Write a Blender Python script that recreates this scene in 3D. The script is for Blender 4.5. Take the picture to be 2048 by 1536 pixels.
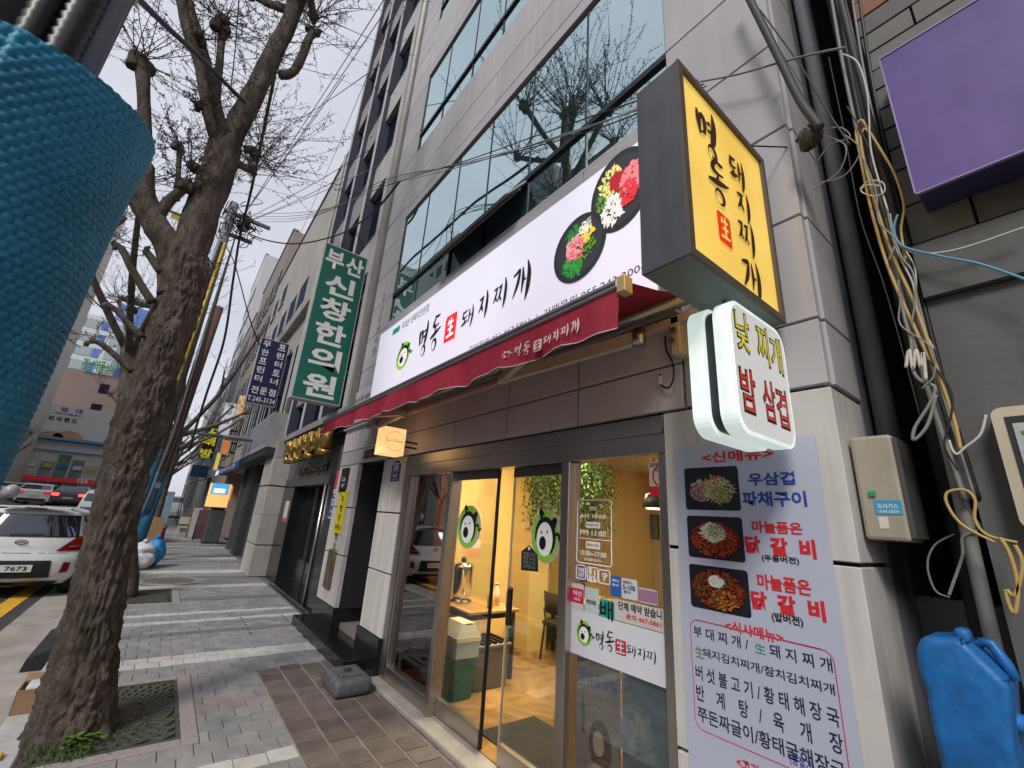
import bpy, bmesh, math, random
from math import sin, cos, pi, radians, sqrt
from mathutils import Vector, Matrix, noise
random.seed(7)
sc = bpy.context.scene
for o in list(bpy.data.objects): bpy.data.objects.remove(o)
COL = sc.collection
# ---------------------------------------------------------------- camera
H = 1.7
F = 858.45
RM = ((0.61506142, 0.78575995, 0.06542751), (-0.19978083, 0.23557527, -0.95110037), (-0.76274968, 0.57191398, 0.30187304))
cd = bpy.data.cameras.new('camera'); cam = bpy.data.objects.new('camera', cd); COL.objects.link(cam)
cd.sensor_width = 36; cd.lens = F / 2048 * 36; cd.clip_start = 0.05; cd.clip_end = 3000
r_, d_, f_ = (Vector(v) for v in RM)
m = Matrix((r_, -d_, -f_)).transposed().to_4x4(); m.translation = (0, 0, H)
cam.matrix_world = m
sc.camera = cam
# ---------------------------------------------------------------- overcast sky
SUN_EL, SUN_AZ = radians(48), radians(200)
w = bpy.data.worlds.new('World'); sc.world = w; w.use_nodes = True
nt = w.node_tree; nt.nodes.clear()
N = nt.nodes.new; L = nt.links.new
sky = N('ShaderNodeTexSky'); sky.sky_type = 'NISHITA'; sky.sun_disc = False
sky.sun_elevation = SUN_EL; sky.sun_rotation = SUN_AZ; sky.dust_density = 4; sky.air_density = 1.2
hs = N('ShaderNodeHueSaturation'); hs.inputs['Saturation'].default_value = 0.35
L(sky.outputs[0], hs.inputs['Color'])
tc = N('ShaderNodeTexCoord'); mp = N('ShaderNodeMapping'); mp.inputs['Scale'].default_value = (1.3, 1.3, 2.6)
nz = N('ShaderNodeTexNoise'); nz.inputs['Scale'].default_value = 2.2; nz.inputs['Detail'].default_value = 5
L(tc.outputs['Generated'], mp.inputs[0]); L(mp.outputs[0], nz.inputs['Vector'])
rp = N('ShaderNodeValToRGB')
rp.color_ramp.elements[0].position = .3; rp.color_ramp.elements[0].color = (4.9, 5.1, 5.9, 1)
rp.color_ramp.elements[1].position = .72; rp.color_ramp.elements[1].color = (6.5, 6.6, 7.3, 1)
L(nz.outputs['Fac'], rp.inputs[0])
mx = N('ShaderNodeMixRGB'); mx.inputs[0].default_value = .85
L(hs.outputs[0], mx.inputs[1]); L(rp.outputs[0], mx.inputs[2])
bg = N('ShaderNodeBackground'); bg.inputs['Strength'].default_value = 0.09
out = N('ShaderNodeOutputWorld'); L(mx.outputs[0], bg.inputs[0]); L(bg.outputs[0], out.inputs[0])
sl = bpy.data.lights.new('sun', 'SUN'); sl.energy = 1.5; sl.angle = radians(15); sl.color = (1, .96, .9)
so = bpy.data.objects.new('sun', sl); COL.objects.link(so)
sd = Vector((0.45, -0.7, 0.75)).normalized()
so.rotation_euler = sd.to_track_quat('Z', 'Y').to_euler(); so.location = (0, -20, 40)
sky.sun_elevation = math.asin(sd.z); sky.sun_rotation = math.atan2(sd.x, sd.y)
sc.render.engine = 'CYCLES'
sc.view_settings.view_transform = 'Standard'; sc.view_settings.look = 'None'
sc.view_settings.exposure = 0.55; sc.view_settings.gamma = 1
sc.cycles.use_denoising = True
sc.cycles.max_bounces = 7; sc.cycles.transparent_max_bounces = 12; sc.cycles.caustics_reflective = False; sc.cycles.caustics_refractive = False
sc.cycles.sample_clamp_indirect = 6
# ---------------------------------------------------------------- helpers
def at(u, v, ax, val):                       # the point of a plane that a pixel of the photograph shows
    d = [(u - 1024) * RM[0][i] + (v - 768) * RM[1][i] + F * RM[2][i] for i in range(3)]
    i = 'xyz'.index(ax); c = (0, 0, H); t = (val - c[i]) / d[i]
    return Vector((t * d[0], t * d[1], H + t * d[2]))
def wloc(o):
    v = Vector((0, 0, 0))
    while o: v = v + o.location; o = o.parent
    return v
def S(h):                                    # '#rrggbb' -> linear rgb
    c = [int(h[i:i + 2], 16) / 255 for i in (1, 3, 5)]
    return tuple(x / 12.92 if x <= .04045 else ((x + .055) / 1.055) ** 2.4 for x in c)
MATS = {}
def M(name, col, rough=.6, metal=0., var=.14, scale=4., bump=0., bscale=40., spec=.4, emit=0., ecol=None, stretch=None, streak=0.):
    if name in MATS: return MATS[name]
    if isinstance(col, str): col = S(col)
    mt = bpy.data.materials.new(name); mt.use_nodes = True; t = mt.node_tree; b = t.nodes['Principled BSDF']
    b.inputs['Roughness'].default_value = rough; b.inputs['Metallic'].default_value = metal
    b.inputs['Specular IOR Level'].default_value = spec
    n = t.nodes.new; l = t.links.new
    g = n('ShaderNodeNewGeometry')
    mpn = n('ShaderNodeMapping'); l(g.outputs['Position'], mpn.inputs[0])
    if stretch: mpn.inputs['Scale'].default_value = stretch
    if var > 0:
        nz = n('ShaderNodeTexNoise'); nz.inputs['Scale'].default_value = scale; nz.inputs['Detail'].default_value = 6; nz.inputs['Roughness'].default_value = .65
        l(mpn.outputs[0], nz.inputs['Vector'])
        r = n('ShaderNodeValToRGB'); e = r.color_ramp.elements
        e[0].position = .28; e[1].position = .74
        e[0].color = tuple(max(0, c * (1 - var)) for c in col) + (1,); e[1].color = tuple(min(1, c * (1 + var)) for c in col) + (1,)
        l(nz.outputs['Fac'], r.inputs[0]); last = r.outputs[0]
        if streak:
            mp2 = n('ShaderNodeMapping'); mp2.inputs['Scale'].default_value = (9, 9, .5); l(g.outputs['Position'], mp2.inputs[0])
            n2 = n('ShaderNodeTexNoise'); n2.inputs['Scale'].default_value = 1.3; n2.inputs['Detail'].default_value = 4; l(mp2.outputs[0], n2.inputs['Vector'])
            r2 = n('ShaderNodeValToRGB'); r2.color_ramp.elements[0].position = .35; r2.color_ramp.elements[1].position = .65
            r2.color_ramp.elements[0].color = (1 - streak,) * 3 + (1,); r2.color_ramp.elements[1].color = (1, 1, 1, 1)
            l(n2.outputs['Fac'], r2.inputs[0])
            mm = n('ShaderNodeMixRGB'); mm.blend_type = 'MULTIPLY'; mm.inputs[0].default_value = 1; l(last, mm.inputs[1]); l(r2.outputs[0], mm.inputs[2]); last = mm.outputs[0]
        l(last, b.inputs['Base Color'])
        rr = n('ShaderNodeMapRange'); rr.inputs['To Min'].default_value = max(0.02, rough - .1); rr.inputs['To Max'].default_value = min(1, rough + .1)
        l(nz.outputs['Fac'], rr.inputs[0]); l(rr.outputs[0], b.inputs['Roughness'])
    else: b.inputs['Base Color'].default_value = tuple(col) + (1,)
    if bump:
        nb = n('ShaderNodeTexNoise'); nb.inputs['Scale'].default_value = bscale; nb.inputs['Detail'].default_value = 5; l(mpn.outputs[0], nb.inputs['Vector'])
        bp = n('ShaderNodeBump'); bp.inputs['Strength'].default_value = bump; bp.inputs['Distance'].default_value = .02; l(nb.outputs['Fac'], bp.inputs['Height']); l(bp.outputs[0], b.inputs['Normal'])
    if emit:
        b.inputs['Emission Color'].default_value = tuple(S(ecol) if isinstance(ecol, str) else (ecol or col)) + (1,); b.inputs['Emission Strength'].default_value = emit
    MATS[name] = mt; return mt
def glass(name, tint=(1, 1, 1), base=.06, rough=0., back=None, fmul=1.):
    """thin pane: clear (or dark-backed) with mirror reflection by angle"""
    if name in MATS: return MATS[name]
    mt = bpy.data.materials.new(name); mt.use_nodes = True; t = mt.node_tree; t.nodes.clear(); n = t.nodes.new; l = t.links.new
    o = n('ShaderNodeOutputMaterial'); mixs = n('ShaderNodeMixShader'); gl = n('ShaderNodeBsdfGlossy'); gl.inputs['Roughness'].default_value = rough
    if back is None: tr = n('ShaderNodeBsdfTransparent'); tr.inputs[0].default_value = tuple(tint) + (1,)
    else:
        tr = n('ShaderNodeBsdfDiffuse'); tr.inputs[0].default_value = tuple(back) + (1,)
        gl.inputs[0].default_value = tuple(tint) + (1,)
        g = n('ShaderNodeNewGeometry'); nz = n('ShaderNodeTexNoise'); nz.inputs['Scale'].default_value = .8; l(g.outputs['Position'], nz.inputs['Vector'])
        bp = n('ShaderNodeBump'); bp.inputs['Strength'].default_value = .04; bp.inputs['Distance'].default_value = .03; l(nz.outputs['Fac'], bp.inputs['Height']); l(bp.outputs[0], gl.inputs['Normal'])
    lw = n('ShaderNodeLayerWeight'); lw.inputs[0].default_value = .35
    mr = n('ShaderNodeMapRange'); mr.inputs['To Min'].default_value = base; mr.inputs['To Max'].default_value = min(1, base + .75 * fmul)
    l(lw.outputs['Fresnel'], mr.inputs[0]); l(mr.outputs[0], mixs.inputs[0]); l(tr.outputs[0], mixs.inputs[1]); l(gl.outputs[0], mixs.inputs[2]); l(mixs.outputs[0], o.inputs[0])
    MATS[name] = mt; return mt
class MB:
    def __init__(s): s.v = []; s.f = []
    def add(s, vs, fs):
        k = len(s.v); s.v += [tuple(x) for x in vs]; s.f += [tuple(i + k for i in f) for f in fs]; return s
    def box(s, x0, x1, y0, y1, z0, z1, ch=0.):
        if x0 > x1: x0, x1 = x1, x0
        if y0 > y1: y0, y1 = y1, y0
        if z0 > z1: z0, z1 = z1, z0
        if ch <= 0:
            return s.add([(x, y, z) for x in (x0, x1) for y in (y0, y1) for z in (z0, z1)],
                         [(0, 1, 3, 2), (4, 6, 7, 5), (0, 4, 5, 1), (2, 3, 7, 6), (0, 2, 6, 4), (1, 5, 7, 3)])
        return s.rbox(x0, x1, y0, y1, z0, z1, ch, 1)
    def rbox(s, x0, x1, y0, y1, z0, z1, r, seg=2):
        bm = bmesh.new(); bmesh.ops.create_cube(bm, size=1)
        for q in bm.verts: q.co = ((x0 + x1) / 2 + q.co.x * (x1 - x0), (y0 + y1) / 2 + q.co.y * (y1 - y0), (z0 + z1) / 2 + q.co.z * (z1 - z0))
        bmesh.ops.bevel(bm, geom=bm.edges[:], offset=r, segments=seg, affect='EDGES', profile=.5)
        bm.verts.index_update(); s.add([q.co.copy() for q in bm.verts], [[q.index for q in f.verts] for f in bm.faces]); bm.free(); return s
    def quad(s, a, b, c, d): return s.add([a, b, c, d], [(0, 1, 2, 3)])
    def prism(s, pts, d):                    # polygon (3d points) swept by vector d
        n = len(pts); d = Vector(d); a = [Vector(p) for p in pts]
        return s.add(a + [p + d for p in a], [tuple(range(n))[::-1], tuple(range(n, 2 * n))] + [(i, (i + 1) % n, n + (i + 1) % n, n + i) for i in range(n)])
    def tube(s, pts, r, n=8, cap=True, jit=0.):
        pts = [Vector(p) for p in pts]; rs = r if isinstance(r, (list, tuple)) else [r] * len(pts)
        ref = None; rings = []
        for i, p in enumerate(pts):
            t = (pts[min(i + 1, len(pts) - 1)] - pts[max(i - 1, 0)])
            t = t.normalized() if t.length > 1e-9 else Vector((0, 0, 1))
            if ref is None: ref = Vector((1, 0, 0)) if abs(t.x) < .8 else Vector((0, 1, 0))
            ref = (ref - t * ref.dot(t)); ref = ref.normalized() if ref.length > 1e-6 else t.orthogonal().normalized()
            b = t.cross(ref)
            rings.append([p + (ref * cos(2 * pi * k / n) + b * sin(2 * pi * k / n)) * rs[i] * (1 + random.uniform(-jit, jit)) for k in range(n)])
        vs = [q for rg in rings for q in rg]; fs = []
        for i in range(len(pts) - 1):
            for k in range(n): fs.append((i * n + k, i * n + (k + 1) % n, (i + 1) * n + (k + 1) % n, (i + 1) * n + k))
        if cap: fs += [tuple(range(n))[::-1], tuple(range((len(pts) - 1) * n, len(pts) * n))]
        return s.add(vs, fs)
    def cyl(s, c, r, h, n=20, ax='z', r2=None):
        c = Vector(c); d = Vector({'x': (1, 0, 0), 'y': (0, 1, 0), 'z': (0, 0, 1)}[ax]); return s.tube([c, c + d * h], [r, r if r2 is None else r2], n)
    def lathe(s, c, prof, n=20, sx=1., sy=1.):
        c = Vector(c); vs = []; fs = []
        for r, z in prof:
            for k in range(n): vs.append((c.x + r * sx * cos(2 * pi * k / n), c.y + r * sy * sin(2 * pi * k / n), c.z + z))
        for i in range(len(prof) - 1):
            for k in range(n): fs.append((i * n + k, i * n + (k + 1) % n, (i + 1) * n + (k + 1) % n, (i + 1) * n + k))
        fs += [tuple(range(n))[::-1], tuple(range((len(prof) - 1) * n, len(prof) * n))]
        return s.add(vs, fs)
    def ball(s, c, rx, ry=None, rz=None, n=12, m=8, jit=0.):
        ry = rx if ry is None else ry; rz = rx if rz is None else rz; vs = []; fs = []
        for i in range(m + 1):
            a = pi * i / m
            for k in range(n):
                j = 1 + random.uniform(-jit, jit)
                vs.append((c[0] + rx * sin(a) * cos(2 * pi * k / n) * j, c[1] + ry * sin(a) * sin(2 * pi * k / n) * j, c[2] + rz * cos(a) * j))
        for i in range(m):
            for k in range(n): fs.append((i * n + k, (i + 1) * n + k, (i + 1) * n + (k + 1) % n, i * n + (k + 1) % n))
        return s.add(vs, fs)
    def build(s, name, mat, parent=None, smooth=False, local=False):
        me = bpy.data.meshes.new(name)
        off = Vector((0, 0, 0)) if (local or parent is None) else wloc(parent)
        me.from_pydata([Vector(v) - off for v in s.v] if off.length else s.v, [], s.f); me.update()
        if smooth: me.polygons.foreach_set('use_smooth', [True] * len(me.polygons))
        if isinstance(mat, bpy.types.Material): me.materials.append(mat)
        o = bpy.data.objects.new(name, me); COL.objects.link(o); o.parent = parent
        return o
def tag(o, label=None, cat=None, group=None, kind=None):
    if label: o['label'] = label
    if cat: o['category'] = cat
    if group: o['group'] = group
    if kind: o['kind'] = kind
    return o
def thing(name, label, cat, loc=(0, 0, 0), rz=0., group=None):
    o = bpy.data.objects.new(name, None); COL.objects.link(o); o.location = loc; o.rotation_euler.z = rz; o.empty_display_size = .1
    return tag(o, label, cat, group)
def struct(o): o['kind'] = 'structure'; return o
def copy_tree(o, parent=None):
    c = o.copy(); COL.objects.link(c); c.parent = parent
    for ch in list(o.children): copy_tree(ch, c)
    return c
def BX(name, mat, parent, *a, ch=0.): return MB().box(*a, ch=ch).build(name, mat, parent)
def smoothed(pts, k=6):                       # catmull-rom through points (tuples of any length)
    out = []; n = len(pts)
    for i in range(n - 1):
        p0, p1, p2, p3 = pts[max(i - 1, 0)], pts[i], pts[i + 1], pts[min(i + 2, n - 1)]
        for j in range(k):
            t = j / k
            out.append(tuple(.5 * (2 * b + (c - a) * t + (2 * a - 5 * b + 4 * c - d) * t * t + (3 * b - a - 3 * c + d) * t ** 3) for a, b, c, d in zip(p0, p1, p2, p3)))
    out.append(tuple(pts[-1])); return out
def cable(pts, r, mat, name='cable', parent=None, sag=0., n=5, k=8):
    if len(pts) == 2 and sag:
        a, b = Vector(pts[0]), Vector(pts[1]); pts = [a.lerp(b, t) - Vector((0, 0, sag * 4 * t * (1 - t))) for t in [i / 12 for i in range(13)]]
        return MB().tube(pts, r, n).build(name, mat, parent, True)
    return MB().tube(smoothed([tuple(p) for p in pts], k), r, n).build(name, mat, parent, True)
# ---- lettering: flat print or raised letters, kept as text until the end, then turned into mesh and fitted to its box
TEXTS = []
FX = (Vector((1, 0, 0)), Vector((0, 0, 1)))   # on a street-facing wall
SX = (Vector((0, 1, 0)), Vector((0, 0, 1)))   # on a face that looks along the street to the camera
def text(s, parent, mat, bl, size, axes=FX, bold=.0, depth=0., lift=.002, name='lettering', shear=0., keep=False, fontw=None):
    cu = bpy.data.curves.new('txt', 'FONT'); cu.body = s; cu.size = 1; cu.offset = bold; cu.extrude = 0; cu.shear = shear; cu.resolution_u = 2
    o = bpy.data.objects.new('txt', cu); COL.objects.link(o)
    TEXTS.append((o, s, parent, mat, Vector(bl), size, axes, depth, lift, name, keep)); return o
def textpx(s, parent, mat, p0, p1, ax, val, axes=FX, **k):   # p0 bottom-left pixel, p1 top-right pixel
    a = at(*p0, ax, val); b = at(*p1, ax, val); d = b - a
    return text(s, parent, mat, a, (abs(d.dot(axes[0])), abs(d.dot(axes[1]))), axes, **k)
def finish_texts():
    bpy.context.view_layer.update(); dg = bpy.context.evaluated_depsgraph_get()
    for o, s, parent, mat, bl, size, (u, v), depth, lift, name, keep in TEXTS:
        me = bpy.data.meshes.new_from_object(o.evaluated_get(dg))
        n = len(me.vertices)
        if n:
            xs = [q.co.x for q in me.vertices]; ys = [q.co.y for q in me.vertices]
            x0, x1, y0, y1 = min(xs), max(xs), min(ys), max(ys); nn = u.cross(v)
            sx = size[0] / max(1e-6, x1 - x0); sy = size[1] / max(1e-6, y1 - y0)
            if keep: sx = sy = min(sx, sy)
            off = wloc(parent); ox = (size[0] - (x1 - x0) * sx) / 2
            if depth:
                bm = bmesh.new(); bm.from_mesh(me)
                g = bmesh.ops.extrude_face_region(bm, geom=bm.faces[:]); mv = [e for e in g['geom'] if isinstance(e, bmesh.types.BMVert)]
                for q in mv: q.co.z += depth
                bm.to_mesh(me); bm.free()
            for q in me.vertices: q.co = bl + u * (ox + (q.co.x - x0) * sx) + v * ((q.co.y - y0) * sy) + nn * (lift + q.co.z) - off
        me.materials.clear(); me.materials.append(mat); me.name = name
        parts = [me]
        if ' ' in s and n:                                 # words set apart are pieces of their own
            iv = sorted((min((me.vertices[i].co + off).dot(u) for i in p.vertices), max((me.vertices[i].co + off).dot(u) for i in p.vertices), p.index) for p in me.polygons); gr = []; end = None
            for x0, x1, k in iv:
                if end is None or x0 - end > .22 * sx: gr.append([])
                gr[-1].append(k); end = x1 if end is None else max(end, x1)
            if len(gr) > 1:
                parts = []
                for g in gr:
                    ids = sorted({i for k in g for i in me.polygons[k].vertices}); mp = {i: j for j, i in enumerate(ids)}; m2 = bpy.data.meshes.new(name); m2.from_pydata([me.vertices[i].co.copy() for i in ids], [], [[mp[i] for i in me.polygons[k].vertices] for k in g]); m2.materials.append(mat); parts.append(m2)
        for m2 in parts: ob = bpy.data.objects.new(name, m2); COL.objects.link(ob); ob.parent = parent
    for t in TEXTS:
        cu = t[0].data; bpy.data.objects.remove(t[0]); bpy.data.curves.remove(cu)
# ---- brush lettering: strokes (x, y, half-width) in a unit box
def ell(cx, cy, rx, ry, w): return [(cx + rx * sin(a), cy + ry * cos(a), w * (.6 + .5 * sin(a + .6))) for a in [2 * pi * i / 14 for i in range(15)]]
GL = {
 'myeong': [[(.02, .80, .02), (.07, .62, .05), (.11, .36, .015)], [(.09, .60, .015), (.22, .76, .035), (.33, .66, .045), (.30, .42, .02)], [(.12, .40, .015), (.32, .46, .02)],
            [(.42, .70, .02), (.60, .74, .03)], [(.42, .55, .02), (.60, .58, .03)], [(.70, 1.0, .015), (.74, .78, .05), (.66, .46, .055), (.56, .30, .02)], ell(.55, .16, .17, .14, .03)],
 'dong': [[(.30, 1.0, .02), (.62, .96, .035), (.80, .99, .015)], [(.40, .96, .03), (.26, .74, .05), (.5, .70, .03), (.78, .74, .015)], [(.5, .68, .02), (.46, .52, .04)],
          [(.02, .40, .02), (.35, .46, .05), (.70, .53, .04), (1.0, .60, .012)], ell(.48, .17, .2, .15, .035)],
 'dwae': [[(.06, .86, .02), (.25, .84, .04), (.46, .90, .015)], [(.14, .84, .03), (.10, .62, .05), (.28, .60, .03), (.46, .66, .015)], [(.28, .58, .02), (.26, .42, .04)],
          [(.0, .30, .02), (.24, .36, .055), (.52, .44, .015)], [(.60, .90, .015), (.63, .66, .045), (.58, .30, .015)], [(.62, .58, .02), (.80, .62, .025)], [(.84, 1.0, .015), (.90, .68, .05), (.84, .30, .05), (.74, .06, .012)]],
 'ji': [[(.04, .76, .02), (.25, .78, .045), (.50, .84, .015)], [(.40, .80, .03), (.26, .52, .05), (.03, .30, .012)], [(.26, .54, .02), (.36, .44, .045), (.46, .30, .015)],
        [(.74, 1.0, .015), (.82, .72, .055), (.78, .30, .06), (.66, .02, .012)]],
 'jji': [[(.02, .76, .02), (.16, .78, .035), (.32, .82, .015)], [(.26, .78, .025), (.16, .52, .04), (.0, .34, .012)], [(.16, .54, .02), (.26, .36, .03)],
         [(.36, .76, .02), (.48, .78, .035), (.64, .84, .015)], [(.58, .80, .025), (.46, .50, .04), (.32, .32, .012)], [(.46, .52, .02), (.58, .32, .03)],
         [(.82, 1.0, .015), (.90, .72, .05), (.86, .30, .055), (.76, .02, .012)]],
 'gae': [[(.04, .78, .02), (.24, .82, .04), (.40, .86, .03), (.30, .52, .05), (.06, .20, .012)], [(.56, .90, .015), (.60, .60, .045), (.54, .24, .015)], [(.58, .52, .02), (.76, .56, .025)],
         [(.82, 1.0, .015), (.92, .70, .055), (.88, .30, .06), (.76, .0, .012)]],
 'saeng': [[(.30, .90, .03), (.20, .66, .03)], [(.26, .74, .035), (.82, .78, .03)], [(.24, .46, .035), (.80, .50, .03)], [(.10, .14, .04), (.92, .18, .035)], [(.54, .96, .03), (.52, .16, .045)]],
}
def brush(strokes, mb, bl, size, axes, lift=.002, fat=1.):
    u, v = axes; nn = u.cross(v); bl = Vector(bl); k = 0
    for st in strokes:
        p = smoothed(st, 5); vs = []; k += 1
        for i, (x, y, w) in enumerate(p):
            a = p[max(i - 1, 0)]; b = p[min(i + 1, len(p) - 1)]
            tx, ty = (b[0] - a[0]) * size[0], (b[1] - a[1]) * size[1]; q = math.hypot(tx, ty) or 1
            W = max(.006, w) * fat * size[1]
            c = bl + u * (x * size[0]) + v * (y * size[1]) + nn * (lift + k * .0004)
            vs += [c + (u * -ty + v * tx) * (W / q), c - (u * -ty + v * tx) * (W / q)]
        mb.add(vs, [(2 * i + 1, 2 * i + 3, 2 * i + 2, 2 * i) for i in range(len(p) - 1)])
def poly(mb, pts2, bl, axes, lift): u, v = axes; nn = u.cross(v); mb.add([Vector(bl) + u * a + v * b + nn * lift for a, b in pts2], [tuple(range(len(pts2)))])
def rrect(x0, y0, x1, y1, r, n=5):
    o = []
    for cx, cy, a0 in ((x1 - r, y0 + r, -90), (x1 - r, y1 - r, 0), (x0 + r, y1 - r, 90), (x0 + r, y0 + r, 180)):
        for i in range(n + 1): a = radians(a0 + 90 * i / n); o.append((cx + r * cos(a), cy + r * sin(a)))
    return o
def emblem(parent, bl, size, axes, lift=.003, mono=None):
    """round green badge with a pale disc and brush strokes"""
    W, Hh = size; e = lambda cx, cy, rx, ry, n=26, j=0.: [((cx + rx * cos(2 * pi * i / n) * (1 + j * sin(3.1 * i))) * W, (cy + ry * sin(2 * pi * i / n) * (1 + j * cos(2.3 * i))) * Hh) for i in range(n)]
    if not mono:
        a = MB(); poly(a, e(.42, .5, .42, .5, 26, .03), bl, axes, lift); a.build('badge', M('leaf_green_print%.2f' % GLOW, '#8cc63f', .5, var=.05, emit=GLOW, ecol='#8cdc30'), parent)
        a = MB(); poly(a, e(.42, .44, .27, .33), bl, axes, lift + .001); a.build('badge_disc', M('white_print%.2f' % GLOW, '#f4f4f4', .5, var=.02, emit=GLOW, ecol='#f0ecff'), parent)
    a = MB(); dk = mono or M('ink_print', '#16161a', .5, var=.1)
    arc = [(.42 + .30 * cos(t), .46 + .36 * sin(t), .02 + .035 * sin((t + .9) / 4.2 * pi)) for t in [-.9 + 4.2 * i / 12 for i in range(13)]]
    brush([arc, [(.30, .82, .03), (.26, .98, .05), (.38, .9, .02)], [(.62, .74, .04), (.74, .82, .05), (.72, .66, .02)], [(.7, .5, .02), (.84, .56, .03), (.9, .44, .03), (1.0, .5, .015)]], a, bl, size, axes, lift + .002)
    poly(a, e(.36, .36, .11, .13, 14), bl, axes, lift + .0042)
    poly(a, e(.31, .56, .025, .03, 8), bl, axes, lift + .0042); poly(a, e(.50, .58, .025, .03, 8), bl, axes, lift + .0042)
    a.build('badge_strokes', dk, parent)
GLOW = 0.
def food(parent, cx, cz, rx, rz, axes, base, lift, cols, n, seed, bl, ang=0.):
    """printed dish: scattered overlapping shreds of colour"""
    rnd = random.Random(seed); k = 0
    for name, hexc, (ox, oz, sp), cnt, ln, wd in cols:
        mb = MB(); u, v = axes; cnt = int(cnt * 2.2); ln *= .72; wd *= .72
        for i in range(cnt):
            a = rnd.uniform(0, 2 * pi); r = sp * sqrt(rnd.random()); px = ox + r * cos(a); pz = oz + r * sin(a)
            if px * px + pz * pz > .92: continue
            t = rnd.uniform(0, pi); L_ = ln * rnd.uniform(.6, 1.3); w_ = wd * rnd.uniform(.6, 1.3); k += 1
            pts = [(px + cos(t) * L_, pz + sin(t) * L_), (px + sin(t) * -w_ + .2 * L_ * cos(t), pz + cos(t) * w_), (px - cos(t) * L_, pz - sin(t) * L_), (px + sin(t) * w_, pz - cos(t) * w_)]
            q = [((cx + (p[0] * cos(ang) - p[1] * sin(ang)) * rx), (cz + (p[0] * sin(ang) + p[1] * cos(ang)) * rz)) for p in pts]
            poly(mb, q, bl, axes, lift + k * .000012)
        mb.build('printed_' + name, M('print_' + hexc[1:] + str(base), hexc, .5, var=.45, scale=90, emit=base, ecol=hexc), parent)
# ---------------------------------------------------------------- ground, road, pavement
m_asph = M('asphalt', (.06, .06, .065), .85, var=.25, scale=3, bump=.5, bscale=180)
m_conc = M('gutter_concrete', (.36, .33, .29), .85, var=.3, scale=2.5, bump=.35, bscale=90)
m_kerb = M('kerb_granite', (.46, .45, .44), .8, var=.2, scale=6, bump=.25, bscale=120)
m_joint = M('joint_sand', (.19, .18, .17), .95, var=.4, scale=8, bump=.5, bscale=150)
m_yel = M('road_yellow', (.72, .40, .03), .7, var=.25, scale=9)
m_wht = M('road_white', (.7, .7, .68), .7, var=.25, scale=9)
def sheet(name, mat, x0, x1, y0, y1, z): return struct(MB().quad((x0, y0, z), (x1, y0, z), (x1, y1, z), (x0, y1, z)).build(name, mat))
sheet('ground', M('far_ground', (.12, .12, .12), .9, var=.3, scale=.2), -1500, 600, -900, 900, -.165)
sheet('road', m_asph, -160, 40, -13.0, -.5, -.12)
rise = MB(); rise.add([(-18, -13, -.117), (-18, -2.8, -.117), (-44, -2.8, .5), (-44, -13, .5), (-160, -2.8, .55), (-160, -13, .55), (-44, -2.8, -.117), (-160, -2.8, -.117)], [(0, 3, 2, 1), (3, 5, 4, 2), (1, 2, 6), (2, 4, 7, 6)]); struct(rise.build('road_rise', m_asph))
sheet('gutter', m_conc, -160, 40, -1.28, -.56, -.116)
sheet('road_line_yellow', m_yel, -60, 20, -1.68, -1.46, -.114)
sheet('road_centre_line', m_yel, -150, 40, -6.9, -6.78, -.1155)
sheet('opposite_pavement', M('far_paving', (.3, .29, .29), .85, var=.2, scale=2), -160, 40, -17.5, -13.0, .0)
side = struct(BX('sidewalk', m_joint, None, -160, 14, -.36, 2.62, -.16, -.012))
kerb = struct(BX('kerb', m_conc, None, -160, 14, -.555, -.361, -.16, -.03))
me0 = None
for i in range(60):                                   # kerb stones, one metre each
    x1 = -.2 - i * 1.0
    dz = random.uniform(-.004, .004)
    ks = MB().box(x1 - .992, x1, -.56, -.362, -.13, .003 + dz, ch=.012).build('kerb_stone', m_kerb, kerb)
def tone(name, c, v=.22): return M(name, c, .82, var=v, scale=7, bump=.35, bscale=140, spec=.25)
P_GREY = [tone('paver_grey', (0.275, 0.275, 0.275)), tone('paver_grey_b', (0.31, 0.31, 0.305)), tone('paver_grey_c', (0.245, 0.25, 0.25)), tone('paver_warm', (0.3, 0.285, 0.28))]
P_WHITE = [tone('paver_pale', (0.55, 0.55, 0.525)), tone('paver_pale_pink', (0.52, 0.485, 0.475)), tone('paver_pale_b', (0.51, 0.52, 0.49))]
P_DARK = [tone('paver_dark', (0.18, 0.18, 0.185)), tone('paver_dark_b', (0.2, 0.2, 0.2))]
P_PURP = [tone('paver_plum', (0.26, 0.225, 0.22)), tone('paver_plum_b', (0.3, 0.26, 0.26))]
P_BROWN = [tone('paver_brown', (0.135, 0.11, 0.1), .3), tone('paver_brown_b', (0.165, 0.135, 0.12), .3), tone('paver_brown_c', (0.115, 0.095, 0.09), .3)]
paver_meshes = {}
def paver(kind, lx, ly, mats, cx, cy):
    mt = random.choice(mats); key = (round(lx, 3), round(ly, 3), mt.name)
    if key not in paver_meshes:
        b = MB().box(-lx / 2, lx / 2, -ly / 2, ly / 2, -.05, 0, ch=.004); o = b.build(kind, mt); me = o.data; bpy.data.objects.remove(o); paver_meshes[key] = me
    return kind, paver_meshes[key], (cx, cy, random.uniform(-.003, .0025)), (random.uniform(-.006, .006), random.uniform(-.006, .006), random.uniform(-.006, .006))
pieces = []
ROWH, COLW = .178, .209
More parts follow.
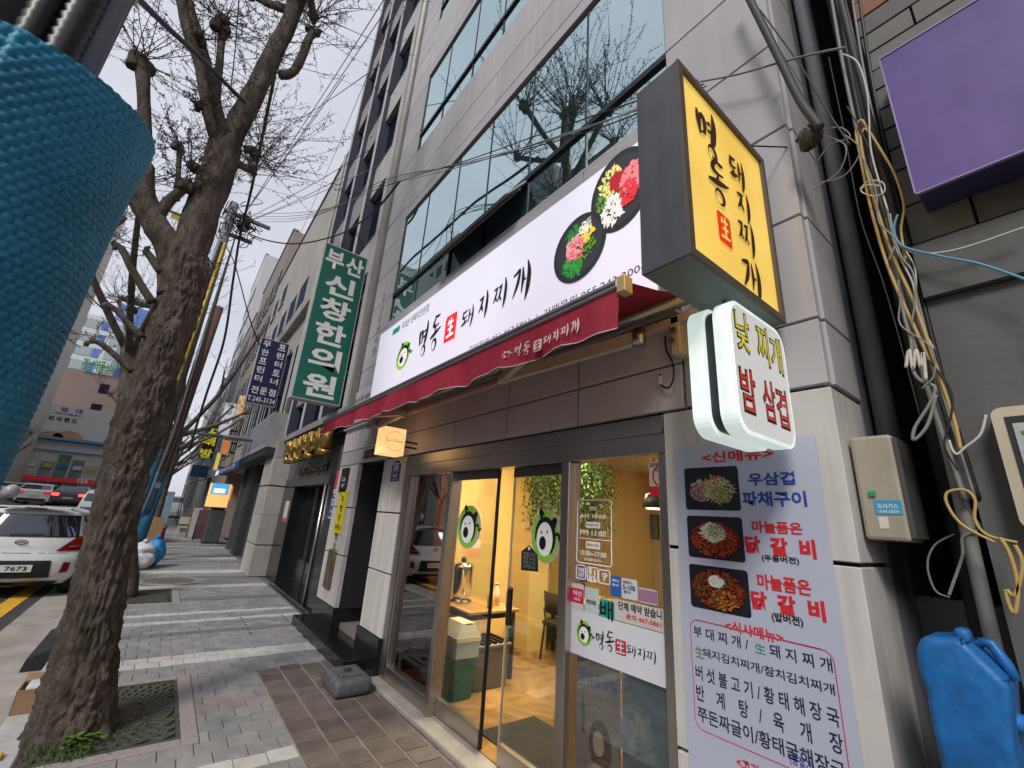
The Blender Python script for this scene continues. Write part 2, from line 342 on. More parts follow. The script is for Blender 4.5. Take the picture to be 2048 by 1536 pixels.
def rowtype(x):
    for a, b, k in ((-6.62, -6.24, 'w'), (-9.05, -8.73, 'w'), (-8.47, -8.2, 'w'), (-7.8, -7.52, 'd'), (-5.15, -4.95, 'p'), (-3.9, -3.72, 'w'), (-11.7, -11.35, 'w'), (-10.2, -9.9, 'd'), (-13.9, -13.5, 'w'),
                    (-12.9, -12.6, 'd'), (-15.9, -15.5, 'd'), (-16.9, -16.5, 'w'), (-18.9, -18.5, 'p'), (-20.5, -20.1, 'w'), (-22.8, -22.3, 'd'), (-24.5, -24.1, 'w'), (-27, -26.5, 'p'), (-29.5, -29, 'w')):
        if a <= x <= b: return k
    return 'g'
HOLES = [(-5.95, -4.33, -.36, .622), (-11.31, -9.69, -.36, .622), (-5.84, -2.2, 1.19, 2.2), (-12.95, -11.65, .02, .95)]
x = -2.2; r = 0
while x > -40:
    xc = x - ROWH / 2; k = rowtype(xc); mats = {'w': P_WHITE, 'd': P_DARK, 'p': P_PURP, 'g': P_GREY}[k]
    y = -.36 - (COLW / 2 if r % 2 else 0)
    while y < 2.2:
        a, b = max(y, -.358), min(y + COLW, 2.2)
        if b - a > .03:
            for h in HOLES:
                if h[0] < xc < h[1] and a < h[3] and b > h[2]:
                    if b - h[3] > .03: a = h[3]
                    elif h[2] - a > .03: b = h[2]
                    else: a = b
            if b - a > .03: pieces.append(paver('paver', ROWH - .006, b - a - .006, mats, xc, (a + b) / 2))
        y += COLW
    x -= ROWH; r += 1
x = -2.2; r = 0
while x > -5.82:                                        # brown pavers in front of the shop
    y = 1.195; lx = .2
    c = 0
    while y < 2.19:
        off = .1 if c % 2 else 0
        xa, xb = max(-5.83, x - lx + off), min(-2.2, x + off)
        ly = min(.22, 2.2 - y)
        if xb - xa > .03 and ly > .03: pieces.append(paver('brown_paver', xb - xa - .012, ly - .012, P_BROWN, (xa + xb) / 2, y + ly / 2))
        y += .22; c += 1
    x -= lx
pieces.sort(key=lambda p: (Vector(p[2]) - Vector((0, 0, H))).length if p[2][0] < -2.9 else 99)
for i, (kind, me, loc, rot) in enumerate(pieces[:300]):
    o = bpy.data.objects.new(kind, me); COL.objects.link(o); o.parent = side; o.location = loc; o.rotation_euler = rot
rest = {}
for kind, me, loc, rot in pieces[300:]:
    mb = rest.setdefault(me.materials[0].name, MB()); off = Vector(loc)
    bx = [v.co for v in me.vertices]; lx = max(v.x for v in bx); ly = max(v.y for v in bx)
    mb.box(off.x - lx, off.x + lx, off.y - ly, off.y + ly, off.z - .03, off.z)
for k, mb in rest.items(): o = mb.build('distant_pavers', MATS[k], side); o['kind'] = 'stuff'
# far end of the pavement, beyond the built blocks
MB().quad((-160, -.36, -.002), (-40, -.36, -.002), (-40, 2.3, -.002), (-160, 2.3, -.002)).build('far_paving', P_GREY[0], side)
# mortar bed of the brown pavers
MB().quad((-5.84, 1.19, -.009), (-2.0, 1.19, -.009), (-2.0, 2.25, -.009), (-5.84, 2.25, -.009)).build('mortar_bed', M('mortar', (.34, .31, .27), .9, var=.25), side)
# two rows of drain holes
for yy in (1.35, 1.93):
    for i in range(7): MB().cyl((-7.36 - i * .16, yy, -.002), .022, .004, 10).build('drain_hole', M('hole_black', (.008, .008, .008), .9, var=0), side)
# tree grates
def grate(cx, cy, label, w=1.36, d=.86, border=.11):
    t = thing('tree_grate', label, 'tree grate', (cx, cy, 0))
    st = M('grate_border_stone', (.33, .29, .28), .85, var=.25, scale=30, bump=.3, bscale=150)
    x0, x1, y0, y1 = cx - w / 2, cx + w / 2, cy - d / 2, cy + d / 2
    BX('border', st, t, x0 - border, x1 + border, y1, y1 + border, -.05, .002, ch=.006); BX('border', st, t, x0 - border, x0, y0, y1, -.05, .002, ch=.006); BX('border', st, t, x1, x1 + border, y0, y1, -.05, .002, ch=.006)
    MB().quad((x0, y0, -.011), (x1, y0, -.011), (x1, y1, -.011), (x0, y1, -.011)).build('soil', M('soil', (.075, .06, .042), .95, var=.5, scale=12, bump=.8, bscale=80), t)
    ir = M('grate_iron', (.085, .09, .075), .75, metal=.2, var=.4, scale=14, bump=.4, bscale=90)
    hx, hy, hr = cx, cy - .12, .33
    rim = MB(); rings = 7
    for k in range(rings):                               # concentric bars with cross ribs
        r0 = hr + .01 + k * .085
        n = 56; sp = MB()
        for i in range(n):
            a0, a1 = 2 * pi * i / n, 2 * pi * (i + .62) / n
            ps = [(hx + rr * cos(a), hy + rr * sin(a)) for rr, a in ((r0 + .012, a0), (r0 + .085, a0 + .02), (r0 + .085, a1 + .02), (r0 + .012, a1))]
            if all(x0 + .01 < p[0] < x1 - .01 and y0 + .01 < p[1] < y1 - .01 for p in ps): sp.prism([(p[0], p[1], -.012) for p in ps], (0, 0, .013))
        rg = MB()
        for i in range(64):
            a0, a1 = 2 * pi * i / 64, 2 * pi * (i + 1) / 64
            ps = [(hx + rr * cos(a), hy + rr * sin(a)) for rr, a in ((r0, a0), (r0 + .013, a0), (r0 + .013, a1), (r0, a1))]
            if all(x0 < p[0] < x1 and y0 < p[1] < y1 for p in ps): rg.prism([(p[0], p[1], -.012) for p in ps], (0, 0, .0145))
        if sp.v: o = sp.build('grate_ribs', ir, t); o['kind'] = 'stuff'
        if rg.v: rg.build('grate_ring', ir, t)['kind'] = 'stuff'
    fr = MB().box(x0 + .002, x1 - .002, y1 - .03, y1 - .002, -.012, .0015).box(x0 + .002, x0 + .03, y0, y1 - .031, -.012, .0015).box(x1 - .03, x1 - .002, y0, y1 - .031, -.012, .0015)
    fr.build('grate_frame', ir, t)
    return t
grate(-5.14, .075, 'square iron tree grate around the nearest trunk, edged with stone strips', d=.87)
grate(-10.5, .075, 'mossy tree grate around the second trunk behind the near tree', d=.87)
# tufts of grass and weeds round the trunk
gm = M('grass', (.06, .115, .022), .7, var=.4, scale=10)
g = MB(); rnd = random.Random(3)
for i in range(2600):
    a = rnd.uniform(0, 2 * pi); r = .2 + .42 * rnd.random() ** 1.6
    px, py = -5.0 + r * cos(a) * 1.25, -.13 + r * sin(a) * .75
    if px < -4.95 and rnd.random() < .55: continue
    if py < -.35 or py > .48 or px > -4.42: continue
    h = rnd.uniform(.012, .045) * (1.2 if py < -.0 else .6); t = rnd.uniform(0, 2 * pi); wv = .004
    lean = Vector((cos(t + 1), sin(t + 1), 0)) * h * rnd.uniform(.2, 1.0); p = Vector((px, py, .002)); s_ = Vector((cos(t), sin(t), 0)) * wv
    g.add([p - s_, p + s_, p + lean * .5 + Vector((0, 0, h * .7)) + s_ * .6, p + lean + Vector((0, 0, h))], [(0, 1, 2), (0, 2, 3)])
tag(g.build('grass', gm), 'short green grass growing round the foot of the near trunk', 'grass', kind='stuff')
wd = MB()
for i in range(60):
    c = Vector((-4.62 + rnd.uniform(-.09, .09), -.08 + rnd.uniform(-.09, .12), rnd.uniform(.02, .09))); t = rnd.uniform(0, 2 * pi); l_ = rnd.uniform(.012, .028)
    u_ = Vector((cos(t), sin(t), rnd.uniform(-.2, .5))) * l_; v_ = Vector((-sin(t), cos(t), .1)) * l_ * .7
    wd.add([c, c + u_ + v_, c + u_ * 2.2, c + u_ - v_], [(0, 1, 2, 3)])
tag(wd.build('weed', M('weed_leaf', (.08, .19, .03), .6, var=.3)), 'bright green leafy weed sprouting at the front of the near trunk', 'weed')
ltr = MB()
for i in range(120):
    c = Vector((-4.95 + rnd.gauss(0, .3), -.02 + rnd.gauss(0, .2), .006)); t = rnd.uniform(0, pi); l_ = rnd.uniform(.01, .03)
    if c.y < -.35 or c.y > .5 or not -5.8 < c.x < -4.48: continue
    ltr.add([c + Vector((cos(t), sin(t), .2)) * l_, c + Vector((-sin(t), cos(t), 0)) * l_ * .5, c - Vector((cos(t), sin(t), 0)) * l_, c + Vector((sin(t), -cos(t), .3)) * l_ * .5], [(0, 1, 2, 3)])
tag(ltr.build('dead_leaves', M('dead_leaf', (.2, .12, .05), .8, var=.5)), 'scattered dry brown leaves on the soil of the near tree grate', 'dead leaves', kind='stuff')
# manhole
t = thing('manhole_cover', 'round worn iron manhole cover set in a concrete ring on the pavement', 'manhole', (-12.3, .48, 0))
MB().cyl((-12.3, .48, -.012), .6, .012, 40).build('ring', M('manhole_ring', (.30, .27, .24), .9, var=.3, bump=.3), t)
MB().cyl((-12.3, .48, -.008), .45, .012, 40).build('cover', M('manhole_iron', (.17, .15, .14), .7, metal=.3, var=.3, bump=.5, bscale=60), t)
# ---------------------------------------------------------------- the restaurant's building
m_stone = M('granite_panel', (.50, .48, .49), .62, var=.07, scale=1.2, bump=.06, bscale=200, streak=.08)
m_stone2 = M('granite_panel_b', (.475, .455, .465), .62, var=.08, scale=1.5, bump=.06, bscale=200, streak=.1)
m_lint = M('lintel_panel', (.44, .42, .45), .55, var=.05, scale=2)
m_clad = M('fascia_panel', (.64, .57, .58), .45, var=.08, scale=2, streak=.06)
m_white = M('white_stone', (.66, .63, .60), .55, var=.11, scale=2.5, streak=.2)
m_gap = M('joint_dark', (.03, .028, .028), .8, var=.1)
m_black = M('black_granite', (.012, .012, .013), .18, var=.4, scale=30, spec=.5)
m_steel = M('brushed_steel', (.50, .46, .43), .32, metal=1, var=.1, scale=3, stretch=(1, 1, .05))
m_dkmet = M('dark_frame', (.025, .028, .035), .4, metal=.5, var=.1)
m_win = glass('mirror_glass', (.70, .86, .88), .70, back=(.03, .065, .07), fmul=.4)
m_pane = glass('clear_glass', (.95, .97, .95), .04, fmul=.32)
A = thing('restaurant_building', 'pale grey granite panel building with broad mirrored windows above the restaurant', 'building', (-4, 2.3, 0))
YF = 2.2
def panels(xs, zs, mats=(m_stone, m_stone2), y=YF, name='stone_panel', gap=.012, depth=.05, parent=A):
    for i in range(len(xs) - 1):
        for j in range(len(zs) - 1):
            a, b = xs[i], xs[i + 1]; c, d = zs[j], zs[j + 1]
            MB().box(a + gap / 2, b - gap / 2, y + random.uniform(-.0015, .0015), y + depth, c + gap / 2, d - gap / 2, ch=.003).build(name, random.choice(mats), parent)
# structural core behind the panels, with the shop front and the stair door left open
BX('wall_core', m_gap, A, -7.64, -.6, YF + .06, YF + .3, 3.0, 26)
BX('wall_core', m_gap, A, -7.64, -.6, YF + .06, YF + .16, 2.37, 3.0)
BX('wall_core', m_gap, A, -7.6, -6.66, YF + .06, YF + .5, .0, 2.37)
BX('wall_core', m_gap, A, -5.62, -4.99, YF + .06, YF + .5, .0, 2.37)
BX('wall_core', m_gap, A, -1.42, -.6, YF + .06, YF + .4, .0, 2.37)
BX('side_wall', M('side_render', (.26, .25, .29), .85, var=.15, streak=.25), A, -.62, -.585, YF + .42, 14, 0, 26)
BX('party_wall', m_stone2, A, -7.64, -7.5, YF + .5, 14, 3.0, 26); BX('roof', m_stone2, A, -7.64, -.6, YF + .3, 14, 25.7, 26)
VX = [-6.45, -5.55, -4.58, -3.76, -2.93, -2.11, -1.28]
# window bands: (sill, mullion, head)
BANDS = [(4.66, 5.16, 6.72), (8.2, 8.65, 10.17), (11.75, 12.2, 13.7), (15.3, 15.75, 17.2)]
prev = 4.60
for bi, (zs, zm, zh) in enumerate(BANDS):
    if bi: panels(VX, [prev + .2, (prev + zs) / 2 + .05, zs])
    for i in range(6):
        a, b = VX[i], VX[i + 1]
        top = MB().box(a + .004, b - .004, YF + .03, YF + .045, zm + .03, zh - .004)
        top.build('window_pane', m_win, A)
        if not (bi == 0 and i in (2, 3)):
            MB().box(a + .004, b - .004, YF + .034, YF + .049, zs + .01, zm - .03).build('window_pane', m_win, A)
        BX('mullion', m_dkmet, A, b - .008, b + .008, YF + .022, YF + .058, zs, zh)
    BX('mullion', m_dkmet, A, VX[0] - .004, VX[0] + .008, YF + .02, YF + .06, zs, zh)
    BX('transom', m_dkmet, A, VX[0], VX[-1] + .01, YF + .005, YF + .06, zm - .03, zm + .028)
    BX('sill', m_lint, A, VX[0], VX[-1], YF + .004, YF + .056, zs - .02, zs + .012)
    panels([VX[0], -4.58, -2.93, -1.28], [zh, zh + .2], (m_lint,), y=YF - .002)
    prev = zh
panels(VX, [BANDS[-1][2] + .2, 18.5, 20, 22, 24, 26])
# strip under the first sill, above the shop sign
panels([-6.45, -4.58, -2.11, -1.28], [4.36, 4.64], (m_lint,))
# left and right piers
zl = [3.0, 3.5, 4.0, 4.6, 5.2, 5.8, 6.4, 7.0, 7.6, 8.2, 8.8, 9.4, 10, 10.6, 11.2, 11.8, 12.4, 13, 14, 15, 16, 18, 20, 22, 24, 26]
panels([-7.62, -6.45], zl)
zr = [2.372, 2.70, 3.28, 3.87, 4.5, 5.17, 5.85, 6.5, 7.2, 8, 9, 10, 11, 12, 13.5, 15, 17, 19, 22, 26]
panels([-1.28, -.585], zr)
for c, d in zip(zr[:-1], zr[1:]):      # return face of the right pier
    MB().box(-.62, -.578, YF + .052, YF + .41, c + .006, d - .006, ch=.003).build('stone_panel', m_stone2, A)
# open top-hung window: three bays of the lower strip
hp = MB(); a, b = VX[2] + .02, VX[4] - .02; zt, zb = 5.12, 4.68; yo = YF - .21
MB().quad((a, YF + .02, zt), (b, YF + .02, zt), (b, yo, zb + .14), (a, yo, zb + .14)).build('open_sash_pane', glass('sash_glass', (.6, .7, .7), .25, back=(.40, .46, .47), fmul=.4), A)  # pale backing colour stands in for the lit sign reflected in the sash
fr = MB()
for xx in (a, b): fr.tube([(xx, YF + .015, zt), (xx, yo - .005, zb + .14)], .018, 4)
fr.tube([(a, yo - .005, zb + .14), (b, yo - .005, zb + .14)], .02, 4).tube([(a, YF - .06, zb + .3), (b, YF - .06, zb + .3)], .012, 4)
fr.build('open_sash_frame', M('sash_metal', (.35, .37, .38), .4, metal=.8), A)
BX('inner_pane', glass('shade_glass', (.4, .55, .62), .3, back=(.03, .06, .09), fmul=.4), A, VX[2], VX[4], YF + .05, YF + .055, 4.68, 5.12)
# shop fascia under the awning
xs = [-6.35, -5.65, -4.86, -3.87, -2.97, -2.12, -1.285]
panels(xs, [2.37, 2.65, 2.97], (m_clad,), gap=.014)
panels([-7.62, -6.9, -6.35], [2.6, 3.0], (m_clad, m_stone)); panels([-7.62, -6.9, -6.35], [2.37, 2.6], (m_lint,))
BX('fascia_ledge', m_lint, A, -7.62, -1.29, YF - .05, YF + .05, 2.972, 2.998)
# white stone piers with a black plinth
m_whiter = M('white_stone_return', (.60, .565, .54), .55, var=.05, scale=2, streak=.12)
def pier(x0, x1, zs, y0=YF, deep=.45):
    for c, d in zip(zs[:-1], zs[1:]): MB().box(x0, x1, y0, y0 + deep, c + .008, d - .008, ch=.004).build('pier_block', m_white, A)
pier(-7.6, -6.68, [.37, 1.05, 1.72, 2.37]); pier(-5.66, -4.99, [.37, 1.02, 1.69, 2.37])
BX('plinth', m_black, A, -7.63, -6.65, YF - .02, YF + .5, .12, .372); BX('plinth', m_black, A, -5.69, -4.995, YF - .02, YF + .5, -.02, .372)
BX('step', m_black, A, -7.72, -5.3, YF - .26, YF + 1.2, -.05, .12, ch=.006)
BX('door_sill', M('sill_stone', (.28, .24, .22), .5), A, -6.64, -5.70, YF + .1, YF + .42, .125, .2)
# stair entrance, in shade
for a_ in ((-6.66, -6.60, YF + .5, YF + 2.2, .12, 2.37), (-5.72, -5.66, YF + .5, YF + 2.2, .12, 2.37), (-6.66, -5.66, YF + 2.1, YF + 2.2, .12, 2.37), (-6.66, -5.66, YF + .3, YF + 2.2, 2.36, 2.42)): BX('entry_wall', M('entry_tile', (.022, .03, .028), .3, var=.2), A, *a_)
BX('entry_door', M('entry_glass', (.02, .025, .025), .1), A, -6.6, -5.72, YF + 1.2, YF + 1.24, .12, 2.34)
hd = BX('door_handle', m_steel, A, -5.8, -5.76, YF + .46, YF + .5, .9, 1.75)
# right pier, white board behind the menu poster
pier(-1.425, -.585, [.0, .72, 1.62, 2.366], deep=.4)
# rust stain on the pier is on the stone itself
MB().quad((-.78, YF - .0035, 2.41), (-.745, YF - .0035, 2.41), (-.755, YF - .0035, 2.68), (-.775, YF - .0035, 2.68)).build('rust_stain', M('rust', (.33, .20, .06), .8, var=.3), A)
# threshold
BX('threshold', M('threshold_concrete', (.34, .31, .28), .8, var=.25, bump=.3, bscale=60), A, -4.98, -1.44, 2.1, 2.3, -.05, .035, ch=.008)
# rain pipe
MB().tube([(-7.38, YF - .07, 3.1), (-7.38, YF - .07, 25)], .05, 12).build('rain_pipe', M('pipe_white', (.5, .49, .47), .5), A, True)
# ---------------------------------------------------------------- shop front
SF = thing('shop_front', 'stainless steel shop front with sliding glass doors and fixed panes', 'shop front', (-3.2, 2.25, 0))
YG = 2.27
BX('header', m_steel, SF, -4.985, -1.44, YG - .05, YG + .08, 2.13, 2.362, ch=.004)
BX('header_trim', m_steel, SF, -4.985, -1.44, YG - .065, YG - .052, 2.25, 2.275)
for x0, x1, nm in ((-4.985, -4.86, 'jamb'), (-4.835, -4.80, 'jamb_stop'), (-3.915, -3.845, 'post'), (-2.285, -2.205, 'post'), (-1.485, -1.43, 'jamb')):
    BX(nm, m_steel, SF, x0, x1, YG - .055, YG + .07, .0, 2.128, ch=.004)
BX('jamb_reveal', m_dkmet, SF, -4.858, -4.837, YG - .02, YG + .05, .0, 2.128)
BX('bottom_rail', m_steel, SF, -4.80, -3.916, YG - .05, YG + .03, .036, .17, ch=.004); BX('bottom_rail', m_steel, SF, -2.204, -1.486, YG - .05, YG + .03, .036, .17, ch=.004)
lp = MB().box(-4.80, -3.916, YG - .004, YG + .004, .17, 2.128).build('fixed_pane', glass('bronze_glass', (.42, .30, .25), .24, fmul=.7), SF)
MB().box(-2.204, -1.486, YG - .004, YG + .004, .17, 2.128).build('fixed_pane', m_pane, SF)
def leaf(x0, x1, y, lab):
    p = MB().box(x0, x1, y - .005, y + .005, .17, 2.05).build('door_leaf', m_pane, SF)
    BX('leaf_rail', m_steel, p, x0, x1, y - .02, y + .02, .045, .17); BX('leaf_rail', M('leaf_head', (.13, .115, .12), .4, metal=.6), p, x0, x1, y - .02, y + .02, 2.05, 2.128)
    return p
l1 = leaf(-3.84, -3.17, YG + .035, 'l'); BX('leaf_edge', m_dkmet, l1, -3.169, -3.157, YG + .02, YG + .05, .045, 2.128)
l2 = leaf(-2.93, -2.29, YG + .035, 'r'); BX('leaf_edge', M('leaf_edge_pale', (.62, .5, .36), .3), l2, -2.938, -2.931, YG + .025, YG + .045, .17, 2.05)
BX('pull_handle', m_dkmet, l2, -2.915, -2.875, YG + .0, YG + .028, .93, 1.19, ch=.01)
BX('handle_plate', M('chrome', (.7, .7, .7), .15, metal=1), l2, -2.925, -2.867, YG + .0285, YG + .0298, .92, 1.20)
# ---------------------------------------------------------------- dining room
R = struct(thing('dining_room', 'warm lit dining room with yellow walls behind the shop front', 'room', (-3, 5, 0)))
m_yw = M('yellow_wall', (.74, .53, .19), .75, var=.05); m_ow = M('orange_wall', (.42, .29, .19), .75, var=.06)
X0, X1, Y0, Y1, ZC = -5.3, -.66, 2.37, 7.6, 2.75
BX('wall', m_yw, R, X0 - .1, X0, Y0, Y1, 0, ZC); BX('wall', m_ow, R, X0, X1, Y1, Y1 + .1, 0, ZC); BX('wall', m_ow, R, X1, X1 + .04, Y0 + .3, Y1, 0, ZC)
BX('ceiling', M('ceiling_white', (.7, .66, .58), .8), R, X0 - .1, X1, Y0 - .05, Y1 + .1, ZC, ZC + .1)
BX('front_return', m_yw, R, X0, -4.99, Y0 + .05, Y0 + .3, 0, ZC); BX('front_lintel', m_yw, R, -4.99, -1.42, Y0 + .0, Y0 + .08, 2.37, ZC)
BX('wainscot', M('green_wainscot', (.03, .12, .075), .5), R, X0 + .001, X0 + .02, 4.2, Y1, .04, .34)
BX('wall_pier', m_yw, R, X0, X0 + .35, 4.25, 4.6, 0, ZC)
fl = bpy.data.materials.new('floor_epoxy'); fl.use_nodes = True
tt = fl.node_tree; b_ = tt.nodes['Principled BSDF']; b_.inputs['Roughness'].default_value = .22
g_ = tt.nodes.new('ShaderNodeNewGeometry'); n_ = tt.nodes.new('ShaderNodeTexNoise'); n_.inputs['Scale'].default_value = 2.2; n_.inputs['Detail'].default_value = 7; n_.inputs['Distortion'].default_value = 1.6
c_ = tt.nodes.new('ShaderNodeValToRGB'); c_.color_ramp.elements[0].position = .3; c_.color_ramp.elements[0].color = (.16, .085, .03, 1); c_.color_ramp.elements[1].position = .7; c_.color_ramp.elements[1].color = (.42, .24, .085, 1)
tt.links.new(g_.outputs['Position'], n_.inputs['Vector']); tt.links.new(n_.outputs['Fac'], c_.inputs[0]); tt.links.new(c_.outputs[0], b_.inputs['Base Color'])
BX('floor', fl, R, X0 - .1, X1 + .04, 2.3, Y1 + .1, -.05, .04)
BX('back_counter', M('counter_dark', (.05, .04, .035), .5), R, -3.2, -1.0, 6.9, 7.55, .04, 1.1)
def ceiling_lamp(x, y, e, lab, col=(1, .84, .56)):
    t = thing('ceiling_light', lab, 'ceiling light', (x, y, ZC - .06))
    BX('housing', M('lamp_white', (.8, .8, .8), .4), t, x - .62, x + .62, y - .16, y + .16, ZC - .05, ZC - .001)
    BX('diffuser', M('lamp_glow%.1f' % e, (.9, .8, .6), .5, var=0, emit=e, ecol=col), t, x - .6, x + .6, y - .14, y + .14, ZC - .06, ZC - .05)
ceiling_lamp(-4.0, 3.1, 62, 'long warm ceiling light nearest the shop door'); ceiling_lamp(-2.4, 3.6, 5, 'long warm ceiling light over the middle of the dining room'); ceiling_lamp(-4.0, 4.75, 60, 'long warm ceiling light above the rear tables'); ceiling_lamp(-2.1, 4.9, 8, 'long warm ceiling light on the side of the rear wall')
whiteish = M('tissue', (.7, .68, .64), .7)
mat_ = tag(BX('door_mat', M('mat_black', (.02, .019, .017), .9, bump=.6, bscale=120), None, -3.40, -2.1, 2.45, 3.05, .0402, .05), 'black mat on the floor just inside the door', 'mat')
wood = M('table_wood', (.45, .25, .09), .45, var=.25, scale=3, stretch=(1, 9, 9))
blk = M('black_metal', (.015, .014, .014), .45)
def table(cx, cy, wx, wy, h, lab):
    t = thing('table', lab, 'table', (cx, cy, .04))
    BX('table_top', wood, t, cx - wx / 2, cx + wx / 2, cy - wy / 2, cy + wy / 2, h - .03, h, ch=.004)
    BX('apron', blk, t, cx - wx / 2 + .03, cx + wx / 2 - .03, cy - wy / 2 + .03, cy + wy / 2 - .03, h - .085, h - .031)
    for sx in (-1, 1):
        for sy in (-1, 1): BX('leg', blk, t, cx + sx * (wx / 2 - .05) - .02, cx + sx * (wx / 2 - .05) + .02, cy + sy * (wy / 2 - .05) - .02, cy + sy * (wy / 2 - .05) + .02, .04, h - .031)
table(-4.72, 3.15, 1.0, .68, .74, 'wood topped black table carrying the water dispenser by the left pane')
table(-4.55, 4.95, .75, .7, .74, 'wood topped black table with the small screen, seen through the door')
table(-2.3, 4.6, .8, .7, .74, 'wood topped table behind the right hand pane')
def chair(cx, cy, rz, lab):
    t = thing('chair', lab, 'chair', (cx, cy, .04), 0)
    bm = M('chair_brown', (.035, .025, .02), .5)
    MB().rbox(-.21, .21, -.21, .21, .40, .45, .015).build('seat', bm, t, True, True)
    bk = MB(); n = 8
    for i in range(n):
        a0, a1 = -1 + 2 * i / n, -1 + 2 * (i + 1) / n; f = lambda q: (q * .2, .2 - .05 * q * q)
        (xa, ya), (xb, yb) = f(a0), f(a1); bk.add([(xa, ya, .55), (xb, yb, .55), (xb, yb + .03, .80), (xa, ya + .03, .80), (xa, ya + .02, .55), (xb, yb + .02, .55), (xb, yb + .05, .80), (xa, ya + .05, .80)], [(0, 1, 2, 3), (5, 4, 7, 6), (3, 2, 6, 7), (1, 0, 4, 5)])
    bk.build('backrest', bm, t, True, True)
    for sx in (-1, 1):
        for sy in (-1, 1): MB().tube([(sx * .18, sy * .18, .40), (sx * .21, sy * .21, 0)], .014, 6).build('leg', blk, t, True, True)
        MB().tube([(sx * .17, .17, .40), (sx * .18, .20, .60)], .012, 6).build('back_post', blk, t, True, True)
    t.rotation_euler.z = rz
    return t
chair(-4.45, 4.45, pi, 'dark brown chair in front of the small screen table'); chair(-2.2, 4.0, pi + .3, 'dark chair turned at the table behind the right pane'); chair(-2.35, 5.2, .2, 'dark chair on the far side of the table behind the right pane')
# things by the door
t = thing('swing_bin', 'teal plastic waste bin with cream swing lid inside the left door leaf', 'bin', (-4.12, 2.66, .04))
def tap(c, w0, d0, w1, d1, z0, z1): return [(c[0] + sx * w, c[1] + sy * d, z) for w, d, z in ((w0, d0, z0), (w1, d1, z1)) for sx, sy in ((-1, -1), (1, -1), (1, 1), (-1, 1))]
BF = [(3, 2, 1, 0), (4, 5, 6, 7), (0, 1, 5, 4), (1, 2, 6, 5), (2, 3, 7, 6), (3, 0, 4, 7)]
MB().add(tap((-4.12, 2.66), .12, .1, .15, .125, .04, .52), BF).build('bin_body', M('teal_plastic', (.015, .13, .10), .4), t)
MB().add(tap((-4.12, 2.66), .153, .128, .158, .132, .40, .54), BF).build('bin_bag', M('bag_film', (.5, .55, .5), .3), t)
MB().add(tap((-4.12, 2.66), .165, .14, .165, .14, .541, .58), BF).add(tap((-4.12, 2.66), .16, .135, .14, .07, .581, .70), BF).build('bin_lid', M('cream_plastic', (.75, .68, .5), .4), t)
MB().quad((-3.995, 2.60, .60), (-3.995, 2.72, .60), (-3.975, 2.70, .70), (-3.975, 2.62, .70)).build('swing_flap', M('flap_grey', (.08, .14, .12), .5), t)
t = thing('storage_tub', 'grey plastic tub with a ribbed grille under the dispenser table', 'tub', (-4.3, 3.05, .04))
MB().add(tap((-4.28, 3.06), .17, .2, .19, .225, .04, .42), BF).build('tub_body', M('tub_grey', (.12, .115, .11), .5), t); MB().add(tap((-4.28, 3.06), .2, .235, .205, .24, .421, .445), BF).build('tub_rim', M('tub_rim', (.25, .23, .21), .5), t)
for i in range(6): BX('grille_bar', blk, t, -4.46, -4.1, 2.86 + i * .075, 2.89 + i * .075, .446, .47)
# water dispenser and bottles on the table
t = thing('water_dispenser', 'chrome water urn with black lid on the table by the left leaf', 'dispenser', (-4.8, 3.0, .74))
ch_ = MATS['chrome']
MB().lathe((-4.75, 3.02, .74), [(.13, 0), (.13, .03), (.09, .05), (.12, .08), (.12, .36), (.125, .37), (.11, .42), (.05, .45)], 20).build('urn', ch_, t, True); MB().lathe((-4.75, 3.02, 1.19), [(.03, 0), (.035, .03), (.015, .05)], 12).build('lid_knob', blk, t, True)
MB().tube([(-4.66, 2.99, .86), (-4.60, 2.97, .86), (-4.58, 2.97, .82)], .012, 6).build('tap', ch_, t, True); MB().box(-4.69, -4.67, 2.97, 3.07, .95, 1.05).build('badge', M('pale_label', (.8, .8, .75), .5), t)
def bottle(x, y, z, h, r, col, lab, cap=(.02, .02, .02)):
    t = thing('bottle', lab, 'bottle', (x, y, z), group='small bottles on the dispenser table')
    MB().lathe((x, y, z), [(r, 0), (r, h * .6), (r * .45, h * .78), (r * .4, h * .88)], 12).build('bottle_body', M('bottle_' + str(int(col[0] * 99)), col, .25), t, True); MB().cyl((x, y, z + h * .881), r * .5, h * .12, 10).build('cap', M('cap' + str(int(cap[0] * 99)), cap, .5), t, True)
bottle(-4.36, 3.18, .74, .22, .04, (.75, .45, .15), 'amber sauce bottle with black cap at the table edge'); bottle(-4.45, 3.32, .74, .25, .045, (.7, .62, .45), 'pale squeeze bottle beside the sauce bottle', (.6, .5, .3)); bottle(-4.32, 3.40, .74, .24, .035, (.5, .55, .6), 'clear water bottle at the far corner of the dispenser table', (.3, .35, .5))
t = thing('order_screen', 'small order screen on a stand on the rear table', 'screen', (-4.6, 4.95, .74))
BX('stand', blk, t, -4.62, -4.58, 4.93, 4.97, .74, .92); BX('screen_case', blk, t, -4.70, -4.66, 4.82, 5.10, .92, 1.14); BX('screen_face', M('screen_blue', (.05, .06, .12), .3, var=0, emit=.5, ecol=(.12, .14, .35)), t, -4.6595, -4.655, 4.84, 5.08, .94, 1.12)
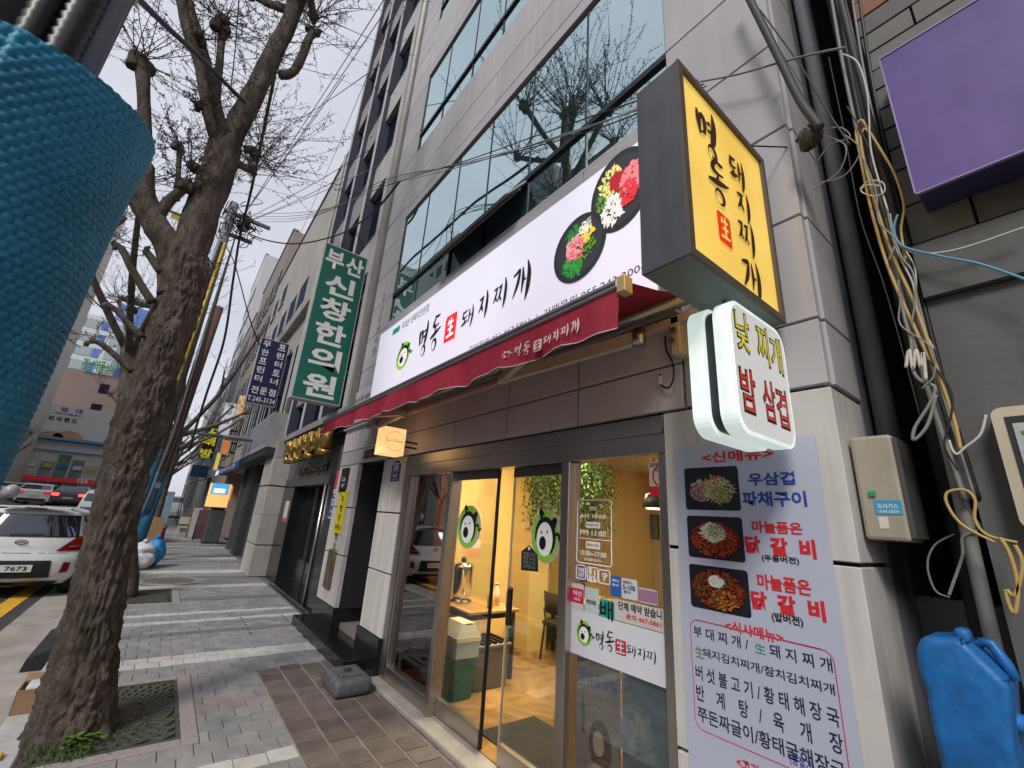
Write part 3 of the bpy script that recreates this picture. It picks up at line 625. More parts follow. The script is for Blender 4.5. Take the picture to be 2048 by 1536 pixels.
# hanging greenery
t = thing('hanging_plants', 'dense artificial greenery hanging from the dining room ceiling', 'plants', (-4.7, 4.7, ZC))
hg = MB(); hg2 = MB(); rnd = random.Random(11)
for i in range(380):
    x, y = rnd.uniform(-4.95, -4.5), rnd.uniform(3.95, 5.6); l_ = rnd.uniform(.45, 1.15)
    for k in range(int(l_ * 34)):
        c = Vector((x + rnd.uniform(-.04, .04), y + rnd.uniform(-.04, .04), ZC - .1 - k / 34)); a = rnd.uniform(0, 2 * pi); s_ = rnd.uniform(.02, .045)
        u_ = Vector((cos(a), sin(a), rnd.uniform(-1.2, -.2))) * s_; v_ = Vector((-sin(a), cos(a), 0)) * s_ * .35
        (hg if rnd.random() < .65 else hg2).add([c, c + u_ * .5 + v_, c + u_ * 1.3, c + u_ * .5 - v_], [(0, 1, 2, 3)])
hg.build('dark_leaves', M('plant_dark', (.05, .10, .02), .6, var=.4), t); hg2.build('light_leaves', M('plant_light', (.16, .22, .04), .6, var=.4), t)
t = thing('plant_spotlight', 'small green tinted spotlight shining on the hanging plants', 'spotlight', (-4.6, 4.6, ZC - .1))
BX('lamp_body', blk, t, -4.32, -4.22, 4.2, 4.3, ZC - .12, ZC - .001); MB().cyl((-4.27, 4.25, ZC - .135), .045, .012, 12).build('lamp_lens', M('green_lens', (.3, 1, .7), .4, var=0, emit=30, ecol=(.25, 1, .7)), t)
# pendant lamp behind the right pane
p = at(1310, 1005, 'y', 4.4)
t = thing('pendant_lamp', 'black cone pendant lamp hanging behind the right hand pane', 'lamp', (p.x, p.y, p.z))
MB().lathe((p.x, p.y, p.z - .06), [(.15, 0), (.10, .15), (.03, .17)], 18).build('shade', blk, t, True); MB().tube([(p.x, p.y, p.z + .1), (p.x, p.y, ZC)], .006, 5).build('cord', blk, t); MB().cyl((p.x, p.y, p.z - .075), .10, .012, 14).build('bulb', M('bulb_glow', (1, .7, .4), .5, var=0, emit=6, ecol=(1, .6, .25)), t)
# framed posters on the back wall
def frame(u0, v0, u1, v1, y, col, lab, ax='y'):
    a, b = at(u0, v1, ax, y), at(u1, v0, ax, y); t = thing('wall_poster', lab, 'poster', tuple((a + b) / 2))
    BX('frame', blk, t, a.x, b.x, y - .02, y, a.z, b.z); BX('print', M('poster_' + lab[:9], col, .5, var=.7, scale=9), t, a.x + .02, b.x - .02, y - .024, y - .0205, a.z + .02, b.z - .02)
frame(1212, 1062, 1234, 1082, Y1, (.6, .5, .42), 'pale round dish poster on the rear wall'); frame(1237, 1036, 1257, 1064, Y1, (.35, .10, .05), 'red dish poster, middle of the three on the rear wall'); frame(1259, 1038, 1278, 1066, Y1, (.45, .16, .10), 'reddish dish poster nearest the pendant lamp'); frame(1300, 1030, 1318, 1078, Y1, (.10, .11, .10), 'tall dark poster at the right end of the rear wall')
for z_ in (1.72, 1.52):
    pass
nt_ = thing('wall_notice', 'orange and white paper notices on the yellow wall above the urn', 'notice', (X0, 3.5, 1.4))
for k, (za, zb, c) in enumerate(((1.42, 1.5, (.8, .3, .12)), (1.30, 1.40, (.8, .75, .65)), (1.18, 1.28, (.8, .4, .2)))): BX('sheet', M('notice%d' % k, c, .7), nt_, X0 + .001, X0 + .004, 3.35, 3.62, za, zb)
t = thing('napkin_box', 'small white napkin box on the table behind the right pane', 'box', (-2.2, 4.5, .74)); BX('box_body', M('napkin_white', (.6, .58, .55), .5), t, -2.3, -2.18, 4.42, 4.52, .74, .86); BX('napkins', whiteish, t, -2.28, -2.2, 4.44, 4.5, .861, .88)
t = thing('wall_shelf', 'dark wall shelf with small boxes at the back of the dining room', 'shelf', (-2.2, 7.45, 1.3)); BX('board', blk, t, -3.0, -1.5, 7.3, 7.59, 1.28, 1.31); BX('board', blk, t, -3.0, -1.5, 7.3, 7.59, 1.62, 1.65)
for i in range(7): tag(MB().box(-2.95 + i * .2, -2.82 + i * .2, 7.35, 7.5, 1.311, 1.42 + .05 * (i % 3), ch=.006).build('carton', M('carton%d' % (i % 4), ((.5, .4, .3), (.25, .08, .06), (.1, .16, .12), (.55, .5, .42))[i % 4], .6), None), ('leftmost', 'second', 'third', 'fourth', 'fifth', 'sixth', 'rightmost')[i] + ' small carton on the dark wall shelf', 'carton', 'cartons on the wall shelf')
# vending fridge glimpsed at the back
t = thing('drinks_fridge', 'tall grey drinks fridge at the back behind the right pane', 'fridge', (-3.0, 7.2, .04))
BX('cabinet', M('fridge_grey', (.16, .18, .19), .4), t, -3.9, -3.3, 6.95, 7.55, .04, 1.9); BX('door_glass', M('fridge_glass', (.06, .07, .08), .1), t, -3.86, -3.34, 6.935, 6.949, .3, 1.8)
# ---------------------------------------------------------------- shop signs
ink = M('ink_black', (.012, .012, .014), .6, var=0); red = M('ink_red', (.62, .02, .03), .6, var=.05); navyink = M('ink_navy', (.015, .02, .06), .6, var=0); blueink = M('ink_blue', (.02, .06, .35), .6, var=0); whiteink = M('ink_white', (.8, .8, .8), .6, var=0)
# long backlit fascia sign
YS = 2.06
p0, p1 = at(763, 800, 'y', YS), at(1280, 278, 'y', YS)
SX0, SX1, SZ0, SZ1 = -6.27, -1.34, 3.06, 4.34
sg = thing('fascia_sign', 'long white backlit restaurant sign with brush lettering and two printed dishes', 'sign', (-3.8, YS, SZ0))
def glowmat(name, ca, cb, e, sc_=.7):
    mt = M(name, ca, .35, var=.02, emit=e, ecol=ca); t = mt.node_tree; b = t.nodes['Principled BSDF']; n = t.nodes.new; l = t.links.new
    g = n('ShaderNodeNewGeometry'); z = n('ShaderNodeTexNoise'); z.inputs['Scale'].default_value = sc_; l(g.outputs['Position'], z.inputs['Vector'])
    r = n('ShaderNodeValToRGB'); r.color_ramp.elements[0].position = .3; r.color_ramp.elements[0].color = tuple(cb) + (1,); r.color_ramp.elements[1].position = .7; r.color_ramp.elements[1].color = tuple(ca) + (1,)
    l(z.outputs['Fac'], r.inputs[0]); l(r.outputs[0], b.inputs['Emission Color']); return mt
BX('sign_face', glowmat('sign_white', (.80, .78, .90), (.70, .69, .84), .30), sg, SX0, SX1, YS, YS + .012, SZ0, SZ1)
BX('sign_box', M('sign_case', (.3, .3, .31), .5, metal=.4), sg, SX0 - .01, SX1 + .01, YS + .013, YF - .005, SZ0 - .01, SZ1 + .01)
GLOW = .25
def pxz(a, b, plane='y', val=YS): return at(640 + a / 2.926, 480 + b / 2.926, plane, val)
def brushpx(keys, mat, parent, val=YS, fat=1.0, name='brush_lettering', f=pxz):
    mb = MB()
    for key, (a0, b0), (a1, b1) in keys:
        q0, q1 = f(a0, b0, 'y', val), f(a1, b1, 'y', val); brush(GL[key], mb, q0, (q1.x - q0.x, q1.z - q0.z), FX, .003, fat)
    return mb.build(name, mat, parent)
MAINKEYS = [('myeong', (565, 700), (655, 455)), ('dong', (632, 665), (720, 420)), ('dwae', (822, 548), (910, 368)), ('ji', (922, 482), (997, 282)), ('jji', (1008, 436), (1104, 208)), ('gae', (1118, 396), (1240, 104))]
for key, a, b in MAINKEYS: brushpx([(key, a, b)], ink, sg, fat=1.15)
q0, q1 = pxz(722, 612), pxz(808, 415)
sl_ = MB(); poly(sl_, [(x + random.uniform(-.008, .008), z + random.uniform(-.008, .008)) for x, z in rrect(0, 0, q1.x - q0.x, q1.z - q0.z, .03, 3)], q0, FX, .003); seal = sl_.build('red_seal', M('seal_red_lit', (.7, .02, .03), .5, var=.05, emit=.45, ecol=(.75, .02, .03)), sg)
mb = MB(); brush(GL['saeng'], mb, q0 + Vector((.03, 0, .03)), (q1.x - q0.x - .06, q1.z - q0.z - .06), FX, .0045, 1.5); mb.build('seal_character', M('seal_white_lit', (.85, .84, .9), .5, var=0, emit=.5, ecol=(.85, .84, .9)), seal)
q0, q1 = pxz(436, 778), pxz(556, 560); emblem(sg, q0, (q1.x - q0.x, q1.z - q0.z), FX)
q0, q1 = pxz(424, 560), pxz(470, 498); BX('green_bar', M('bar_green_lit', (.0, .22, .12), .5, emit=.35, ecol=(0, .3, .16)), sg, q0.x, q1.x, YS - .003, YS - .0005, q0.z, q1.z)
q0, q1 = pxz(475, 530), pxz(632, 440); text('국내산 생돼지전문점', sg, M('ink_grey', (.03, .03, .04), .6, var=0), q0, (q1.x - q0.x, pxz(475, 490).z - q0.z))
q0, q1 = pxz(862, 700), pxz(1915, 165); zb_ = pxz(1760, 252).z
text('구인문의 051.467.5861  |  가맹문의 055.243.3006', sg, ink, Vector((q0.x, YS, zb_ - .0)), (q1.x - q0.x, pxz(1765, 186).z - zb_), bold=.0)
# two printed bowls of food
def bowl(cu, cv, ru, rv, seed, cols, nm):
    c = at(cu, cv, 'y', YS); rx = abs(at(cu + ru, cv, 'y', YS).x - c.x); rz = abs(at(cu, cv - rv, 'y', YS).z - c.z)
    n = 34; mb = MB(); poly(mb, [(rx * cos(2 * pi * i / n), rz * sin(2 * pi * i / n)) for i in range(n)], c, FX, .003 if seed == 1 else .0055); o = mb.build('printed_bowl', M('bowl_print', (.03, .032, .04), .5, var=.15), sg)
    mb = MB(); poly(mb, [(rx * .86 * cos(2 * pi * i / n), rz * .86 * sin(2 * pi * i / n)) for i in range(n)], c, FX, .0034 if seed == 1 else .0059); mb.build('printed_bowl_inside', M('bowl_print_b', (.05, .055, .065), .5, var=.15), sg)
    food(sg, 0, 0, rx * .84, rz * .84, FX, .34, .0038 if seed == 1 else .0064, cols, 0, seed, c)
bowl(1240, 380, 68, 75, 1, [('green', '#5f9a2c', (-.45, .0, .5), 40, .14, .05), ('yellow', '#f0dc8c', (-.35, .45, .45), 40, .16, .05), ('white', '#efe9e6', (-.25, -.5, .45), 34, .2, .08), ('red', '#b01822', (-.05, .3, .3), 36, .14, .1), ('pink', '#ee7f86', (.5, .15, .42), 50, .18, .08), ('rose', '#d8323c', (.35, -.25, .35), 30, .16, .07)], 'a')
bowl(1158, 496, 56, 62, 2, [('leaf', '#2f9f3a', (-.3, -.6, .45), 60, .2, .035), ('leaf2', '#2c8a34', (-.2, .55, .4), 34, .16, .05), ('herb', '#5a8f20', (.35, -.1, .4), 40, .1, .05), ('egg', '#f6d04a', (.4, .35, .3), 30, .16, .05), ('meat', '#f2a0a6', (-.15, .1, .4), 50, .13, .07), ('meat2', '#e8626c', (-.1, -.05, .4), 26, .1, .05), ('sprout', '#f4f0e6', (.3, .62, .25), 18, .2, .03)], 'b')
GLOW = 0.
# ---- awning
aw = thing('awning', 'crimson folding arm awning over the shop front with a printed valance', 'awning', (-3.8, 2.1, 2.9))
AX0, AX1 = -6.37, -1.19
fab = M('awning_fabric', (.36, .02, .05), .75, var=.18, scale=2.5, bump=.1, bscale=300, streak=.15)
mb = MB(); nx = 60
for i in range(nx + 1):
    x = AX0 + (AX1 - AX0) * i / nx
    sg_ = .012 * sin(i * .9) * sin(i * .23)
    mb.v += [(x, 2.14, 3.035), (x, 1.83, 2.945 + sg_), (x, 1.53, 2.872)]
for i in range(nx):
    for j in range(2): mb.f.append((3 * i + j, 3 * i + j + 1, 3 * i + 4 + j, 3 * i + 3 + j))
top = mb.build('canopy', fab, aw, True)
mb = MB(); nx = 90
for i in range(nx + 1):
    x = AX0 + (AX1 - AX0) * i / nx; f = i / nx
    zb = 2.665 - .055 * f + .012 * sin(i * .55) + .006 * sin(i * 1.3 + 1); yb = 1.512 + .018 * sin(i * .41) + .01 * sin(i * .9)
    mb.v += [(x, 1.507, 2.815), (x, (1.507 + yb) / 2 + .006 * sin(i * .7), (2.815 + zb) / 2), (x, yb, zb + .006), (x, yb - .002, zb)]
for i in range(nx):
    for j in range(2): mb.f.append((4 * i + j, 4 * i + j + 1, 4 * i + 5 + j, 4 * i + 4 + j))
val = mb.build('valance', fab, aw, True)
mb2 = MB(); mb2.v = list(mb.v); mb2.f = [(4 * i + 2, 4 * i + 3, 4 * i + 7, 4 * i + 6) for i in range(nx)]; mb2.build('valance_hem', M('hem_grey', (.5, .4, .42), .6), val)
bar = M('bar_metal', (.34, .33, .37), .35, metal=.7)
BX('front_bar', bar, aw, AX0, AX1, 1.49, 1.535, 2.818, 2.868, ch=.006); BX('front_groove', M('groove', (.08, .07, .09), .5), aw, AX0 + .01, AX1 - .01, 1.485, 1.4895, 2.838, 2.848)
BX('end_cap', M('cap_gold', (.5, .38, .18), .45, metal=.3), aw, AX1, AX1 + .05, 1.485, 1.55, 2.78, 2.87, ch=.004)
MB().tube([(AX0 - .02, 2.11, 3.0), (AX1 + .02, 2.11, 3.0)], .042, 12).build('roller', bar, aw, True)
sal = M('awning_arm', (.62, .52, .42), .4, var=.06)
BX('torsion_bar', M('torsion_salmon', (.55, .38, .30), .45), aw, AX0 + .1, -.95, 2.08, 2.13, 2.845, 2.895, ch=.005)
for xb in (-1.25, -5.75):
    k = MB().box(xb - .03, xb + .03, 2.08, 2.19, 2.66, 2.90, ch=.008).build('wall_bracket', M('bracket_beige', (.55, .42, .26), .5), aw)
    MB().cyl((xb, 2.06, 2.8), .018, .02, 10, 'y').build('bolt', m_steel, k); MB().cyl((xb - .01, 2.06, 2.74), .015, .02, 8, 'y').build('bolt', m_steel, k)
for xb, sgn in ((-1.45, -1), (-5.6, 1)):
    e = Vector((xb + sgn * 1.15, 1.86, 2.76)); s0 = Vector((xb, 2.02, 2.80)); f1 = Vector((xb + sgn * .25, 1.58, 2.80))
    for a, b, hh in ((s0, e, .04), (e, f1, .032)):
        d = (b - a).normalized(); n_ = Vector((-d.y, d.x, 0)) * .022
        MB().add([a + n_ - Vector((0, 0, hh)), b + n_ - Vector((0, 0, hh)), b - n_ - Vector((0, 0, hh)), a - n_ - Vector((0, 0, hh)), a + n_ + Vector((0, 0, hh)), b + n_ + Vector((0, 0, hh)), b - n_ + Vector((0, 0, hh)), a - n_ + Vector((0, 0, hh))], BF).build('folding_arm', sal, aw)
    MB().cyl((e.x, e.y, e.z - .05), .04, .1, 12).build('elbow', sal, aw, True); MB().cyl((s0.x, s0.y, s0.z - .05), .04, .1, 12).build('elbow', m_steel, aw, True)
GLW = M('valance_print', (.72, .62, .62), .7, var=.05)
YV = 1.495
# printed mark on the valance
AWK = [('myeong', (1138, 690), (1192, 595)), ('dong', (1185, 682), (1240, 585)), ('dwae', (1308, 622), (1358, 545)), ('ji', (1365, 602), (1402, 515)), ('jji', (1410, 580), (1460, 485)), ('gae', (1468, 560), (1520, 452))]
for key, a, b in AWK: brushpx([(key, a, b)], GLW, val, val=YV, fat=1.2)
q0, q1 = pxz(1250, 660, 'y', YV), pxz(1300, 575, 'y', YV); mb = MB(); poly(mb, rrect(0, 0, q1.x - q0.x, q1.z - q0.z, .01, 2), q0, FX, .003); s_ = mb.build('seal_print', GLW, val); mb = MB(); brush(GL['saeng'], mb, q0, (q1.x - q0.x, q1.z - q0.z), FX, .004, 1.2); mb.build('seal_character', fab, s_)
q0, q1 = pxz(1058, 715, 'y', YV), pxz(1134, 630, 'y', YV); emblem(val, q0, (q1.x - q0.x, q1.z - q0.z), FX, mono=GLW)
# cable loop below the bracket, small socket
t = thing('awning_cable', 'black power lead looping from the awning bracket to the fascia panel', 'cable', (-1.4, 2.17, 2.7))
c_ = [at(u, v, 'y', 2.16) for u, v in ((1330, 672), (1333, 700), (1345, 725), (1347, 755), (1338, 775), (1325, 772), (1317, 758), (1322, 748))]
MB().tube(smoothed([tuple(p) for p in c_]), .006, 6).build('lead', ink, t, True); q = at(1322, 762, 'y', 2.16); MB().cyl((q.x, 2.15, q.z - .025), .014, .05, 8).build('plug', M('plug_grey', (.5, .5, .45), .5), t)
# ---- yellow projecting sign
XY = -.70
ys = thing('projecting_sign', 'yellow backlit projecting sign with brown brush lettering in a dark case', 'sign', (-.8, 1.7, 2.68))
case = M('case_grey', (.085, .085, .10), .5, var=.2, scale=6, streak=.3); y0, y1, z0, z1 = 1.295, 2.08, 2.675, 3.615
BX('case_front', case, ys, XY - .20, XY - .0, y0 - .012, y0, z0 - .012, z1 + .012); BX('case_back', case, ys, XY - .20, XY, y1, y1 + .014, z0 - .012, z1 + .012)
for za in ((z0 - .012, z0), (z1, z1 + .012)): BX('case_edge', M('case_under', (.16, .19, .17), .5) if za[0] < 3 else case, ys, XY - .20, XY, y0, y1, *za)
fr = MB()
for a in ((y0 - .014, y0 + .018, z0 - .014, z1 + .014), (y1 - .018, y1 + .016, z0 - .014, z1 + .014)): fr.box(XY - .001, XY + .014, *a)
for a in ((y0 + .018, y1 - .018, z0 - .014, z0 + .016), (y0 + .018, y1 - .018, z1 - .018, z1 + .014)): fr.box(XY - .001, XY + .014, *a)
fr.build('case_rim', M('case_rim', (.10, .085, .06), .5), ys)
YL = glowmat('sign_yellow', (.90, .62, .13), (.72, .42, .06), .40, 3.)
BX('lit_face', YL, ys, XY - .012, XY - .002, y0, y1, z0, z1); BX('lit_face', YL, ys, XY - .199, XY - .19, y0, y1, z0, z1)
brn = M('ink_brown', (.06, .022, .01), .6, var=0)
def z3(a, b): return (1260 + a / 2.845, 80 + b / 2.845)
def ybrush(key, cpx, w, h, fat=1.1, mat=brn):
    c = at(*z3(*cpx), 'x', XY); mb = MB(); brush(GL[key], mb, c - Vector((0, w / 2, h / 2)), (w, h), SX, .003, fat); return mb.build('brush_lettering', mat, ys)
for key, c, w, h in (('myeong', (445, 545), .17, .27), ('dong', (500, 815), .16, .22), ('dwae', (605, 765), .13, .18), ('ji', (645, 950), .12, .16), ('jji', (660, 1125), .13, .18), ('gae', (688, 1360), .15, .19)): ybrush(key, c, w * 1.15, h * 1.1, 1.45)
c = at(*z3(535, 1080), 'x', XY); mb = MB(); poly(mb, [(a + random.uniform(-.003, .003), b) for a, b in rrect(-.055, -.075, .055, .075, .012, 3)], c, SX, .003); o = mb.build('red_seal', M('seal_red_b', (.65, .05, .01), .5, emit=.3, ecol=(.7, .05, .01)), ys)
mb = MB(); brush(GL['saeng'], mb, c - Vector((0, .045, .065)), (.09, .13), SX, .0045, 1.3); mb.build('seal_character', YL, o)
# stays to the wall
for (a, b) in (((XY - .1, 1.75, z1), (-.95, YF, 4.05)), ((XY - .02, 1.9, z1), (-.60, YF, 3.72))): MB().tube([a, b], .004, 5).build('stay_wire', m_dkmet, ys)
MB().box(XY - .16, XY - .04, y1 + .014, YF - .004, 2.74, 2.82).box(XY - .16, XY - .04, y1 + .014, YF - .004, 3.45, 3.53).build('mount_bracket', m_dkmet, ys)
# ---- white rounded projecting sign
rs = thing('rounded_sign', 'white glowing rounded sign with yellow and red lettering hung below the yellow sign', 'sign', (-.8, 1.8, 2.08))
y0, y1, z0, z1 = 1.545, 2.06, 2.055, 2.60
rimm = M('sign_edge_white', (.78, .82, .78), .35, var=.16, scale=14, streak=.25, emit=.42, ecol=(.74, .86, .82)); facem = M('sign_panel_white', (.78, .78, .75), .35, var=.03, emit=.16, ecol=(.8, .8, .76))
for xa, xb in ((XY - .17, XY - .105), (XY - .062, XY)):
    pts = rrect(y0, z0, y1, z1, .085, 7); MB().prism([(xa, a, b) for a, b in pts], (xb - xa, 0, 0)).build('sign_body', rimm, rs)
pts = rrect(y0 + .02, z0 + .02, y1 - .02, z1 - .02, .07, 6); MB().prism([(XY - .104, a, b) for a, b in pts], (.041, 0, 0)).build('dark_core', M('core_dark', (.02, .026, .033), .5), rs)
mb = MB(); poly(mb, [(a - y0, b - z0) for a, b in rrect(y0 + .016, z0 + .016, y1 - .016, z1 - .016, .075, 7)], (XY, y0, z0), SX, .002); mb.build('sign_panel', facem, rs)
yel = M('letter_yellow', (.75, .62, .03), .5, var=.04, emit=.12, ecol=(.8, .7, .02)); rd = M('letter_red', (.66, .05, .035), .5, var=.04, emit=.1, ecol=(.8, .05, .04))
def z4c(a, b): return at(1320 + a / 4.267, 560 + b / 4.267, 'x', XY)
for ch_c, (ca, cb), w_, h_, mt in (('낮', (697, 440), .11, .165, yel), ('찌', (870, 555), .10, .17, yel), ('개', (985, 640), .105, .16, yel), ('밤', (748, 940), .115, .17, rd), ('삼', (928, 1032), .105, .165, rd), ('겹', (1038, 1096), .10, .16, rd)):
    c = z4c(ca, cb); bl = Vector((XY, c.y - w_ / 2, c.z - h_ / 2))
    text(ch_c, rs, ink, bl - Vector((0, .008, .010)), (w_ + .016, h_ + .018), SX, bold=.035, lift=.003); text(ch_c, rs, mt, bl, (w_, h_), SX, bold=.004, lift=.0042)
MB().tube([(XY - .08, 1.7, z1 - .01), (XY - .08, 1.7, 2.66)], .01, 6).tube([(XY - .08, 1.95, z1 - .01), (XY - .08, 1.95, 2.66)], .01, 6).build('hanger', m_steel, rs)
# ---------------------------------------------------------------- menu poster
YP = YF - .004
mp_ = thing('menu_poster', 'tall pale blue menu poster with food photos on the white pier', 'poster', (-1.05, YP, 1.0))
a, b = at(1348, 895, 'y', YP), at(1628, 868, 'y', YP)
BX('sheet', M('poster_paper', (.47, .49, .60), .4, var=.04, scale=1.5), mp_, a.x, b.x, YP - .003, YP, .08, a.z)
def zm(a, b): return (1320 + a / 2.24, 850 + b / 2.24)
YT = YP - .003
def mtext(s, p, q, mat, bold=.03, **k): textpx(s, mp_, mat, zm(*p), zm(*q), 'y', YT, bold=bold, **k)
mtext('<신메뉴>', (190, 172), (505, 98), red)
mtext('우삼겹', (398, 272), (600, 207), blueink); mtext('파채구이', (372, 362), (652, 295), blueink)
mtext('마늘품은', (415, 480), (635, 436), red); mtext('닭  갈  비', (385, 572), (693, 515), red, bold=.05); mtext('(우동버전)', (458, 612), (622, 594), ink)
mtext('마늘품은', (440, 732), (672, 694), red); mtext('닭  갈  비', (412, 822), (735, 790), red, bold=.05); mtext('(밥버전)', (503, 882), (640, 862), ink)
mtext('<식사메뉴>', (295, 922), (552, 928), red)
for s, p, q in (('부 대 찌 개 /      돼 지 찌 개', (152, 945), (768, 1046)), ('   돼지김치찌개/참치김치찌개', (160, 1037), (780, 1162)), ('버 섯 불 고 기 / 황 태 해 장 국', (162, 1136), (798, 1272)), ('반    계    탕   /   육    개    장', (165, 1230), (815, 1388)), ('쭈돈짜글이/황태굴해장국', (172, 1322), (828, 1514))):
    s2 = s.strip(); mtext(s2, (p[0] + (35 if s.startswith('   ') else 0), p[1]), q, navyink, bold=.012)
grn = M('ink_green', (.02, .25, .08), .6, var=0)
mtext('生', (428, 1018), (472, 985), grn, bold=.0); mtext('生', (160, 1037), (196, 998), grn, bold=.0); mtext('(동절기)', (585, 1522), (690, 1512), blueink, bold=.01); mtext('<고기', (345, 1530), (440, 1525), red)
def outline(p, q, gap=None):
    a, b = at(*zm(*p), 'y', YT), at(*zm(*q), 'y', YT); r = rrect(a.x, min(a.z, b.z), b.x, max(a.z, b.z), .04, 5)
    mb = MB(); n = len(r)
    for i in range(n):
        u, v = Vector((r[i][0], YT - .0015, r[i][1])), Vector((r[(i + 1) % n][0], YT - .0015, r[(i + 1) % n][1]))
        if gap and abs(u.z - v.z) < .002 and u.z > (a.z + b.z) / 2:
            g0, g1 = at(*zm(gap[0], 900), 'y', YT).x, at(*zm(gap[1], 930), 'y', YT).x; l_, h_ = min(u.x, v.x), max(u.x, v.x)
            for s0, s1 in ((l_, g0), (g1, h_)): mb.tube([(s0, YT - .0015, u.z), (s1, YT - .0015, u.z)], .0018, 4)
        else: mb.tube([u, v], .0018, 4)
    mb.build('rule_frame', M('rule_pink', (.55, .05, .12), .6), mp_)
outline((135, 866), (865, 1660), (285, 560)); a2 = 0
def photo(p, q, seed, cols):
    a, b = at(*zm(*p), 'y', YT), at(*zm(*q), 'y', YT); x0, x1, z0, z1 = a.x, b.x, b.z, a.z
    mb = MB(); poly(mb, rrect(x0, z0, x1, z1, .015, 4), (0, YT, 0), FX, .001); o = mb.build('food_photo', M('photo_dark', (.014, .015, .025), .4, var=.2), mp_)
    food(o, (x0 + x1) / 2, (z0 + z1) / 2, (x1 - x0) * .47, (z1 - z0) * .47, FX, 0., .002, cols, 0, seed, (0, YT, 0))
photo((108, 195), (365, 385), 5, [('onion', '#c9b3a8', (-.3, -.1, .55), 90, .12, .05), ('rose', '#8f5f6a', (-.4, -.2, .45), 50, .1, .05), ('carrot', '#b97a3a', (.15, .1, .5), 50, .22, .03), ('straw', '#c9c08a', (.3, -.1, .6), 90, .2, .025), ('bean', '#7d8a3a', (.35, -.4, .4), 30, .15, .03)])
photo((120, 405), (385, 618), 6, [('chilli', '#7a2413', (0, -.1, .9), 260, .12, .06), ('ember', '#a8401c', (0, -.1, .85), 120, .1, .05), ('noodle', '#d9d6bd', (0, .25, .45), 80, .2, .035), ('scallion', '#93a35a', (.1, .3, .35), 26, .12, .03)])
photo((130, 620), (412, 868), 7, [('chilli', '#74220f', (0, -.1, .95), 280, .12, .06), ('ember', '#9c3a1a', (0, 0, .9), 120, .1, .05), ('leaf', '#4a5a1e', (0, -.1, .85), 60, .1, .05), ('potato', '#b5682a', (.2, -.5, .5), 24, .1, .07), ('egg', '#ddd6cc', (0, .35, .24), 70, .14, .11)])
# ---------------------------------------------------------------- stickers on the panes
YW = YG - .006
def sticker(name, label, cat, px, val=YW, mat=None, r=.012, parent=None, lift=0.):
    a, b = at(*px[0], 'y', val), at(*px[1], 'y', val); t = thing(name, label, cat, (a.x, val, a.z))
    mb = MB(); poly(mb, rrect(0, 0, b.x - a.x, b.z - a.z, min(r, abs(b.z - a.z) / 3), 4), (a.x, val, a.z), FX, .0005 + lift); mb.build('sheet', mat, t); return t, a, b
whs = M('sticker_white', (.68, .68, .74), .4, var=.03)
sb, a, b = sticker('logo_band', 'wide white film with the brush logo across the right pane', 'sticker', ((1139, 1310), (1332, 1255)), mat=whs, r=.001)
# band is level: rebuild its rectangle from its own corners
z_hi, z_lo = at(1140, 1216, 'y', YW).z, at(1139, 1303, 'y', YW).z
bpy.data.objects.remove(sb.children[0]); BX('sheet', whs, sb, -2.203, -1.487, YW - .001, YW, z_lo, z_hi)
def zd(a, b): return (1040 + a / 3.88, 1140 + b / 3.88)
def dbrush(keys, mat, parent, fat=1.1):
    for key, p, q in keys:
        q0, q1 = at(*zd(*p), 'y', YW), at(*zd(*q), 'y', YW); mb = MB(); brush(GL[key], mb, q0, (q1.x - q0.x, q1.z - q0.z), FX, .002, fat); mb.build('brush_lettering', mat, parent)
dbrush([('myeong', (590, 600), (668, 478)), ('dong', (662, 620), (738, 488)), ('dwae', (832, 665), (905, 590)), ('ji', (915, 690), (980, 610)), ('jji', (985, 715), (1060, 630))], ink, sb)
q0, q1 = at(*zd(742, 645), 'y', YW), at(*zd(825, 555), 'y', YW); mb = MB(); poly(mb, rrect(0, 0, q1.x - q0.x, q1.z - q0.z, .01, 3), q0, FX, .002); o = mb.build('red_seal', M('seal_dull', (.5, .04, .05), .5), sb); mb = MB(); brush(GL['saeng'], mb, q0, (q1.x - q0.x, q1.z - q0.z), FX, .003, 1.3); mb.build('seal_character', whs, o)
q0, q1 = at(*zd(440, 565), 'y', YW), at(*zd(585, 420), 'y', YW); emblem(sb, q0, (q1.x - q0.x, q1.z - q0.z), FX)
t, a, b = sticker('booking_sticker', 'white strip with bold booking notice and red phone number on the right pane', 'sticker', ((1228, 1236), (1330, 1222)), mat=M('sticker_cream', (.6, .56, .55), .4), r=.002)
bpy.data.objects.remove(t.children[0]); z1_, z0_ = at(1229, 1197, 'y', YW).z, at(1229, 1239, 'y', YW).z; BX('sheet', MATS['sticker_cream'], t, at(1229, 1197, 'y', YW).x, -1.488, YW - .001, YW, z0_, z1_)
textpx('단체 예약 받습니', t, ink, zd(765, 305), zd(1100, 315), 'y', YW, bold=.03); textpx('문의 467-5861', t, red, zd(825, 380), zd(1098, 405), 'y', YW, bold=.03)
def card(label, px, col, lines=(), hdr=None):
    t, a, b = sticker('payment_sticker' if 'card' in label else 'sticker', label, 'sticker', px, mat=M('st_' + label[:14], col, .4, var=.06))
    if hdr: (za, zb, c) = hdr; h = b.z - a.z; BX('colour_block', M('stb_' + label[:14], c, .4), t, a.x + .002, b.x - .002, YW - .0025, YW - .0015, a.z + h * za, a.z + h * zb)
    for s, mt, (xa, za, xb, zb) in lines: w_, h = b.x - a.x, b.z - a.z; text(s, t, mt, Vector((a.x + w_ * xa, YW - .002, a.z + h * za)), (w_ * (xb - xa), h * (zb - za)), bold=.02)
    return t
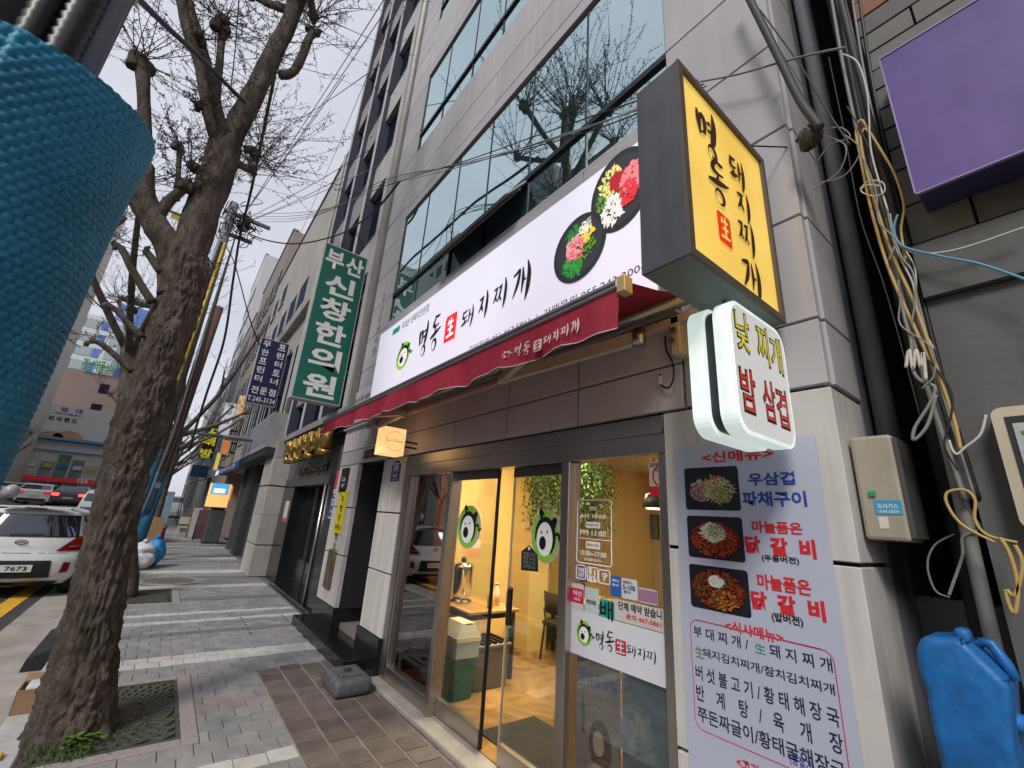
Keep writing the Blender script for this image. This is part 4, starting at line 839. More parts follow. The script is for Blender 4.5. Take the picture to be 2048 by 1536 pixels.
card('white and red food guide sticker at the left end of the sticker row', (zd(395, 305), zd(497, 115)), (.62, .55, .56), [('식신', whiteink, (.15, .55, .85, .75)), ('으뜸맛집', whiteink, (.25, .38, .75, .48))], (.3, .82, (.6, .02, .06)))
card('pale mint sticker with an outlined name beside the red one', (zd(500, 340), zd(612, 150)), (.52, .60, .58), [('착한매장', ink, (.15, .4, .85, .56))], None)
card('teal delivery sticker with black letters', (zd(618, 378), zd(730, 245)), (.02, .36, .30), [('배', ink, (.05, .05, .95, .95))])
card('blue sticker with white print above the booking strip', (zd(702, 195), zd(785, 55)), (.03, .12, .42), [('페이', whiteink, (.2, .7, .8, .85)), ('할인', whiteink, (.2, .5, .8, .62))])
card('white bordered discount sticker that reads 5-10%', (zd(790, 215), zd(910, 80)), (.6, .62, .68), [('부평머니', ink, (.1, .74, .7, .88)), ('5-10%', navyink, (.1, .45, .9, .68)), ('할인', ink, (.15, .28, .6, .4))])
card('colourful card payment sticker at the right of the row', (zd(918, 245), zd(1068, 160)), (.55, .55, .58), [], (.1, .9, (.35, .18, .30)))
# opening hours in white film
oh = thing('opening_hours', 'white film panel of opening hours on the right pane', 'sticker', (-2.1, YW, 1.5))
def zo(a, b): return (980 + a / 4.517, 900 + b / 4.517)
film = M('film_white', (.82, .8, .78), .5, var=0)
def frm(p, q, w_=.004, parent=oh, r=.02):
    a, b = at(*zo(*p), 'y', YW), at(*zo(*q), 'y', YW); rr = rrect(a.x, a.z, b.x, b.z, r, 3); mb = MB(); n = len(rr)
    for i in range(n): mb.tube([(rr[i][0], YW - .002, rr[i][1]), (rr[(i + 1) % n][0], YW - .002, rr[(i + 1) % n][1])], w_, 4, cap=False)
    mb.build('film_frame', film, parent)
frm((785, 1010), (1098, 455))
for s, p, q in (('AM 10:00', (815, 612), (1050, 585)), ('PM 11:00', (815, 765), (1050, 735)), ('15:00~17:00', (815, 945), (1052, 930)), ('영업시간', (900, 545), (965, 510)), ('일요일은 쉽니다', (850, 995), (1002, 990))): textpx(s, oh, film, zo(*p), zo(*q), 'y', YW, bold=.02)
for p, q, s in (((870, 700), (995, 655), '영업마감'), ((868, 885), (995, 835), '준비시간')):
    a, b = at(*zo(*p), 'y', YW), at(*zo(*q), 'y', YW); BX('film_block', film, oh, a.x, b.x, YW - .0025, YW - .001, a.z, b.z); text(s, oh, M('film_text', (.2, .1, .05), .6, var=0), Vector((a.x + .01, YW - .0025, a.z + .012)), (b.x - a.x - .02, b.z - a.z - .024), bold=.02)
a, b = at(*zo(805, 795), 'y', YW), at(*zo(1085, 810), 'y', YW); MB().tube([a, Vector((b.x, YW, a.z))], .003, 4).build('film_rule', film, oh)
for (p, q, s) in (((780, 1155), (868, 1050), 'TAKE\nOUT'), ((880, 1180), (975, 1070), 'P'), ((985, 1200), (1085, 1095), '((·')):
    t = thing('pictogram', {'T': 'take out pictogram in white film', 'P': 'delivery scooter pictogram in white film', '(': 'wireless signal pictogram in white film'}[s[0]], 'sticker', tuple(at(*zo(*p), 'y', YW)))
    frm(p, q, .0035, t, .012); a, b = at(*zo(*p), 'y', YW), at(*zo(*q), 'y', YW); cx, cz = (a.x + b.x) / 2, (a.z + b.z) / 2; w_ = b.x - a.x
    if s[0] == 'T': text('TAKE', t, film, Vector((cx - w_ * .35, YW, cz + .002)), (w_ * .7, w_ * .28), bold=.03); text('OUT', t, film, Vector((cx - w_ * .3, YW, cz - w_ * .33)), (w_ * .6, w_ * .28), bold=.03)
    elif s[0] == '(':
        mb = MB()
        for r_ in (.12, .24, .36): mb.tube([(cx + w_ * r_ * sin(t_), YW - .002, cz - w_ * .2 + w_ * r_ * 1.2 * cos(t_)) for t_ in [-.8 + .2 * i for i in range(9)]], .0035, 4)
        mb.cyl((cx, YW - .003, cz - w_ * .2), .007, .002, 10, 'y').build('wave_mark', film, t)
    else: mb = MB(); mb.tube([(cx - w_ * .3, YW - .002, cz - .01), (cx - w_ * .1, YW - .002, cz - .02), (cx + w_ * .2, YW - .002, cz - .01), (cx + w_ * .25, YW - .002, cz + .03)], .005, 5); mb.box(cx - w_ * .32, cx - w_ * .08, YW - .003, YW - .001, cz, cz + .04); mb.cyl((cx - w_ * .2, YW - .003, cz - .03), .013, .002, 12, 'y').cyl((cx + w_ * .22, YW - .003, cz - .03), .013, .002, 12, 'y').build('scooter_mark', film, t)
t, a, b = sticker('no_smoking_notice', 'white no smoking notice with a red ring high on the right pane', 'notice', (zo(1432, 320), zo(1600, 105)), mat=M('ns_white', (.62, .52, .50), .4), r=.002)
bpy.data.objects.remove(t.children[0]); zt_, zb_ = at(*zo(1435, 105), 'y', YW).z, at(*zo(1435, 415), 'y', YW).z; xa_ = at(*zo(1435, 105), 'y', YW).x
BX('sheet', MATS['ns_white'], t, xa_, -1.488, YW - .001, YW, zb_, zt_); BX('red_foot', red, t, xa_, -1.4885, YW - .002, YW - .001, zb_, zb_ + (zt_ - zb_) * .27)
mb = MB(); cx, cz, r_ = -1.49, (zb_ + zt_) / 2 + .015, .06; mb.tube([(min(cx, cx - r_ * cos(a_)), YW - .003, cz + r_ * sin(a_)) for a_ in [-pi / 2 + pi * i / 12 for i in range(13)]], .006, 4); mb.tube([(cx - r_ * .7, YW - .003, cz + r_ * .7), (cx, YW - .003, cz)], .005, 4).build('red_ring', red, t)
textpx('금연', t, ink, zo(1445, 155), zo(1530, 115), 'y', YW, bold=.03)
# lower print on the right pane: drink posters behind the glass
dp = thing('drinks_poster', 'dim drinks poster with a dark haired figure behind the lower right pane', 'poster', (-2.0, YG + .012, .5))
YD = YG + .02
BX('sheet', M('poster_dim', (.19, .15, .14), .5, var=.25, scale=5), dp, -2.17, -1.83, YD, YD + .003, .17, .93)
BX('side_sheet', M('poster_dim_b', (.08, .11, .15), .5, var=.6, scale=7), dp, -1.82, -1.487, YD, YD + .003, .17, .95)
text('중앙동맛집', dp, M('poster_navy', (.06, .08, .2), .6, var=0), Vector((-2.15, YD, .78)), (.30, .075), bold=.05)
text('오늘 저녁', dp, M('poster_rose', (.22, .08, .08), .6, var=0), Vector((-2.03, YD, .71)), (.16, .04)); text('한잔할까', dp, MATS['poster_rose'], Vector((-1.96, YD, .66)), (.13, .035))
mb = MB(); poly(mb, [(.085 * cos(t_) + .012, .125 * sin(t_)) for t_ in [2 * pi * i / 20 for i in range(20)]], (-1.99, YD, .50), FX, .0015); mb.build('printed_hair', M('print_hair', (.05, .03, .022), .6), dp)
mb = MB(); poly(mb, [(.042 * cos(t_) + .01, .062 * sin(t_)) for t_ in [2 * pi * i / 18 for i in range(18)]], (-2.0, YD, .51), FX, .0025); poly(mb, [(-.13, -.28), (.13, -.28), (.11, -.12), (.03, -.06), (-.03, -.06), (-.10, -.12)], (-1.99, YD, .47), FX, .0022); mb.build('printed_skin', M('print_skin', (.42, .29, .22), .6), dp)
mb = MB(); poly(mb, [(-.014, 0), (.014, 0), (.014, .1), (.006, .14), (.006, .2), (-.006, .2), (-.006, .14), (-.014, .1)], (-2.11, YD, .52), FX, .002); mb.build('printed_bottle', M('print_bottle', (.03, .05, .035), .5), dp)
for i, (c, x_, z_) in enumerate((((.16, .19, .22), -1.78, .62), ((.14, .16, .14), -1.68, .7), ((.2, .10, .08), -1.72, .38), ((.07, .10, .09), -1.58, .5), ((.15, .14, .16), -1.6, .3))):
    mb = MB(); poly(mb, rrect(-.05, -.08, .05, .08, .03, 4), (x_, YD, z_), FX, .0015 + i * .0004); mb.build('printed_patch', M('print_patch%d' % i, c, .6, var=.5, scale=20), dp)
# round stickers on the door leaves, black tag board
for lab, px in (('round green logo sticker on the left door leaf', ((913, 1092), (968, 1013))), ('larger round green logo sticker on the right door leaf', ((1063, 1120), (1129, 1022)))):
    yv = YG + .027; a, b = at(*px[0], 'y', yv), at(*px[1], 'y', yv); t = thing('logo_sticker', lab, 'sticker', tuple(a), group='round logo stickers on the door')
    W_, H_ = b.x - a.x, b.z - a.z; mb = MB(); poly(mb, [(W_ * (.45 + .5 * cos(t_)), H_ * (.5 + .52 * sin(t_))) for t_ in [2 * pi * i / 24 for i in range(24)]], a, FX, .001); mb.build('outline', M('sticker_grey', (.45, .43, .40), .5), t); emblem(t, a, (W_, H_), FX, .002)
yv = YG + .024; pts = [at(*zo(a, b), 'y', yv) for a, b in ((280, 1085), (432, 1100), (428, 945), (352, 860), (284, 915))]
t = thing('tag_board', 'black tag shaped notice hung on the right door leaf', 'notice', tuple(pts[0])); MB().prism(pts, (0, .004, 0)).build('board', M('chalk_black', (.015, .016, .017), .6), t); MB().cyl(tuple(at(*zo(355, 890), 'y', yv) - Vector((0, .003, 0))), .012, .002, 12, 'y').build('eyelet', whiteink, t)
for i, (s, b0, b1) in enumerate((('영업시간', 950, 925), ('평일 10-23', 985, 965), ('주말 11-22', 1022, 1003), ('감사합니다', 1060, 1040))): textpx(s, t, M('chalk', (.35, .36, .36), .8), zo(302, b0), zo(412, b1 + 8), 'y', yv)
# ---------------------------------------------------------------- small fittings on the piers
lit = thing('lit_box_sign', 'small glowing cream box sign with a round line logo above the stair door', 'sign', (-6.0, 1.95, 2.5))
c1, c2 = at(775, 905, 'y', 1.8), at(811, 858, 'y', 1.8)
bx0, bx1 = at(776, 880, 'y', 1.75).x, at(809, 880, 'y', 1.75).x
by0 = 1.62; q = at(764, 852, 'x', -4.6); xF = -4.62
# the face with the logo looks along the street, the narrow face to the road
f0, f1 = at(769, 912, 'x', xF), at(812, 856, 'x', xF)
yA, yB, zA, zB = at(767, 880, 'x', xF).y, at(811, 880, 'x', xF).y, at(790, 910, 'x', xF).z, at(790, 855, 'x', xF).z
cream = glowmat('sign_cream', (.95, .56, .24), (.90, .48, .18), .75, 4.)
MB().box(xF - .22, xF, yA, yB, zA, zB, ch=.004).build('lit_box', cream, lit)
mb = MB(); cy, cz, r_ = (yA + yB) / 2 + .005, (zA + zB) / 2, min(yB - yA, zB - zA) * .42
mb.tube([(xF + .002, cy + r_ * cos(a_), cz + r_ * sin(a_)) for a_ in [2 * pi * i / 30 for i in range(31)]], .0018, 4, cap=False).build('logo_ring', M('logo_line', (.35, .18, .12), .6), lit)
text('Le Olive', lit, M('logo_blue', (.18, .10, .22), .6), Vector((xF, cy - r_ * .85, cz - .012)), (r_ * 1.7, .035), SX); text('· · · ·', lit, MATS['logo_line'], Vector((xF, cy - r_ * .5, cz - r_ * .6)), (r_, .006), SX)
MB().tube([(xF - .11, yB, cz + .03), (xF - .11, YF, cz + .03)], .012, 6).tube([(xF - .11, yB, cz - .03), (xF - .11, YF, cz - .03)], .012, 6).build('bracket', m_dkmet, lit)
def plate55(name, lab, cx, cz, w_, h_, y, big, small):
    t = thing(name, lab, 'house number', (cx, y, cz)); nv = M('plate_navy', (.02, .035, .20), .4, var=.03)
    P = lambda k: [(cx - w_ * k, y, cz - h_ * k), (cx + w_ * k, y, cz - h_ * k), (cx + w_ * k, y, cz + h_ * k * .55), (cx + w_ * k * .35, y, cz + h_ * k), (cx - w_ * k * .35, y, cz + h_ * k), (cx - w_ * k, y, cz + h_ * k * .55)]
    MB().prism(P(1), (0, .006, 0)).build('plate_edge', whiteink, t); MB().prism([(p[0], p[1] - .003, p[2]) for p in P(.9)], (0, .0025, 0)).build('plate', nv, t)
    text(big, t, whiteink, Vector((cx - w_ * .5, y - .003, cz + h_ * .05)), (w_, h_ * .62), bold=.03); text(small, t, whiteink, Vector((cx - w_ * .42, y - .003, cz - h_ * .55)), (w_ * .84, h_ * .3), bold=.02); text('Baeksan-gil', t, whiteink, Vector((cx - w_ * .6, y - .003, cz - h_ * .8)), (w_ * 1.2, h_ * .12))
    BX('rule', whiteink, t, cx - w_ * .75, cx + w_ * .75, y - .0045, y - .0035, cz - h_ * .07, cz - h_ * .05)
p = at(792, 942, 'y', YF - .008); plate55('house_number', 'navy house number plate reading 55 on the pale pier by the shop door', p.x, p.z, .155, .145, YF - .008, '55', '백산길')
p = at(673, 990, 'y', YF - .27); 
# things on the first pier
def pxplate(name, lab, cat, corners, col, y=YF - .012, th=.01, r=.01):
    xs_ = [at(u, v, 'y', y).x for u, v in corners]; zs_ = [at(u, v, 'y', y).z for u, v in corners]; x0, x1, z0, z1 = min(xs_), max(xs_), min(zs_), max(zs_)
    t = thing(name, lab, cat, ((x0 + x1) / 2, y, z0)); MB().prism([(a, y, b) for a, b in rrect(x0, z0, x1, z1, r, 3)], (0, th, 0)).build('plate', col, t); return t, x0, x1, z0, z1
t, x0, x1, z0, z1 = pxplate('yellow_notice', 'tall yellow notice board with black vertical lettering on the pale pier', 'notice', ((684, 980), (674, 1068)), M('notice_yellow', (.75, .62, .02), .5, var=.05)); t_w = x1 - x0
bpy.data.objects.remove(t.children[0]); x0, x1 = -7.32, -6.93
MB().prism([(a, YF - .014, b) for a, b in rrect(x0, z0, x1, z1, .03, 3)], (0, .012, 0)).build('board', MATS['notice_yellow'], t)
for i, ch_ in enumerate('무병장수명소'): text(ch_, t, ink, Vector(((x0 + x1) / 2 - .055, YF - .014, z1 - .2 - i * .135)), (.11, .11), bold=.02)
text('부산', t, ink, Vector((x0 + .02, YF - .014, z1 - .1)), (.1, .06)); text('원도심', t, ink, Vector((x0 + .05, YF - .014, z0 + .06)), (.28, .07), bold=.01)
t, x0, x1, z0, z1 = pxplate('black_plaque', 'small black plaque with white lettering at the top of the pale pier', 'plaque', ((690, 930), (700, 968)), M('plaque_black', (.02, .018, .017), .4)); bpy.data.objects.remove(t.children[0])
BX('plate', MATS['plaque_black'], t, -7.42, -7.05, YF - .014, YF - .002, 1.95, 2.33); text('Le', t, whiteink, Vector((-7.32, YF - .014, 2.12)), (.16, .08)); text('1F', t, whiteink, Vector((-7.3, YF - .014, 2.02)), (.13, .06))
t = thing('bronze_plaque', 'tarnished bronze plaque low on the pale pier', 'plaque', (-7.1, YF - .02, .55)); MB().box(-7.3, -6.98, YF - .035, YF - .001, .56, 1.1, ch=.012).build('plate', M('bronze', (.22, .17, .10), .45, metal=.6, var=.35, scale=9), t); BX('raised_border', MATS['bronze'], t, -7.27, -7.01, YF - .039, YF - .036, .6, 1.06)
t = thing('letter_plate', 'small dark plate with embossed letters above the stair door', 'plate', (-6.2, YF, 2.45)); BX('plate', M('plate_dark', (.07, .04, .04), .5), t, -6.5, -5.9, YF - .012, YF - .001, 2.43, 2.55); text('Leviticus', t, M('emboss', (.25, .2, .19), .5), Vector((-6.47, YF - .012, 2.455)), (.5, .07), bold=.01)
# pale tenant panel and vertical name on the left pier
t = thing('tenant_panel', 'pale panel with small dark lettering left of the lit fascia sign', 'sign', (-7.0, YF, 3.3)); BX('panel', M('panel_pale', (.56, .54, .58), .5), t, -7.6, -6.3, YF - .03, YF - .002, 3.06, 3.62); text('Maison de namda', t, ink, Vector((-7.5, YF - .03, 3.42)), (1.0, .1)); text('flower & deco', t, M('ink_soft', (.2, .2, .22), .6), Vector((-7.42, YF - .03, 3.28)), (.6, .06))
t = thing('vertical_name', 'vertical grey lettering on the left granite pier', 'sign', (-6.9, YF, 4.4))
for i, ch_ in enumerate('구신창한약방'): text(ch_, t, M('ink_pale', (.2, .19, .2), .6), Vector((-6.95, YF - .002, 5.2 - i * .2)), (.15, .15))
# grey plastic weight for a street banner
t = thing('banner_weight', 'grey plastic water weight on the brown pavers by the door', 'weight', (-4.85, 1.9, 0)); wg = M('weight_grey', (.10, .105, .115), .5, var=.4, scale=14, bump=.25, bscale=70)
MB().rbox(-5.1, -4.62, 1.66, 2.02, .0, .15, .045, 3).build('weight_body', wg, t, True); MB().box(-5.0, -4.72, 1.74, 1.94, .15, .163, ch=.006).build('raised_panel', wg, t); MB().cyl((-4.86, 1.84, .163), .035, .015, 14).build('filler_cap', M('cap_black', (.03, .03, .03), .5), t, True)
# ---------------------------------------------------------------- neighbour with concrete fins (clinic)
m_fin = M('fin_concrete', (.47, .46, .45), .8, var=.1, scale=1.5, streak=.15); m_finp = M('recess_panel', (.30, .29, .32), .8, var=.12, scale=1.5, streak=.12); m_wd = glass('dark_window', (.35, .4, .6), .06, back=(.012, .014, .03), fmul=.16)
B = thing('clinic_building', 'grey concrete building with vertical fins and dark recessed windows', 'building', (-10.2, 2.5, 0))
BX('wall_core', m_finp, B, -12.9, -7.66, 2.42, 12, 3.3, 21)
FXS = [-12.85, -11.1, -9.42, -7.80]
for xf in FXS[:3]: BX('fin_side_shade', M('fin_shade_blue', (.05, .055, .085), .6, var=.15), B, xf + .091, xf + .1, 2.135, 2.41, 3.42, 21.2)  # dark plates added on the fin sides, colour stands in for their shade
for i, xf in enumerate(FXS): BX('fin', m_fin, B, xf - .09, xf + .09, 2.12, 2.41, 3.42, 21.3, ch=.01)
BX('parapet', m_fin, B, -12.95, -7.66, 2.05, 2.7, 21.3, 21.9); BX('floor_band', m_finp, B, -12.94, -7.66, 2.1, 2.6, 3.28, 3.415)
for i in range(3):
    xa, xb = FXS[i] + .105, FXS[i + 1] - .095
    for k in range(7):
        zs = 4.95 + 2.5 * (k - 1) + (0 if k else .6); zt = zs + (1.55 if k else 1.2)
        MB().box(xa, xb, 2.36, 2.37, zs, zt).build('window_pane', m_wd, B); BX('window_frame', m_dkmet, B, (xa + xb) / 2 - .02, (xa + xb) / 2 + .02, 2.34, 2.359, zs, zt)
        lo = zt; hi = 4.95 + 2.5 * k
        if hi > lo: BX('spandrel', m_fin if i == 2 else m_finp, B, xa, xb, 2.235, 2.41, lo, hi)
        BX('sill', m_dkmet, B, xa, xb, 2.22, 2.4, zs - .03, zs)
# open brown casement near the neighbour's rain pipe
t = thing('casement_window', 'brown framed open casement window beside the green clinic sign', 'window', (-8.3, 2.2, 4.4))
wbr = M('frame_brown', (.10, .065, .05), .5); fr = MB()
for a in ((-8.75, -8.68, 4.2, 5.9), (-7.98, -7.91, 4.2, 5.9)): fr.box(a[0], a[1], 2.2, 2.28, a[2], a[3])
fr.box(-8.68, -7.98, 2.2, 2.28, 5.83, 5.9).box(-8.68, -7.98, 2.2, 2.28, 4.2, 4.27).box(-8.68, -7.98, 2.21, 2.27, 5.0, 5.05).build('casement_frame', wbr, t); MB().box(-8.68, -7.98, 2.235, 2.245, 4.27, 5.83).build('casement_pane', m_wd, t)
# clinic shop front in black granite
CF = thing('clinic_entrance', 'black granite clinic entrance with a dark glass door and steel handrail', 'shop front', (-10, 2.4, 0))
BX('lintel', M('lintel_stone', (.10, .10, .105), .35, var=.2), CF, -12.5, -7.68, 2.36, 2.6, 2.3, 3.27); BX('jamb', m_black, CF, -12.5, -11.35, 2.34, 2.6, 0, 2.3); BX('jamb', m_black, CF, -8.5, -7.68, 2.3, 2.6, 0, 2.3)
BX('shutter_box', M('shutter_grey', (.09, .09, .095), .45), CF, -11.35, -8.5, 2.30, 2.5, 2.12, 2.29); BX('door_bulkhead', m_black, CF, -11.35, -8.5, 2.55, 2.62, 0, .62)
MB().box(-11.3, -8.55, 2.58, 2.59, .62, 2.12).build('door_glass', glass('dim_glass', (.5, .5, .5), .1, back=(.02, .018, .017), fmul=.6), CF)
for xx in (-11.35, -10.0, -8.55): BX('door_frame', m_dkmet, CF, xx - .03, xx + .03, 2.54, 2.6, 0, 2.12)
BX('step', m_black, CF, -11.4, -8.0, 2.25, 2.6, -.02, .08); MB().tube([(-8.55, 2.28, .0), (-8.55, 2.28, 2.1)], .028, 10).build('steel_post', m_steel, CF, True)
t = thing('gold_letters', 'raised gold channel letters over the black clinic entrance', 'lettering', (-10, 2.3, 2.7)); gold = M('gold', (.42, .26, .06), .35, metal=.7, var=.2, scale=6)
for i, ch_ in enumerate('부산신창한의원'): text(ch_, t, gold, Vector((-11.6 + i * .50, 2.15, 2.62 + .0 * i)), (.42, .52), bold=.035, depth=.16, lift=0)
text('(051)245-8515', t, M('bronze_letters', (.16, .10, .07), .4), Vector((-11.2, 2.35, 2.36)), (2.3, .17), bold=.02, depth=.03, lift=0)
BX('letter_rail', m_dkmet, t, -11.7, -8.0, 2.33, 2.355, 2.84, 2.88)
for lab, x, z, w_, h_, c in (('small red notice on the black jamb beside the pale pier', -7.92, 2.13, .13, .2, (.6, .06, .08)), ('small white notice low on the clinic jamb', -11.75, 1.55, .2, .24, (.65, .62, .62))):
    t = thing('notice', lab, 'notice', (x, 2.29, z)); yy = 2.29 if x > -9 else 2.33; BX('sheet', M('nt' + lab[6:9], c, .5), t, x - w_, x + w_, yy, yy + .008, z - h_, z + h_); BX('foot', M('nf' + lab[6:9], (.5, .1, .12) if x < -9 else (.5, .5, .5), .5), t, x - w_, x + w_, yy - .002, yy - .0005, z - h_, z - h_ * .6)
plate55('house_number', 'navy house number plate at the edge of the black clinic jamb', -7.93, 1.72, .13, .19, 2.28, '57', '백산길')
# green projecting clinic sign
def boxsign(name, lab, x, y0, y1, z0, z1, face, th=.26, edge=None, rim=.02):
    t = thing(name, lab, 'sign', (x - th / 2, (y0 + y1) / 2, z0)); edge = edge or M('sign_edge_grey', (.5, .5, .5), .5)
    BX('sign_case', edge, t, x - th, x, y0, y1, z0, z1); BX('sign_face', face, t, x + .001, x + .006, y0 + rim, y1 - rim, z0 + rim, z1 - rim); BX('wall_arm', m_dkmet, t, x - th * .7, x - th * .4, y1, 2.62 if x > -13 else 2.22, z0 + (z1 - z0) * .15, z0 + (z1 - z0) * .15 + .08); BX('wall_arm', m_dkmet, t, x - th * .7, x - th * .4, y1, 2.62 if x > -13 else 2.22, z0 + (z1 - z0) * .8, z0 + (z1 - z0) * .8 + .08)
    return t
xg, y0, y1, z0, z1 = -7.66 - .32, 1.27, 2.10, 3.47, 6.58
k_ = 1.0
gs = boxsign('clinic_sign', 'tall green projecting sign with bold white vertical lettering', xg, y0, y1, z0, z1, M('sign_green', (.006, .115, .085), .45, var=.05))
wl = M('letter_white', (.72, .72, .72), .5, var=.03)
text('부', gs, wl, Vector((xg + .006, y0 + .06, z1 - .50)), (.34, .40), SX, bold=.032); text('산', gs, wl, Vector((xg + .006, y0 + .44, z1 - .50)), (.34, .40), SX, bold=.032)
for i, ch_ in enumerate('신창한의원'): text(ch_, gs, wl, Vector((xg + .006, y0 + .14, z1 - 1.03 - i * .50)), (.56, .43), SX, bold=.032)
# navy projecting printer shop sign
ns = boxsign('printer_shop_sign', 'navy projecting sign with white lettering and a phone number', -15.6, 1.25, 2.11, 4.70, 6.92, M('sign_navy', (.014, .016, .07), .45, var=.05), th=.3)
for i, ch_ in enumerate('프린터토너'): text(ch_, ns, wl, Vector((-15.594, 1.80, 6.62 - i * .30)), (.22, .22), SX, bold=.02)
for i, ch_ in enumerate('무한프린터'): text(ch_, ns, wl, Vector((-15.594, 1.34, 6.62 - i * .30)), (.22, .22), SX, bold=.02)
for i, ch_ in enumerate('전문점'): text(ch_, ns, wl, Vector((-15.594, 1.33 + i * .25, 5.03)), (.2, .24), SX, bold=.02)
text('T.245-3134', ns, wl, Vector((-15.594, 1.29, 4.78)), (.78, .16), SX, bold=.01)
# ---------------------------------------------------------------- further buildings along the pavement
m_c = M('pale_render', (.44, .42, .39), .85, var=.12, scale=.8, streak=.22); m_c2 = M('grey_render', (.36, .36, .35), .85, var=.12, scale=.8, streak=.2)
def block(name, lab, x0, x1, h, mat, y=2.2, deep=9, z0=0.):
    t = thing(name, lab, 'building', ((x0 + x1) / 2, y + deep / 2, 0)); BX('wall', mat, t, x0, x1, y, y + deep, z0, h); BX('roof_edge', M('roof_edge', (.2, .2, .2), .7), t, x0 - .03, x1 + .03, y - .05, y + .3, h, h + .1); return t
def win(t, x0, x1, z0, z1, y=2.2, bars=0, mat=None):
    o = MB().box(x0, x1, y - .012, y - .002, z0, z1).build('window', mat or m_wd, t)
    for i in range(bars): xx = x0 + (x1 - x0) * (i + 1) / (bars + 1); BX('bar', M('bar_white', (.6, .6, .6), .5), o, xx - .03, xx + .03, y - .03, y - .013, z0, z1)
    BX('sill', m_c2, o, x0 - .05, x1 + .05, y - .06, y - .001, z0 - .08, z0 - .002)
C = block('printer_shop_building', 'pale rendered building with narrow dark slit windows behind the green sign', -25.4, -12.96, 13.4, m_c, z0=3.0)
for x0, x1 in ((-16.8, -15.6), (-18.6, -17.4), (-20.4, -19.3), (-22.3, -21.2), (-24.4, -23.4)): win(C, x0, x1, 8.3, 9.65); win(C, x0, x1, 10.75, 11.8) if x0 < -21 else None
BX('ledge', m_c, C, -25.4, -12.96, 2.0, 2.199, 7.62, 8.0)
for x0, x1 in ((-14.6, -13.3), (-17.0, -15.2), (-19.6, -17.6), (-22.2, -20.2), (-24.8, -22.8)): win(C, x0, x1, 4.3, 6.6, bars=2)
MB().tube([(-13.15, 2.1, 3.2), (-13.15, 2.1, 13.2)], .05, 8).build('rain_pipe', m_c2, C, True)
for z_ in (0, .72, 1.42, 2.15): MB().box(-14.0, -12.65, 1.98, 2.6, z_ + .006, min(z_ + .70, 3.0), ch=.006).build('pier_block', M('pier_stone', (.50, .47, .43), .75, var=.12, streak=.12), C)
BX('pier_head', m_c, C, -14.0, -12.65, 1.99, 2.6, 2.86, 3.3)
BX('shop_recess', M('shutter_dark', (.03, .03, .032), .6), C, -22, -14.0, 2.45, 2.6, 0, 3.0)
for i in range(9): BX('shutter_slat', M('shutter_slat', (.10, .10, .105), .5, metal=.3), C, -17.5, -14.1, 2.38, 2.449, .02 + i * .26, .02 + i * .26 + .24)
for xx in (-17.7, -18.4, -20.0): BX('shop_post', M('post_dark', (.09, .095, .10), .5), C, xx - .06, xx + .06, 2.2, 2.44, 0, 3.0)
t = thing('grey_box_sign', 'wide grey unlit box sign over the shuttered shop', 'sign', (-15.5, 1.9, 3.1)); BX('sign_case', M('sign_aluminium', (.42, .42, .43), .45, metal=.3), t, -18.6, -12.9, 1.76, 2.18, 3.12, 4.07); BX('sign_face', M('sign_face_grey', (.27, .27, .32), .4), t, -18.45, -13.05, 1.752, 1.759, 3.3, 3.98); text('무한프린터', t, M('ghost_letters', (.36, .36, .4), .5), Vector((-17.4, 1.752, 3.42)), (2.6, .42), bold=.02)
t = thing('blue_strip_sign', 'narrow blue strip sign with white lettering under the grey box sign', 'sign', (-22, 1.75, 2.85)); BX('strip', M('strip_blue', (.015, .07, .26), .5), t, -27, -17.7, 1.72, 1.78, 2.84, 3.08); BX('strip_roof', M('awn_dark', (.03, .035, .045), .6), t, -27, -12.9, 1.78, 2.2, 2.92, 3.1); text('프린터 복사기 토너 임대', t, wl, Vector((-24.5, 1.72, 2.88)), (5.6, .16), bold=.02); BX('lit_end', M('strip_lit', (.6, .62, .9), .5, emit=.5, ecol=(.6, .62, .9)), t, -26.9, -25.2, 1.71, 1.719, 2.85, 3.07)
D = block('brown_top_building', 'taller building with a brown stone top beyond the slit windowed block', -36, -25.5, 17.2, M('brown_stone', (.30, .24, .22), .8, var=.12), y=2.25)
for z_ in (4.2, 7.2, 10.2, 13.2):
    for x_ in (-35, -32.6, -30.2, -27.8): win(D, x_, x_ + 1.7, z_, z_ + 1.7, y=2.25, bars=1)
E1 = block('white_strip_building', 'pale building with dark vertical window strips halfway down the street', -46, -36.1, 15.5, m_c, y=2.2)
for x_ in (-45.2, -43.4, -41.6, -39.8, -38): win(E1, x_, x_ + .9, 4.2, 14.2)
E2 = block('tall_white_tower', 'tall narrow white tower above the far shops', -66, -54, 30, M('tower_white', (.55, .56, .57), .8, var=.06), y=2.6)
for z_ in (6, 9.2, 12.4, 15.6, 18.8, 22, 25.2):
    for x_ in (-65, -61.5, -58): win(E2, x_, x_ + 2.2, z_, z_ + 1.5, y=2.6)
E3 = block('low_grey_shops', 'low grey shop row between the strip building and the tower', -53.9, -46.1, 9, m_c2, y=2.3)
for x_ in (-53, -50.8, -48.6): win(E3, x_, x_ + 1.5, 4.5, 6.8, y=2.3)
E4 = block('far_block', 'distant grey block at the end of the shop row', -110, -66.2, 17, m_c2, y=2.4)
for z_ in (4.5, 8, 11.5):
    for x_ in range(-108, -68, 5): win(E4, x_, x_ + 3, z_, z_ + 1.8, y=2.4)
